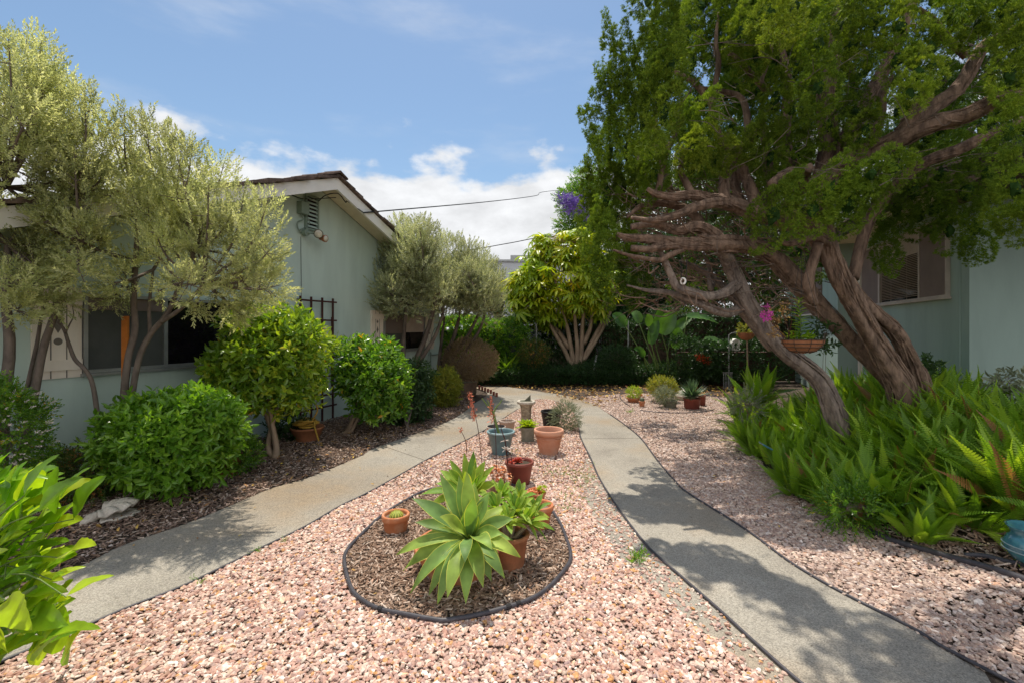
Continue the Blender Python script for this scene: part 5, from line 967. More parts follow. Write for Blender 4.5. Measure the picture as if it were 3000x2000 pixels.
def boxfoliage(mb, lo, hi, n_, T, size, up=.4):
    lo, hi = np.array(lo, float), np.array(hi, float); P = rs.uniform(lo, hi, (n_, 3)); f = rs.rand(n_); s_ = f < .45; P[s_, 2] = hi[2] + rs.normal(0, .05, s_.sum()) + .08 * np.sin(P[s_, 0] * 3.1); q = (f >= .45) & (f < .9); P[q, 1] = lo[1] + rs.normal(0, .05, q.sum())
    o = np.zeros((n_, 3)); o[:, 2] = up; o[s_, 2] = 1; o[q, 1] = -1; o += rs.normal(0, .5, (n_, 3)); k = rs.randint(0, len(T), n_)
    for i_ in range(len(T)): u = k == i_; mb.scatter(T[i_], P[u], frames(o[u]), size * rs.uniform(.7, 1.3, u.sum()))
hg = empty('hedge', (-.9, 13.9, 0), 'clipped green hedge with a sunlit top left of the umbrella tree', 'hedge'); mb = MB(); boxfoliage(mb, (-2.6, 13.6, .2), (.5, 14.9, 1.72), 4200, SP_S, .20); mb.build('foliage', M['camellia'], hg)
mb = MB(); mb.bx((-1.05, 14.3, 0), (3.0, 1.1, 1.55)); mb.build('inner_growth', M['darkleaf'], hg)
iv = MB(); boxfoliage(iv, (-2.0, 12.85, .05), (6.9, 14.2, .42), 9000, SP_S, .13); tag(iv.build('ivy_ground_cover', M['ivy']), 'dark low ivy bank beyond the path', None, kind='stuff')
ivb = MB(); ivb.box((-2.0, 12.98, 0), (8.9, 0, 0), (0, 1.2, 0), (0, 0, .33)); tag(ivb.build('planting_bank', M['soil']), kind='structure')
fg_ = MB(); boxfoliage(fg_, (.6, 14.5, .3), (7.5, 14.95, 1.75), 3600, SP_S, .17); tag(fg_.build('added_fence_creeper', M['ivy']), 'dark creeper added in front of the reed fence to darken it', None, kind='stuff')  # dark leaves added where the fence lies in shade
fg_ = MB(); boxfoliage(fg_, (4.3, 12.3, .2), (7.6, 12.7, 1.15), 1500, SP_S, .17); boxfoliage(fg_, (4.2, 13.5, 1.0), (8.6, 13.9, 2.0), 1300, SP_S, .17); tag(fg_.build('added_wall_creeper', M['ivy']), 'dark creeper added to darken the brick wall and board fence', None, kind='stuff')  # leaves added to stand for shade on the wall and boards
b = W(1225, 860, 13.2); shrub('round_shrub', 'round dull green shrub between the small fern and the pale stems', 'shrub', W(1226, 812, 13.2), (pr(33, 13), .4, pr(29, 13)), 900, SP_S, .14, M['azalea'], b, 3, sr=.015, zmin=.2)
shrub('round_shrub', 'dark rounded shrub between the pale stems and banana plant', 'shrub', W(1416, 822, 13.3), (pr(42, 13), .4, pr(26, 13)), 900, SP_S, .14, M['ivy'], W(1416, 860, 13.3), 3, sr=.015, zmin=.2)
shrub('round_shrub', 'low dark shrub hidden behind the pale stems of the umbrella tree', 'shrub', W(1290, 780, 14.6), (pr(70, 14), .3, pr(45, 14)), 700, SP_S, .16, M['ivy'], W(1290, 860, 14.6), 3, sr=.015, zmin=.2)
# ferns
def frond_t(curve=.35, np_=30, pl=.105, twist=.0):
    V = []; F4 = []; F3 = []; u = np.linspace(0, 1, 9); c_ = np.stack([np.zeros(9), u * (1 - .12 * curve * u), -curve * u ** 2.2], 1)
    def at(t): return np.array([np.interp(t, u, c_[:, k]) for k in range(3)])
    for k in range(8):
        a, b = c_[k], c_[k + 1]; w_ = .006; n0 = len(V); V += [a + [-w_, 0, 0], a + [w_, 0, 0], b + [w_, 0, 0], b + [-w_, 0, 0]]; F4.append([n0, n0 + 1, n0 + 2, n0 + 3])
    for k in range(np_):
        t = .10 + .88 * k / np_; p = at(t); tg = nrm(at(min(1, t + .05)) - p); l_ = pl * math.sin(min(1, (t + .10) * 1.0) ** .6 * math.pi * .97) ** .55 * (1 if t < .7 else 1 - ((t - .7) / .3) ** 1.5 * .75); hw = .40 * .90 / np_
        for s_ in (-1, 1):
            n0 = len(V); out = np.array([s_ * 1.0, 0, .12 + .1 * rs.rand()]) * l_ + tg * l_ * .30; V += [p - tg * hw, p + out * .62 - tg * hw * 1.0, p + out, p + out * .62 + tg * hw * 1.0, p + tg * hw]
            F4.append([n0, n0 + 1, n0 + 3, n0 + 4]); F3.append([n0 + 1, n0 + 2, n0 + 3])
    return (np.array(V), [np.array(F4), np.array(F3)])
FR = [frond_t(c_) for c_ in (.12, .25, .4, .6)]
def fern_mesh(nf, L_, emin=.5, emax=1.45, hue=(0, .9), lean=(0, 0)):
    mb = MB(); a = rs.rand(nf) * 6.28; e_ = rs.uniform(emin, emax, nf); d_ = np.stack([np.cos(a) * np.cos(e_) + lean[0], np.sin(a) * np.cos(e_) + lean[1], np.sin(e_)], 1); k = rs.randint(0, 4, nf); P = np.stack([np.cos(a) * .05, np.sin(a) * .05, np.zeros(nf)], 1) * rs.rand(nf, 1) * 2
    R = frames(d_, np.tile([0, 0, 1.0], (nf, 1)) + rs.normal(0, .35, (nf, 3))); s_ = L_ * rs.uniform(.6, 1.15, nf); rr = rs.uniform(*hue, nf); rr[rs.rand(nf) < .04] = 1.0
    for q in range(4): u = k == q; mb.scatter(FR[q], P[u], R[u], s_[u], rr[u])
    return mb
vari = []
for k in range(8):
    o = fern_mesh(42, .50 if k < 5 else .36, .65, 1.52).build('sword_fern', M['fern']); vari.append(o.data); bpy.data.objects.remove(o)
FG = 'sword ferns massed under the juniper'; fpos = []
def fbed(n_, mind):
    out = []; t_ = 0
    P_ = np.array([[2.95, 2.75], [2.85, 3.5], [2.62, 4.1], [2.95, 5.0], [3.15, 6.1], [3.6, 6.9], [5.6, 7.4], [6.1, 6.6], [5.3, 4.9], [4.7, 3.2], [4.3, 2.3], [3.35, 2.1]])
    while len(out) < n_ and t_ < 9000:
        t_ += 1; p = rs.uniform(P_.min(0), P_.max(0))
        if inpoly(p[None], P_)[0] and all(np.hypot(*(p - q)) > mind for q in out) and abs(p[0]) < p[1] * 1.2 + .3 and math.hypot(p[0] - 3.05, p[1] - 2.68) > .50: out.append(p)
    return out
for i_, p in enumerate(fbed(125, .24)):
    me = vari[rs.randint(0, 5)] if not (p[0] < 3.3 and p[1] < 3.6) else vari[rs.randint(5, 8)]; o = bpy.data.objects.new('sword_fern', me); C.objects.link(o); o.location = (p[0], p[1], float(mound(p[0], p[1]))); o.rotation_euler = (rs.normal(0, .08), rs.normal(0, .08) - .05, rs.rand() * 6.28); d_w = (6.39 - p[0]) * .938 - (6.5 - p[1]) * .345; sc_ = rs.uniform(.85, 1.15) * (.90 + .30 * min(1, max(0, (2.55 - d_w) / .7))); o.scale = (sc_,) * 3
    tag(o, 'green sword fern in the mass of ferns under the juniper', 'fern', FG)
lf = fern_mesh(34, .62, .5, 1.4).build('fern', M['fern']); lf.location = W(1165, 855, 13.1); tag(lf, 'small bright fern in front of the hedge beside the dry shrub', 'fern')
for k, (x, y, D_) in enumerate(((1718, 905, 7.6), (1740, 880, 7.2), (1716, 950, 6.9))): o = bpy.data.objects.new('sword_fern', vari[k]); C.objects.link(o); o.location = W(x, y, D_); o.location[2] = .05 + (.35 if k == 1 else 0); o.scale = (1.25,) * 3; tag(o, 'green sword fern in the mass of ferns under the juniper', 'fern', FG)
# banana-like plants
def big_leaf(mb, P, wd, nrmv, fold=.18, r=None):
    P, _ = smooth(np.array(P, float), np.zeros(len(P)), 5); m_ = len(P); u = np.linspace(0, 1, m_); T_ = nrm(np.gradient(P, axis=0)); side = nrm(np.cross(T_, np.asarray(nrmv, float))); nn = np.cross(side, T_); w_ = wd * np.sin(np.clip(u * .97 + .03, 0, 1) ** .75 * np.pi) ** .6; s_ = np.array([-1, -.5, 0, .5, 1])
    V = P[:, None] + side[:, None] * (w_[:, None] * s_[None])[..., None] * .5 + nn[:, None] * (np.abs(s_)[None] * w_[:, None] * fold)[..., None]; V += nn[:, None] * (np.sin(u * 34)[:, None] * np.abs(s_)[None] * wd * .03)[..., None]
    i, j = np.meshgrid(np.arange(m_ - 1), np.arange(4), indexing='ij'); mb.add(V.reshape(-1, 3), [np.stack([i * 5 + j, i * 5 + j + 1, (i + 1) * 5 + j + 1, (i + 1) * 5 + j], -1).reshape(-1, 4)], r)
ba = empty('giant_bird_of_paradise', W(1540, 870, 13), 'large dark plant with broad paddle leaves in front of the reed fence', 'plant'); ba.location.z = 0; lb = MB(); sb = MB(); D = 12.9
for (s0, s1, tip, wd, nv) in (((1510, 858), (1437, 750), (1405, 722), .34, (-.4, -.7, .6)), ((1520, 858), (1468, 742), (1452, 716), .34, (.3, -.9, .3)), ((1512, 858), (1490, 750), (1486, 722), .28, (.3, -.9, .3)), ((1540, 858), (1520, 768), (1550, 716), .46, (-.2, -1, .1)), ((1552, 858), (1550, 800), (1560, 752), .38, (0, -1, .1)), ((1556, 858), (1578, 728), (1652, 744), .36, (.1, -.5, .8)), ((1560, 850), (1618, 778), (1676, 800), .26, (.1, -.5, .8)), ((1562, 850), (1590, 814), (1658, 796), .28, (.1, -.7, .7)), ((1500, 850), (1480, 818), (1456, 800), .22, (-.2, -.8, .5)), ((1530, 850), (1540, 770), (1590, 728), .3, (.1, -.8, .6)), ((1520, 850), (1495, 790), (1512, 735), .3, (-.5, -.9, .1)), ((1530, 850), (1500, 760), (1520, 705), .32, (.5, -.9, .1))):
    dd = rs.uniform(-.5, .5); a, b, c_ = W(*s0, D), W(*s1, D + dd * .7), W(*tip, D + dd); a[2] = .2; sb.tube([a, (a + b) / 2 + rs.normal(0, .04, 3), b], [.022, .018, .012], 7, sub=4)
    big_leaf(lb, [b, b + (c_ - b) * .5 + UP * .06, c_], wd, nv, r=rs.rand())
lb.build('leaves', M['banana'], ba, smooth=True); sb.build('stems', M['greenstem'], ba, smooth=True)
br_ = shrub('bromeliad_bush', 'dark leafy bush with bright red flowers below the paddle leaves', 'shrub', W(1612, 845, 12.6), (pr(36, 12.6), .35, pr(30, 12.6)), 500, SP_C, .15, M['darkleaf'], W(1612, 880, 12.6), 3, sr=.015)
mb = MB(); [blob(mb, W(x, y, 12.25), (.09, .06, .09), 60, SP_S, .05, .6, .2, .2) for x, y in ((1611, 822), (1624, 827), (1604, 819))]; mb.build('red_flowers', M['redflower'], br_)
# poles, birdhouse, forks, wall planter
for (x, y0, y1, D_, lab) in ((1443, 738, 788, 14.0, 'thin white pole left of the paddle leaved plant'), (1232, 744, 782, 14.0, 'thin grey pole between the hedge and umbrella tree')):
    a, b = W(x, y1, D_), W(x, y0, D_); a[2] = .1; MBt = MB(); MBt.tube([a, b], .022, 8); tag(MBt.build('garden_pole', M['galv']), lab, 'pole')
a = W(1362, 845, 13.3); b = W(1371, 815, 13.4); a[2] = .3; MBt = MB(); MBt.tube([a, b], .025, 8); tag(MBt.build('garden_stake', M['galv']), 'short leaning pale stake right of the umbrella tree stems', 'stake')
bh = empty('birdhouse_pole', W(1674, 880, 12.2), 'slim metal pole in front of the brick wall', 'pole'); bh.location.z = 0; mb = MB(); a = W(1674, 868, 12.2); b = W(1674, 770, 12.2); a[2] = 0; mb.tube([a, b], .016, 8); mb.tube([b, b + np.array([.08, 0, .06]), b + np.array([.22, 0, .05])], .008, 6, sub=4); mb.build('shaft', M['galv'], bh)
hb_ = empty('birdhouse', W(1690, 806, 12.3), 'small weathered white birdhouse with arched roof by the pole', 'birdhouse'); c_ = W(1690, 805, 12.3); k = 12.3 / F
mb = MB(); prism(mb, [c_ + np.array([x * k, 0, z * k]) for x, z in ((-9, 0), (9, 0), (9, 17), (5, 22), (0, 24), (-5, 22), (-9, 17))], np.array([0, .12, 0])); mb.build('body', M['white'], hb_)
mb = MB(); prism(mb, [c_ + np.array([x * k, -.03, z * k]) for x, z in ((-12, 14), (-9, 17), (-5, 22.2), (0, 24.3), (5, 22.2), (9, 17), (12, 14), (12, 16.5), (6, 24.5), (0, 27), (-6, 24.5), (-12, 16.5))], np.array([0, .19, 0])); mb.build('roof', M['white'], hb_)
mb = MB(); mb.tube([c_ + np.array([0, -.004, 14 * k]), c_ + np.array([0, .001, 14 * k])], .03, 16); mb.tube([c_ + np.array([0, -.03, 6 * k]), c_ + np.array([0, .001, 6 * k])], .008, 8); mb.build('entrance_hole', M['room'], hb_)
gf = empty('garden_fork', W(1672, 876, 12.1), 'old garden fork heads standing at the brick wall', 'garden tool'); gf.location.z = 0; mb = MB()
for q in range(6): x = 1662 + q * 3.8; a = W(x, 876, 12.1); b = W(x, 856, 12.15); a[2] = .01; mb.tube([a, b], .007, 5)
mb.tube([W(1660, 855, 12.15), W(1683, 855, 12.15)], .01, 6); mb.build('tines', M['galv'], gf)
wp = empty('wall_planter', W(1712, 773, 11.5), 'ribbed terracotta half bowl planter hanging behind the grey trunk', 'planter'); mb = MB(); c_ = W(1714, 764, 11.5); a = np.linspace(0, 2 * np.pi, 49)[:-1]; V = []
for q, (rr, z) in enumerate(((.20, 0), (.195, -.05), (.17, -.11), (.11, -.17), (.02, -.19))): V.append(np.stack([rr * (1 + .07 * np.abs(np.sin(a * 8))) * np.cos(a), rr * np.sin(a) * .8, np.full(48, z)], 1) + c_)
i, j = np.meshgrid(np.arange(4), np.arange(48), indexing='ij'); j2 = (j + 1) % 48; mb.add(np.concatenate(V), [np.stack([i * 48 + j, i * 48 + j2, (i + 1) * 48 + j2, (i + 1) * 48 + j], -1).reshape(-1, 4)]); mb.build('bowl', M['terra_dirty'], wp, smooth=True); fb = MB(); blob(fb, c_ + UP * .08, (.2, .15, .1), 80, SP_S, .12); fb.build('foliage', M['yellowleaf'], wp); mb = MB(); mb.tube([c_ + np.array([.02, .0, -.18]), c_ + np.array([.06, .05, -.8])], .02, 6); mb.tube([c_ + np.array([.06, .05, -.8]), np.array([c_[0] + .1, c_[1] + .1, 0])], .02, 6); mb.build('support_post', M['twig_tan'], wp)
# ------------------------------------------------------------------ juniper
def tuft_t(n_=7):
    V = []; Fc = []; r = []
    for k in range(n_):
        e_ = rs.uniform(.05, .75); a = rs.rand() * 6.28; d_ = np.array([math.cos(a) * math.sin(e_), math.cos(e_), math.sin(a) * math.sin(e_)]); s_ = nrm(np.cross(d_, ranu(1)[0])); b = d_ * .05; L_ = rs.uniform(.6, 1.1); w_ = .058; n0 = len(V)
        V += [b, b + d_ * L_ * .55 + s_ * w_, b + d_ * L_, b + d_ * L_ * .55 - s_ * w_]; Fc.append([n0, n0 + 1, n0 + 2, n0 + 3]); r += [rs.rand()] * 4
    return (np.array(V), [np.array(Fc)], np.array(r))
TF = [tuft_t(8) for _ in range(6)]
def jclump(mb, c, ax, L_, R_, dens=1.0, size=.06, r=None):
    """flame shaped juniper clump: pointed at the end of ax, knobbly surface of small tufts"""
    ax = nrm(ax); area = L_ * R_ * 7; k_ = size / .042; nk = int(area * 175 * dens / k_ ** 1.7) + 8; nt = 9; Kd = ranu(16); d_ = ranu(nk); fr = frames(np.array([ax]))[0]; base = rs.rand() if r is None else r
    ax = nrm(ax + np.array([0, 0, .3]))
    def place(dv, q):
        lc = dv * q[:, None]; yy = dv[:, 1]; wp = np.where(yy > 0, 1 - .55 * yy ** 1.3, 1 - .15 * yy ** 2); lo = lc * np.array([R_, L_ * .5, R_]); lo[:, [0, 2]] *= wp[:, None]; return lo
    q = lobed(d_, Kd, .42, .15) * (1 - .10 * rs.rand(nk)); lo = place(d_, q); P = lo @ fr.T + c; o = nrm(nrm(lo / np.array([R_, L_ * .5, R_])) @ fr.T + ax * .45)
    rk = rs.uniform(.022, .044, nk) * k_; P = np.repeat(P, nt, 0); o = np.repeat(o, nt, 0); rk = np.repeat(rk, nt); v = nrm(ranu(nk * nt) + o * .9); P = P + v * (rk * rs.uniform(.45, 1, nk * nt))[:, None]; dd = v * .8 + o * .6 + ax * .3; n_ = nk * nt
    rr = np.clip(base * .75 + .22 * np.repeat(rs.rand(nk), nt) + .12 * rs.rand(n_), 0, 1); k = rs.randint(0, 6, n_)
    for i_ in range(6): u = k == i_; mb.scatter(TF[i_], P[u], frames(dd[u]), size * .76 * rs.uniform(.7, 1.2, u.sum()), rr[u])
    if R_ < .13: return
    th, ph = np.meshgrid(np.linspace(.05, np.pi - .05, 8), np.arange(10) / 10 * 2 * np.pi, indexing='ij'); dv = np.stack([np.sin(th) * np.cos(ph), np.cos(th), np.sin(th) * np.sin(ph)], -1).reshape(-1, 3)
    V = place(dv, lobed(dv, Kd, .42, .15) * .30) @ fr.T + c; i, j = np.meshgrid(np.arange(7), np.arange(10), indexing='ij'); j2 = (j + 1) % 10; mb.add(V, [np.stack([i * 10 + j, i * 10 + j2, (i + 1) * 10 + j2, (i + 1) * 10 + j], -1).reshape(-1, 4)], 0.0)  # opaque core in the darkest leaf tone, added to darken the clump inside
ju = empty('juniper_tree', G(2120, 1075), 'huge twisted juniper with three leaning trunks over the fern bed', 'tree'); ju.location = (4.75, 5.2, .3)
def limb(mb, pts, rads, n_=12, rough=.22, sub=5):
    mb.tube(Wl(pts), rads, n_, rough, sub=sub)
    if max(rads) < .045: return
    P, q = smooth(np.array(Wl(pts)), np.array(rads), sub); m_ = len(P); T_ = nrm(np.gradient(P, axis=0)); u_ = nrm(np.cross(T_[0], [.3, .2, 1])); U = []
    for i in range(m_): u_ = nrm(u_ - T_[i] * np.dot(u_, T_[i])); U.append(u_)
    U = np.array(U); Vv = np.cross(T_, U); tot = np.linalg.norm(np.diff(P, axis=0), axis=1).sum()
    for k in range(int(8 + tot * max(rads) * 330)):
        l_ = rs.randint(4, 12); i0 = rs.randint(0, max(1, m_ - l_)); i1 = min(m_, i0 + l_)
        if i1 - i0 < 3: continue
        a = rs.rand() * 6.28 + np.linspace(0, rs.normal(.25, .3), i1 - i0); rr = q[i0:i1] * (rs.uniform(.93, 1.06) + np.linspace(0, rs.uniform(0, .22), i1 - i0) * (rs.rand() < .3))
        mb.tube(P[i0:i1] + (np.cos(a) * rr)[:, None] * U[i0:i1] + (np.sin(a) * rr)[:, None] * Vv[i0:i1] + rs.normal(0, .003, (i1 - i0, 3)), np.sin(np.linspace(.15, 2.99, i1 - i0)) * max(.005, q[i0] * rs.uniform(.05, .15)), 5, .3, cap=False)
tb = MB()
limb(tb, [(2105, 1040, 5.15), (2075, 900, 5.1), (2030, 820, 5.08), (1998, 765, 5.05), (1968, 710, 5.0), (1935, 650, 4.95), (1908, 590, 4.95), (1893, 530, 4.95), (1885, 470, 5.0), (1890, 410, 5.05)], [.145, .118, .102, .093, .088, .086, .084, .08, .078, .074], 18, .42)
limb(tb, [(2175, 1040, 5.25), (2125, 900, 5.2), (2095, 830, 5.2), (2060, 765, 5.16), (2010, 720, 5.1), (1975, 680, 5.03), (1955, 640, 4.98)], [.10, .08, .075, .072, .066, .05, .03], 16, .42)
limb(tb, [(2110, 960, 5.3), (2050, 880, 5.35), (1965, 793, 5.35), (1905, 730, 5.3), (1860, 680, 5.3), (1810, 625, 5.2), (1775, 590, 5.15), (1730, 568, 5.1), (1680, 560, 5.0), (1630, 560, 4.95), (1570, 560, 4.9), (1500, 550, 4.85), (1440, 545, 4.8), (1416, 537, 4.78)], [.08, .085, .09, .092, .095, .095, .09, .09, .082, .075, .062, .046, .03, .02], 16, .32)
limb(tb, [(1893, 560, 4.95), (1860, 520, 4.98), (1810, 505, 5.0), (1747, 491, 5.0), (1708, 479, 5.0), (1663, 461, 4.95), (1633, 457, 4.9), (1591, 449, 4.85), (1543, 452, 4.8), (1507, 446, 4.75), (1486, 434, 4.75)], [.12, .11, .10, .09, .08, .07, .06, .052, .042, .034, .02], 10)
limb(tb, [(1690, 475, 5.0), (1657, 466, 4.9), (1620, 470, 4.8), (1591, 479, 4.75), (1555, 494, 4.7), (1501, 506, 4.65), (1450, 500, 4.6)], [.06, .055, .05, .045, .038, .03, .015], 9)
limb(tb, [(1660, 570, 5), (1640, 540, 5.0), (1600, 520, 4.95), (1560, 530, 4.9), (1524, 520, 4.85), (1500, 515, 4.8), (1450, 522, 4.75)], [.08, .07, .06, .05, .045, .035, .03], 9)
limb(tb, [(1580, 562, 4.9), (1528, 566, 4.85), (1490, 572, 4.8), (1450, 570, 4.78)], [.05, .04, .036, .032], 9)
limb(tb, [(1573, 570, 4.9), (1530, 590, 4.85), (1513, 597, 4.85), (1453, 588, 4.8), (1408, 574, 4.75)], [.035, .03, .028, .02, .012], 8)
limb(tb, [(1620, 555, 4.95), (1600, 500, 5.1), (1545, 470, 5.1), (1480, 470, 5.0), (1440, 500, 4.95)], [.05, .045, .04, .03, .015], 8)
# uprights
for P_, r_ in (([(1665, 462, 4.95), (1664, 420, 5), (1670, 375, 5.05), (1690, 340, 5.1), (1710, 330, 5.1), (1740, 297, 5.05), (1755, 268, 5.0)], [.06, .055, .05, .045, .04, .038, .034]),
    ([(1731, 485, 5.0), (1731, 450, 5.05), (1707, 399, 5.1), (1700, 360, 5.1), (1665, 330, 5.2), (1647, 300, 5.2), (1635, 255, 5.2), (1641, 210, 5.2), (1650, 144, 5.2), (1644, 99, 5.2), (1650, 30, 5.2)], [.07, .065, .055, .045, .04, .036, .034, .03, .028, .022, .015]),
    ([(1540, 450, 4.8), (1515, 444, 4.85), (1521, 390, 4.9), (1533, 345, 4.95), (1554, 303, 5.0), (1560, 260, 5.0)], [.035, .038, .035, .03, .026, .015]), ([(1640, 262, 5.2), (1629, 234, 5.2), (1593, 192, 5.15), (1560, 171, 5.1), (1530, 150, 5.1)], [.036, .034, .03, .024, .012]),
    ([(1720, 330, 5.1), (1713, 255, 5.2), (1698, 222, 5.25), (1653, 210, 5.3), (1600, 200, 5.3)], [.04, .036, .032, .026, .015]), ([(1760, 210, 5.2), (1725, 171, 5.1), (1698, 141, 5.0), (1674, 123, 5.0)], [.034, .034, .032, .026]), ([(1776, 215, 5.2), (1750, 190, 5.2), (1758, 162, 5.2), (1772, 114, 5.2), (1766, 60, 5.2)], [.03, .026, .022, .02, .012]),
    ([(1590, 450, 4.85), (1575, 420, 4.9), (1564, 395, 4.95), (1567, 350, 5.0)], [.04, .035, .03, .018]), ([(1700, 470, 5.2), (1690, 420, 5.3), (1686, 370, 5.3), (1672, 300, 5.4)], [.05, .045, .04, .02]), ([(1760, 480, 5.2), (1772, 420, 5.3), (1760, 360, 5.4), (1750, 250, 5.5)], [.07, .06, .05, .03]), ([(1800, 500, 5.3), (1830, 420, 5.4), (1800, 330, 5.5), (1810, 200, 5.6), (1790, 90, 5.6)], [.09, .08, .07, .05, .03]),
    ([(1540, 440, 5.4), (1530, 400, 5.5), (1505, 330, 5.6), (1510, 230, 5.7)], [.04, .035, .03, .015]), ([(1500, 450, 5.6), (1476, 400, 5.7), (1470, 350, 5.8), (1488, 290, 5.8)], [.04, .04, .03, .015])): limb(tb, P_, r_, 9, .2)
# right hand limbs
for P_, r_ in (([(1890, 420, 5.05), (1905, 395, 5.0), (1941, 372, 4.9), (1985, 352, 4.8), (2040, 333, 4.65), (2094, 306, 4.5), (2154, 282, 4.4), (2214, 267, 4.3), (2274, 240, 4.2), (2330, 224, 4.1), (2420, 200, 4.0)], [.12, .11, .10, .095, .09, .085, .08, .075, .07, .06, .05]),
    ([(1885, 440, 5.05), (1850, 420, 4.95), (1820, 400, 4.85), (1790, 412, 4.8), (1770, 425, 4.75)], [.09, .07, .06, .05, .045]), ([(1850, 430, 4.9), (1850, 400, 4.75), (1858, 386, 4.6)], [.06, .05, .048]), ([(2060, 325, 4.6), (2082, 294, 4.55), (2105, 255, 4.5), (2134, 216, 4.45)], [.07, .065, .055, .05]),
    ([(2075, 300, 4.6), (2115, 265, 4.6), (2148, 240, 4.6), (2184, 219, 4.6), (2214, 186, 4.6), (2240, 140, 4.6), (2262, 104, 4.6), (2310, 80, 4.5), (2380, 40, 4.4)], [.08, .075, .07, .068, .065, .06, .05, .045, .03]),
    ([(1960, 640, 5.1), (1990, 520, 5.2), (2031, 455, 5.1), (2076, 411, 5.0), (2124, 374, 4.9), (2196, 347, 4.8), (2268, 313, 4.7), (2360, 270, 4.6)], [.06, .06, .06, .055, .052, .05, .045, .03]), ([(2220, 130, 4.6), (2172, 87, 4.6), (2145, 48, 4.55), (2110, 20, 4.5)], [.04, .036, .03, .02]), ([(2000, 345, 4.8), (2022, 270, 4.9), (2028, 215, 4.9), (2048, 175, 4.9)], [.05, .04, .035, .02]), ([(1890, 410, 5.05), (1905, 330, 5.1), (1895, 220, 5.2), (1920, 100, 5.3), (1910, -60, 5.4)], [.10, .09, .08, .06, .04]), ([(1925, 350, 5.1), (1990, 240, 5.2), (2060, 100, 5.2), (2120, -60, 5.2)], [.08, .07, .05, .03]),
    ([(1905, 560, 4.9), (1870, 545, 4.85), (1820, 560, 4.8), (1790, 555, 4.8)], [.05, .04, .03, .02]), ([(1872, 700, 4.9), (1858, 660, 4.85), (1862, 620, 4.85), (1880, 560, 4.85)], [.035, .05, .045, .05])): limb(tb, P_, r_, 10, .2)
tr1 = tb.build('trunk', M['bark'], ju, smooth=True)
tb = MB()
limb(tb, [(1935, 1010, 5.0), (1910, 925, 5.0), (1873, 862, 5.05), (1801, 806, 5.1), (1753, 746, 5.15), (1708, 677, 5.2), (1684, 626, 5.2), (1668, 590, 5.1), (1655, 570, 5.0)], [.115, .10, .092, .086, .082, .078, .072, .066, .058], 14, .28)
limb(tb, [(1700, 655, 5.2), (1690, 656, 5.15), (1663, 674, 5.1), (1627, 681, 5.05), (1588, 672, 5.0), (1555, 659, 4.95), (1543, 636, 4.95), (1528, 602, 4.95), (1515, 575, 4.9)], [.05, .052, .05, .048, .045, .042, .038, .032, .02], 10)
limb(tb, [(1775, 800, 5.3), (1720, 730, 5.3), (1699, 712, 5.25), (1672, 720, 5.2), (1633, 710, 5.15), (1603, 695, 5.1), (1543, 674, 5.1), (1490, 668, 5.1), (1440, 655, 5.0)], [.06, .055, .052, .05, .048, .04, .03, .02, .01], 10)
limb(tb, [(1745, 740, 5.4), (1690, 690, 5.5), (1640, 640, 5.6), (1600, 615, 5.7), (1560, 600, 5.7)], [.05, .04, .035, .03, .015], 8)
limb(tb, [(1640, 640, 5.6), (1632, 665, 5.5), (1628, 610, 5.6), (1618, 590, 5.6)], [.03, .03, .025, .02], 8)
tb.build('trunk', M['bark_grey'], ju, smooth=True)
# dead twigs under and inside the crown
tw = MB()
for k in range(330):
    if k < 190: x, y, D_ = rs.uniform(1440, 1900), rs.uniform(560, 720) if k < 120 else rs.uniform(430, 560), rs.uniform(4.9, 6.6)
    else: x, y, D_ = rs.uniform(1560, 2330), rs.uniform(60, 440), rs.uniform(4.1, 5.2)
    if k < 120 and y > 740 - (x - 1400) * .02: continue
    p = W(x, y, D_); dv = np.array([-abs(rs.normal(.22, .2)) if k < 190 else rs.normal(0, .25), rs.normal(0, .2), rs.normal(.02, .1)]); P = [p, p + dv * .5 + rs.normal(0, .05, 3), p + dv + rs.normal(0, .07, 3)]; r_ = rs.uniform(.003, .009) if k < 190 else rs.uniform(.002, .0055)
    tw.tube(P, [r_, r_ * .8, r_ * .35], 5, sub=5, cap=False)
    if rs.rand() < .6: q = P[1]; tw.tube([q, q + dv * .35 + rs.normal(0, .08, 3)], [r_ * .6, r_ * .2], 4, cap=False)
tw.build('dead_twigs', M['twig'], ju)['kind'] = 'stuff'; tw = MB()
for k in range(230):
    x, y, D_ = rs.uniform(1480, 1890), rs.choice([rs.uniform(430, 560), rs.uniform(570, 715)]), rs.uniform(4.85, 6.4)
    p = W(x, y, D_); l_ = rs.uniform(.25, .65); an = rs.normal(2.9, .6); dv = np.array([math.cos(an), rs.normal(0, .3), abs(math.sin(an)) * .5 + rs.normal(0, .12)]) * l_; r_ = rs.uniform(.004, .012)
    P = [p, p + dv * .3 + rs.normal(0, .04, 3), p + dv * .65 + rs.normal(0, .06, 3), p + dv + UP * rs.uniform(-.05, .15)]; tw.tube(P, [r_, r_ * .85, r_ * .6, r_ * .25], 6, .2, sub=4)
    for q in range(2): a_ = P[rs.randint(1, 3)]; tw.tube([a_, a_ + dv * .3 + rs.normal(0, .07, 3), a_ + dv * .5 + rs.normal(0, .12, 3)], [r_ * .5, r_ * .35, r_ * .12], 5, sub=3, cap=False)
tw.build('twisted_branches', M['bark'], ju)['kind'] = 'stuff'
fb = MB()
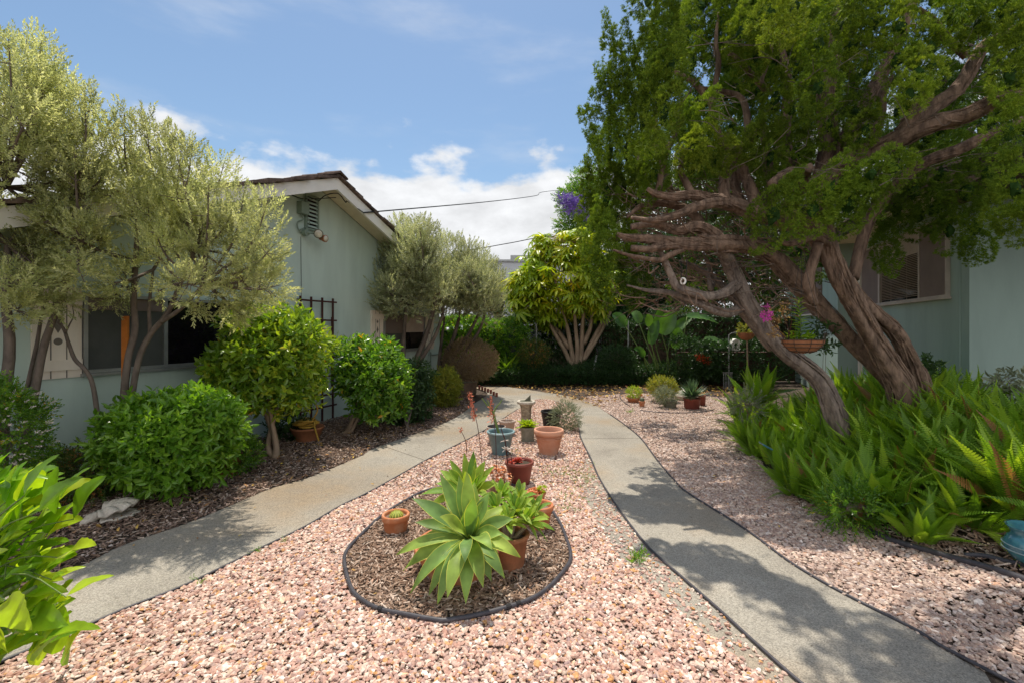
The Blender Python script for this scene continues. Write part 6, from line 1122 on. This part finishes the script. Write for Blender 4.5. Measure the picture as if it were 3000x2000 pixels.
CL = [  # px, py, D, axis(x,z), length px, radius px, tone
 (1778, 492, 4.55, (.35, 1), 150, 58, .45), (1812, 440, 4.6, (.45, 1), 90, 34, .4), (1868, 480, 4.5, (.3, 1), 120, 50, .55), (1905, 440, 4.5, (.3, 1), 150, 55, .5), (1950, 470, 4.5, (.2, 1), 130, 52, .4), (1990, 430, 4.5, (.1, 1), 130, 55, .35), (2050, 385, 4.4, (0, 1), 100, 52, .5),
 (1588, 345, 4.7, (.1, 1), 90, 46, .9), (1620, 318, 4.7, (.5, 1), 120, 34, .7), (1665, 350, 4.75, (.4, 1), 80, 42, .75), (1700, 340, 4.8, (.6, .9), 120, 36, .6), (1745, 310, 4.9, (.4, 1), 140, 40, .5), (1620, 260, 4.8, (.25, 1), 130, 36, .5), (1572, 280, 4.9, (.1, 1), 120, 38, .4),
 (1415, 500, 5.6, (.35, 1), 120, 40, .5), (1462, 470, 5.4, (.35, 1), 130, 44, .5), (1440, 560, 5.6, (.3, 1), 110, 36, .4), (1500, 400, 5.6, (.3, 1), 110, 40, .35), (1430, 430, 5.9, (.2, 1), 140, 44, .5), (1395, 560, 5.7, (.1, 1), 130, 30, .45), (1380, 600, 5.8, (.1, 1), 150, 26, .5), (1410, 640, 5.7, (.15, 1), 120, 32, .4), (1440, 620, 5.8, (.2, 1), 100, 38, .3), (1475, 650, 6.0, (.2, 1), 90, 36, .2), (1452, 680, 5.9, (.2, 1), 60, 30, .15), (1360, 545, 5.9, (.08, 1), 150, 18, .45),
 (1398, 120, 6.6, (-.12, 1), 150, 14, .35), (1420, 160, 6.6, (-.1, 1), 170, 22, .4), (1440, 120, 6.6, (-.05, 1), 150, 15, .35), (1460, 190, 6.5, (0, 1), 150, 24, .4), (1478, 130, 6.5, (.02, 1), 140, 16, .45), (1500, 120, 6.3, (-.1, 1), 110, 18, .4), (1430, 250, 6.5, (-.02, 1), 180, 34, .3), (1480, 270, 6.3, (.1, 1), 190, 44, .55), (1375, 300, 6.7, (-.15, 1), 170, 16, .35), (1395, 250, 6.7, (-.15, 1), 130, 15, .35), (1400, 350, 6.5, (.0, 1), 190, 36, .4), (1440, 350, 6.4, (.05, 1), 190, 44, .3), (1360, 300, 6.8, (-.25, 1), 110, 11, .4), (1348, 285, 6.8, (-.5, 1), 70, 10, .4), (1370, 400, 6.6, (-.05, 1), 170, 26, .35), (1352, 430, 6.8, (-.1, 1), 130, 18, .35), (1350, 500, 6.6, (0, 1), 130, 26, .4), (1395, 450, 6.3, (.1, 1), 160, 36, .4), (1490, 350, 6.0, (.1, 1), 150, 40, .4), (1383, 200, 6.7, (-.2, 1), 90, 10, .35), (1410, 230, 6.6, (-.1, 1), 150, 22, .35),
 (1530, 50, 5.8, (.1, 1), 160, 34, .4), (1540, 150, 5.7, (.2, 1), 150, 42, .5), (1510, 190, 5.9, (.2, 1), 150, 36, .45), (1525, 260, 5.6, (.2, 1), 140, 44, .6), (1580, 70, 5.4, (.1, 1), 150, 44, .6), (1590, 150, 5.2, (.1, 1), 120, 44, .5), (1650, 60, 5.3, (.1, 1), 150, 44, .4), (1700, 80, 5.0, (.2, 1), 150, 44, .65), (1740, 120, 4.9, (.2, 1), 130, 48, .7), (1790, 60, 4.6, (.2, 1), 130, 56, .95), (1770, 30, 4.7, (.2, 1), 120, 50, .85), (1825, 20, 4.7, (.1, 1), 110, 46, .8), (1780, 230, 4.9, (.3, 1), 150, 50, .55), (1830, 160, 4.8, (.3, 1), 140, 50, .5), (1820, 250, 4.9, (.3, 1), 120, 50, .45), (1770, 360, 5.0, (.4, 1), 140, 44, .4), (1830, 350, 5.0, (.4, 1), 120, 46, .35),
 (1880, 100, 4.9, (.2, 1), 130, 50, .3), (1925, 60, 4.7, (.3, 1), 140, 48, .7), (1960, 100, 4.6, (.3, 1), 110, 50, .6), (2010, 50, 4.6, (.3, 1), 120, 50, .65), (1880, 200, 4.9, (.2, 1), 120, 46, .35), (1900, 290, 4.8, (.3, 1), 100, 44, .4), (1960, 260, 4.8, (.2, 1), 110, 50, .3), (1990, 300, 4.6, (.3, .8), 90, 42, .55), (2070, 60, 4.4, (.2, 1), 110, 50, .8), (2060, 140, 4.4, (.1, 1), 110, 46, .5), (2110, 170, 4.2, (0, 1), 120, 50, .8), (2090, 215, 4.2, (.1, .9), 80, 42, .75), (2140, 110, 4.3, (.1, 1), 100, 46, .5), (2190, 40, 4.3, (.2, 1), 120, 56, .5), (2250, 60, 4.3, (.1, 1), 130, 56, .45), (2310, 30, 4.1, (0, 1), 130, 60, .5), (2320, 170, 3.9, (0, 1), 150, 46, .65), (2335, 90, 3.9, (0, 1), 130, 50, .6), (2320, 300, 4.0, (0, 1), 130, 50, .4), (2330, 430, 4.0, (0, 1), 160, 46, .55), (2300, 480, 4.1, (0, 1), 110, 40, .5), (2345, 510, 4.0, (0, 1), 90, 40, .4),
 (2000, 400, 4.3, (.1, 1), 80, 46, .4), (2100, 440, 5.0, (.1, 1), 110, 54, .15), (2060, 480, 5.2, (.1, 1), 110, 50, .1), (2030, 560, 5.3, (0, 1), 110, 26, .12), (2045, 590, 5.3, (0, 1), 70, 22, .2), (2150, 480, 5.0, (.1, 1), 120, 56, .15), (2180, 530, 4.9, (0, 1), 90, 46, .2), (2240, 520, 4.8, (0, 1), 110, 48, .2), (2250, 565, 4.8, (0, 1), 70, 34, .15), (2220, 440, 4.8, (.1, 1), 120, 56, .15), (2270, 400, 4.7, (.1, 1), 110, 56, .25), (2160, 400, 5.0, (.1, 1), 100, 50, .2), (2010, 500, 5.6, (.1, 1), 90, 44, .12)]
for (x, y, D_, (ax, az), Lp, Rp, tone) in CL:
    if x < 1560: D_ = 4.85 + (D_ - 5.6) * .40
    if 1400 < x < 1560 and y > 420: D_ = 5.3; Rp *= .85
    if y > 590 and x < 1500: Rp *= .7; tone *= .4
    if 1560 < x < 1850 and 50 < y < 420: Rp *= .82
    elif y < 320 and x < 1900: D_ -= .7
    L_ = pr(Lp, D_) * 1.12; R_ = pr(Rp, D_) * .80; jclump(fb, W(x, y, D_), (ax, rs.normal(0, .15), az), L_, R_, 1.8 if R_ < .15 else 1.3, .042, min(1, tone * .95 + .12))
nf = len(CL)
# filler layers behind and above the traced clumps, inner shade put into darker tones
def inside_crown(x, y, D_):
    if y > 420 and 1430 < x < 1900: return D_ > 7.4
    lim = np.interp(x, [1340, 1400, 1500, 1560, 1850, 1950, 2100, 2200, 2352], [560, 700, 640, 430, 430, 480, 510, 540, 560]); left = np.interp(y, [-400, 0, 60, 250, 400, 560, 700], [1560, 1530, 1500, 1450, 1400, 1400, 1430]); return left < x and y < lim
cnt = 0
for k in range(3000):
    if cnt >= 330: break
    D_ = rs.uniform(6.0, 8.8); x, y = rs.uniform(1400, 2750), rs.uniform(-700, 700)
    if not inside_crown(x, y, D_): continue
    if y > 300 and x > 2352: continue
    if y > -60 and rs.rand() < .5: continue
    c_ = W(x, y, D_)
    if c_[2] > 7.4: continue
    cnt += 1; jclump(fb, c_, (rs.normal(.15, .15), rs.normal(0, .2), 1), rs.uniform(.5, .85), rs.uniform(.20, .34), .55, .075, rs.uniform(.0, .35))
for k in range(15):
    jclump(fb, (rs.uniform(1.3, 2.3), rs.uniform(3.7, 4.6), rs.uniform(5.0, 5.5)), (.1, rs.normal(0, .2), 1), rs.uniform(.4, .6), rs.uniform(.18, .26), .6, .07, rs.uniform(.1, .6))
for k in range(75):
    x, y = rs.uniform(1470, 1930), rs.uniform(-60, 400); D_ = rs.uniform(5.6, 6.6); jclump(fb, W(x, y, D_), (.2, rs.normal(0, .2), 1), rs.uniform(.45, .7), rs.uniform(.17, .26), .7, .06, rs.uniform(.0, .5))
for k in range(420):     # dense canopy added above the picture to shade the filler clumps
    x_, y_, z_ = rs.uniform(2.6, 9), rs.uniform(6.0, 10), rs.uniform(5.6, 8.2)
    if EYE + y_ * .76 > z_: continue
    jclump(fb, (x_, y_, z_), (rs.normal(.1, .15), rs.normal(0, .2), 1), rs.uniform(.6, .9), rs.uniform(.35, .5), .5, .10, rs.uniform(.1, .6))
for k in range(70):     # crown reaching over the camera side of the bed
    x, y, D_ = rs.uniform(1700, 2900), rs.uniform(-900, -40), rs.uniform(3.0, 5.4); c_ = W(x, y, D_)
    if c_[2] > 6.0: continue
    jclump(fb, c_, (rs.normal(.1, .15), rs.normal(0, .2), 1), rs.uniform(.4, .7), rs.uniform(.2, .32), .5, .08, rs.uniform(.1, .6))
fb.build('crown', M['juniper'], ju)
# ------------------------------------------------------------------ trees beyond the fence
def far_tree(name, label, cx_, cy_, D_, rx, ry, n_, m, size, tx, group=None, blobs=()):
    root = empty(name, (W(tx, 0, D_)[0], D_, 0), label, 'tree', group); fb = MB(); tb = MB(); c_ = W(cx_, cy_, D_); P = blob(fb, c_, (pr(rx, D_), pr(min(rx, ry), D_) * .7, pr(ry, D_)), n_, SP_S, size, .6, .3, .2)
    for (x, y, r_, n2) in blobs: P = np.vstack([P, blob(fb, W(x, y, D_), (pr(r_, D_),) * 3, n2, SP_S, size, .6, .3, .2)])
    b = np.array([W(tx, 0, D_)[0], D_, 0.]); tb.tube([b, b + (c_ - b) * [.2, .2, .45], c_], [.16, .12, .06], 8, .1, sub=4)
    for i_ in rs.choice(len(P), 26, False): tb.tube([c_ * .6 + b * .4, (c_ + P[i_]) / 2, P[i_]], [.05, .03, .01], 5, cap=False)
    tb.build('trunk', M['twig'], root); fb.build('crown', m, root); return root, P
ja, P = far_tree('jacaranda', 'jacaranda with purple flowers rising behind the umbrella tree', 1345, 490, 18, 62, 90, 1500, M['camellia'], .26, 1360, blobs=((1310, 455, 28, 160), (1350, 410, 30, 200), (1300, 520, 22, 120), (1385, 560, 50, 300)))
mb = MB(); [blob(mb, W(x, y, 16.6), (.26, .2, .20), n_ * 2, SP_S, .17, .8, .3, .2) for x, y, n_ in ((1303, 462, 60), (1326, 470, 70), (1312, 480, 50), (1345, 492, 40), (1290, 456, 18), (1350, 455, 25))]; mb.build('purple_flowers', M['purple'], ja)
TG = 'dark trees massed beyond the back fence'
for x, y, D_, rx, ry in ((1420, 690, 17.5, 90, 80), (1480, 640, 18, 110, 110), (1620, 620, 18.5, 120, 140), (1760, 600, 18, 120, 150), (1900, 560, 19, 120, 160), (1560, 480, 21, 130, 150), (1740, 400, 22, 160, 160)): far_tree('background_tree', 'dark leafy tree beyond the back fence seen through the juniper', x, y, D_, rx, ry, 1700, M['ivy'], .42, x, TG)
far_tree('background_tree', 'brownish shrubby tree between the far silvery tree and umbrella tree', 1145, 690, 19, 45, 60, 700, M['azalea'], .24, 1145, blobs=((1120, 660, 30, 200),))
far_tree('background_tree', 'broad tree crown showing behind the right house roof', 2290, 300, 16, 260, 170, 2600, M['ivy'], .42, 2300)
# ------------------------------------------------------------------ hanging basket, wind chime, wall plants
hb = empty('hanging_planter', W(1844, 779, 4.55), 'coir lined trough planter with a tall leafy stem, hung by the grey trunk', 'planter'); D = 4.55; c_ = W(1844, 780, D); a = np.linspace(0, 2 * np.pi, 41)[:-1]; V = []; hw = pr(47, D)
for q, (f, z) in enumerate(((1, 0), (.96, -.035), (.85, -.07), (.62, -.11), (.3, -.13), (.02, -.135))): V.append(np.stack([hw * f * np.cos(a) * (1 + .02 * np.sin(a * 11 + q)), .13 * f * np.sin(a), np.full(40, z)], 1) + c_)
i, j = np.meshgrid(np.arange(5), np.arange(40), indexing='ij'); j2 = (j + 1) % 40; mb = MB(); mb.add(np.concatenate(V), [np.stack([i * 40 + j, i * 40 + j2, (i + 1) * 40 + j2, (i + 1) * 40 + j], -1).reshape(-1, 4)]); mb.build('basket', M['terra_dirty'], hb)
mb = MB(); [mb.tube([v * [1, 1, 1] + (v - c_) * .03 for v in np.vstack([V[q], V[q][:1]])], .004, 5) for q in (0, 1, 2, 3)]
for q in range(0, 40, 5): mb.tube([V[k][q] + (V[k][q] - c_) * .03 for k in range(5)], .003, 5)
mb.build('wire_frame', M['woodold'], hb); mb = MB(); mb.lathe([(0, 0), (1, 0)], (0, 0, 0), 40); mb.V[-1] = mb.V[-1] * np.array([hw * .97, .125, 1]) + c_ - UP * .012; mb.build('soil', M['potsoil'], hb)
mb = MB(); [mb.tube([V[0][q], c_ + np.array([.05, .1, .9])], .0022, 4) for q in (0, 13, 27)]; mb.build('hanger', M['wire'], hb)
mb = MB(); s0 = c_ + np.array([-.02, 0, 0]); s1 = W(1834, 685, D); mb.tube([s0, (s0 + s1) / 2 + np.array([.006, 0, 0]), s1], [.006, .005, .003], 6, sub=4); mb.build('stem', M['greenstem'], hb); fbm = MB()
LL = (LEAF[0] * np.array([.55, 1, 1]), LEAF[1])
for k in range(46):
    u = (k / 46) ** 1.2; p = s0 + (s1 - s0) * (.03 + .95 * u); a_ = k * 2.4; e_ = .15 + .5 * u; l_ = .125 * (1 - .45 * u); fbm.scatter(LL, p[None], frames(np.array([[math.cos(a_) * math.cos(e_), math.sin(a_) * math.cos(e_), math.sin(e_)]]), np.array([[0, 0, 1.0]])), np.array([l_]))
for k in range(30): p = s0 + np.array([rs.uniform(-.16, .16), rs.uniform(-.05, .05), .0]); e_ = rs.uniform(.3, 1.3); a_ = rs.rand() * 6.28; fbm.scatter(LL, p[None], frames(np.array([[math.cos(a_) * math.cos(e_), math.sin(a_) * math.cos(e_), math.sin(e_)]]), np.array([[0, 0, 1.0]])), np.array([.12]))
fbm.build('foliage', M['fern'], hb)
bo2 = empty('bougainvillea', W(1800, 775, 4.5), 'trailing bougainvillea with one magenta cluster and orange leaves across the grey trunk', 'flower'); mb = MB(); fbm = MB()
for (x0_, y0_, x1_, y1_) in ((1812, 778, 1790, 700), (1800, 778, 1768, 722), (1805, 778, 1752, 705), (1808, 775, 1765, 765), (1812, 770, 1800, 690)):
    a_, b_ = W(x0_, y0_, 4.5), W(x1_, y1_, 4.45); mb.tube([a_, (a_ + b_) / 2 + rs.normal(0, .02, 3), b_], [.004, .003, .0015], 5, sub=4); blob(fbm, b_ + (a_ - b_) * .2, (.035, .03, .04), 16, SP_C, .035, .7, .3, .2); blob(fbm, b_ + (a_ - b_) * .45, (.03, .03, .03), 8, SP_C, .035, .7, .3, .2)
mb.build('stems', M['trelliswood'], bo2); fbm.build('orange_leaves', M['litter'], bo2); fbm = MB(); blob(fbm, W(1762, 726, 4.42), (.045, .04, .04), 36, SP_C, .035, .7, .3, .2); blob(fbm, W(1760, 704, 4.42), (.025, .02, .015), 9, SP_C, .025, .7, .3, .2); fbm.build('magenta_flowers', M['magenta'], bo2)
mb = MB(); D = 4.9; c_ = W(1569, 646, D); a = np.linspace(0, 2 * np.pi, 25); ch = empty('hanging_ring', c_, 'small pale ring ornament hanging on cords under the juniper limbs', 'ornament'); mb.tube([c_ + np.array([.025 * math.cos(q), 0, .030 * math.sin(q)]) for q in a], .011, 8, cap=False); mb.build('ring', M['white'], ch, smooth=True)
mb = MB(); mb.tube([c_ + np.array([-.02, 0, .03]), W(1565, 598, D)], .003, 5); mb.tube([c_ + np.array([.03, 0, .03]), W(1578, 596, D)], .005, 5); mb.build('cord', M['wire'], ch)
for lab, x, y, D_, s_ in (('dark climbing leaves hanging beside the trough planter', 1896, 770, 5.3, (.10, .08, .22)), ('dark leafy vine against the right house wall next to the trunk', 2136, 850, 5.9, (.07, .05, .22)), ('blue-green leafy sprig at the right edge above the ferns', 2330, 880, 4.6, (.13, .1, .10))):
    shrub('climbing_plant', lab, 'plant', W(x, y, D_), s_, 42, SP_C, .13, M['darkleaf'] if x < 2300 else M['greyleaf'], W(x, y + 100, D_), 2, sr=.006, zmin=.3)
gs = W(1715, 820, 5.9); shrub('flowering_sedum', 'grey-green sedum with flat flower heads at the left end of the ferns', 'plant', W(1715, 930, 6.2), (.22, .15, .2), 160, SP_P, .10, M['greyleaf'], G(1715, 1010), 3, sr=.008)
shrub('grassy_clump', 'dark grassy clump low in the fern bed facing the path', 'plant', W(1960, 1165, 3.55), (.24, .14, .11), 150, SP_P, .15, M['camellia'], W(1960, 1200, 3.6), 2, sr=.006)
# ------------------------------------------------------------------ glazed pot, bowl, cast shell, seedlings
D = 2.72; gpt = empty('glazed_pot', (0, 0, 0), 'glossy blue-green glazed pot cut by the right edge of the photo', 'pot'); c_ = W(2368, 1330, D); c_[2] = mound(c_[0], c_[1]) + .02; gpt.location = c_.tolist(); mb = MB()
mb.lathe([(0, 0), (.06, 0), (.085, .02), (.115, .07), (.12, .11), (.10, .15), (.085, .17), (.10, .20), (.112, .215), (.10, .212), (.078, .175), (0, .16)], c_, 40, wob=.02); mb.build('pot', M['teal'], gpt, smooth=True); mb = MB(); [mb.lathe([(.1205, .10 + z), (.124, .104 + z), (.1205, .108 + z)], c_, 40) for z in (-.03, .0)]; mb.build('glaze_band', M['bluerim'], gpt)
tq = empty('garden_tray', W(1778, 1030, 5.0), 'teal plastic tray half buried under the fern fronds', 'tray'); mb = MB(); a_ = W(1752, 1022, 5.0); b_ = W(1806, 1052, 4.9); mb.box(a_, b_ - a_, np.array([.02, .12, 0]), UP * .02); mb.build('tray', M['teal'], tq, bevel=.004)
sh = empty('cast_shell', G(247, 1196), 'pale weathered cast shell ornament lying in the left bed', 'ornament'); c0 = G(248, 1188); c0[2] = .02; nu, nv = 40, 22; V = []
R0 = frames(np.array([[.86, .5, .18]]), np.array([[0, 0, 1.0]]))[0]
for i in range(nu):
    th = (i / (nu - 1) - .5) * 2.9
    for j in range(nv):
        q = j / (nv - 1); rr = .03 + .22 * q * (1 + .06 * math.cos(th * 13)) * (1 - .16 * abs(th) / 1.45); z = .085 * math.sin(q * 2.5) + .012 * math.cos(th * 13) * q - .02 * q; V.append([rr * math.sin(th) * .72, rr * math.cos(th) - .05, z])
V = np.array(V) @ R0.T + c0; i, j = np.meshgrid(np.arange(nu - 1), np.arange(nv - 1), indexing='ij'); mb = MB(); mb.add(V, [np.stack([i * nv + j, i * nv + j + 1, (i + 1) * nv + j + 1, (i + 1) * nv + j], -1).reshape(-1, 4)]); o = mb.build('upper_valve', M['shell'], sh, smooth=True); o.modifiers.new('s', 'SOLIDIFY').thickness = .018
mb = MB(); V2 = V.copy(); V2[:, 2] = .03 - (V[:, 2] - .02) * .25; V2 += np.array([.03, -.01, 0]); mb.add(V2, [np.stack([i * nv + j, i * nv + j + 1, (i + 1) * nv + j + 1, (i + 1) * nv + j], -1).reshape(-1, 4)]); o = mb.build('lower_valve', M['shell'], sh, smooth=True); o.modifiers.new('s', 'SOLIDIFY').thickness = .015
mb = MB(); mb.tube([W(188, 1207, 3.72), W(205, 1192, 3.74), W(228, 1180, 3.78)], [.028, .045, .035], 12, .15, sub=4); mb.build('hinge', M['shell'], sh, smooth=True)
def weed(px, py, n_, s_, label):
    p = G(px, py); mb = MB(); a = rs.rand(n_) * 6.28; e_ = rs.uniform(.3, 1.4, n_); dd = np.stack([np.cos(a) * np.cos(e_), np.sin(a) * np.cos(e_), np.sin(e_)], 1); mb.scatter(SP_P[0], np.tile(p, (n_, 1)) + rs.normal(0, .012, (n_, 3)) * [1, 1, 0], frames(dd), s_ * rs.uniform(.6, 1.1, n_)); tag(mb.build('weed', M['lime']), label, 'weed')
weed(1462, 1288, 22, .10, 'green weed growing from the edging line beside the right path')
weed(1448, 947, 10, .09, 'small weed beside the drip hose loop')
gsx = MB(); P = []
for (x, y, sx, sy, n_) in ((1290, 1085, 60, 14, 60), (1310, 1150, 50, 40, 60), (1340, 1100, 30, 20, 40), (655, 1240, 10, 4, 8), (590, 1265, 16, 5, 10), (460, 1335, 30, 8, 10), (1180, 1040, 20, 10, 10)):
    for k in range(n_): P.append(G(x + rs.normal(0, sx * .5), y + rs.normal(0, sy * .5), .012))
P = np.array(P); gsx.scatter(SP_P[1], P, frames(ranu(len(P)) * [1, 1, .4] + [0, 0, .5]), rs.uniform(.02, .05, len(P))); tag(gsx.build('seedlings', M['lime']), 'tiny weeds scattered through the gravel', None, kind='stuff')
# ------------------------------------------------------------------ leafy plant in the near left corner
fg = empty('foreground_plant', (-2.3, 1.7, 0), 'large out of frame plant with bright pointed leaves in the near left corner', 'plant'); lm = MB(); tb = MB(); D = 1.75
def big_serr(mb, base, tip, wd, up, r):
    base, tip = np.array(base), np.array(tip); u = np.linspace(0, 1, 13)[:, None]; ctrl = (base + tip) / 2 + np.array(up) * np.linalg.norm(tip - base) * .18; P = (1 - u) ** 2 * base + 2 * u * (1 - u) * ctrl + u * u * tip; T_ = nrm(np.gradient(P, axis=0)); side = nrm(np.cross(T_, np.array(up))); nn = np.cross(side, T_); uu = u[:, 0]
    w_ = wd * np.sin(np.clip(uu, 0, 1) ** .72 * np.pi) ** .85 * (1 + .10 * (np.arange(13) % 2)); s_ = np.array([-1, -.55, 0, .55, 1]); V = P[:, None] + side[:, None] * (w_[:, None] * s_[None])[..., None] * .5 + nn[:, None] * ((np.abs(s_) ** 1.2)[None] * w_[:, None] * .16 + (np.sin(uu * 12) * .04)[:, None] * wd * s_[None])[..., None]
    i, j = np.meshgrid(np.arange(12), np.arange(4), indexing='ij'); mb.add(V.reshape(-1, 3), [np.stack([i * 5 + j, i * 5 + j + 1, (i + 1) * 5 + j + 1, (i + 1) * 5 + j], -1).reshape(-1, 4)], r)
tips = [(26, 1036, 0, -60, 90), (62, 1058, .1, -50, 95), (98, 1060, 0, -60, 90), (136, 1042, -.05, -80, 95), (190, 1093, 0, -100, 80), (244, 1091, .05, -75, 100), (222, 1250, 0, -75, 30), (262, 1320, -.1, -110, 50), (192, 1190, .1, -90, 50), (198, 1300, .1, -80, 30), (158, 1434, 0, -95, -20), (74, 1448, -.1, -60, -70), (20, 1500, -.1, -40, -110), (120, 1120, .1, -90, 60), (70, 1140, 0, -70, 80), (160, 1160, .15, -90, 70), (110, 1210, .1, -90, 60), (60, 1220, .0, -80, 60), (160, 1240, .1, -90, 50), (100, 1290, .05, -90, 40), (50, 1330, 0, -80, 20), (130, 1350, .1, -90, 20), (90, 1390, .1, -80, 0), (30, 1410, 0, -60, -30), (40, 1170, .1, -60, 60), (10, 1110, 0, -50, 90), (150, 1095, .2, -90, 60), (20, 1260, -.1, -70, 50), (200, 1140, .2, -90, 80), (10, 1380, -.1, -60, 10)]
for k, (x, y, dd, bx_, by_) in enumerate(tips):
    b_ = W(x + bx_, y + by_, D + dd + rs.normal(0, .06)); t_ = W(x, y, D + dd); up_ = nrm(np.array([rs.normal(-.3, .2), rs.normal(-.35, .25), .8])); big_serr(lm, b_, t_, np.linalg.norm(t_ - b_) * rs.uniform(.32, .42), up_, rs.rand() if k != 12 else 1)
    s_ = np.array([-2.15 + rs.normal(0, .08), 1.75 + rs.normal(0, .08), EYE - 1.0]); tb.tube([b_, b_ * .6 + s_ * .4 + UP * .05, s_ * .85 + b_ * .15], [.002, .003, .004], 6, sub=3, cap=False)
for k in range(150):
    x, y = rs.uniform(-40, 175), rs.uniform(1090, 1490)
    if x > 150 and rs.rand() < .5: continue
    dd = rs.uniform(.02, .35); an = rs.normal(.75, .4); l_ = rs.uniform(80, 125); t_ = W(x + l_ * math.cos(an) * .55, y - l_ * math.sin(an) * .55, D + dd); b_ = W(x - l_ * math.cos(an) * .45, y + l_ * math.sin(an) * .45, D + dd + rs.uniform(-.05, .05)); big_serr(lm, b_, t_, np.linalg.norm(t_ - b_) * rs.uniform(.32, .42), nrm(np.array([rs.normal(-.2, .3), rs.normal(-.35, .3), .8])), rs.rand() * .97)
for k in range(40):
    b_ = W(rs.uniform(-330, 20), rs.uniform(1080, 1560), D + rs.uniform(-.05, .35)); t_ = b_ + np.array([rs.uniform(.02, .12), rs.uniform(-.06, .04), rs.uniform(-.02, .12)]); big_serr(lm, b_, t_, .07, nrm(rs.normal(0, .4, 3) + [-.2, -.3, .8]), rs.rand())
for k in range(7): s_ = np.array([-2.2 + rs.normal(0, .06), 1.75 + rs.normal(0, .06), 0]); tb.tube([s_, s_ + np.array([rs.normal(0, .1), rs.normal(0, .08), .35]), np.array([-2.0 + rs.normal(0, .1), 1.75 + rs.normal(0, .1), .62])], [.012, .010, .007], 7, sub=4)
tb.build('stems', M['greenstem'], fg, smooth=True); lm.build('leaves', M['hyd'], fg, smooth=True)
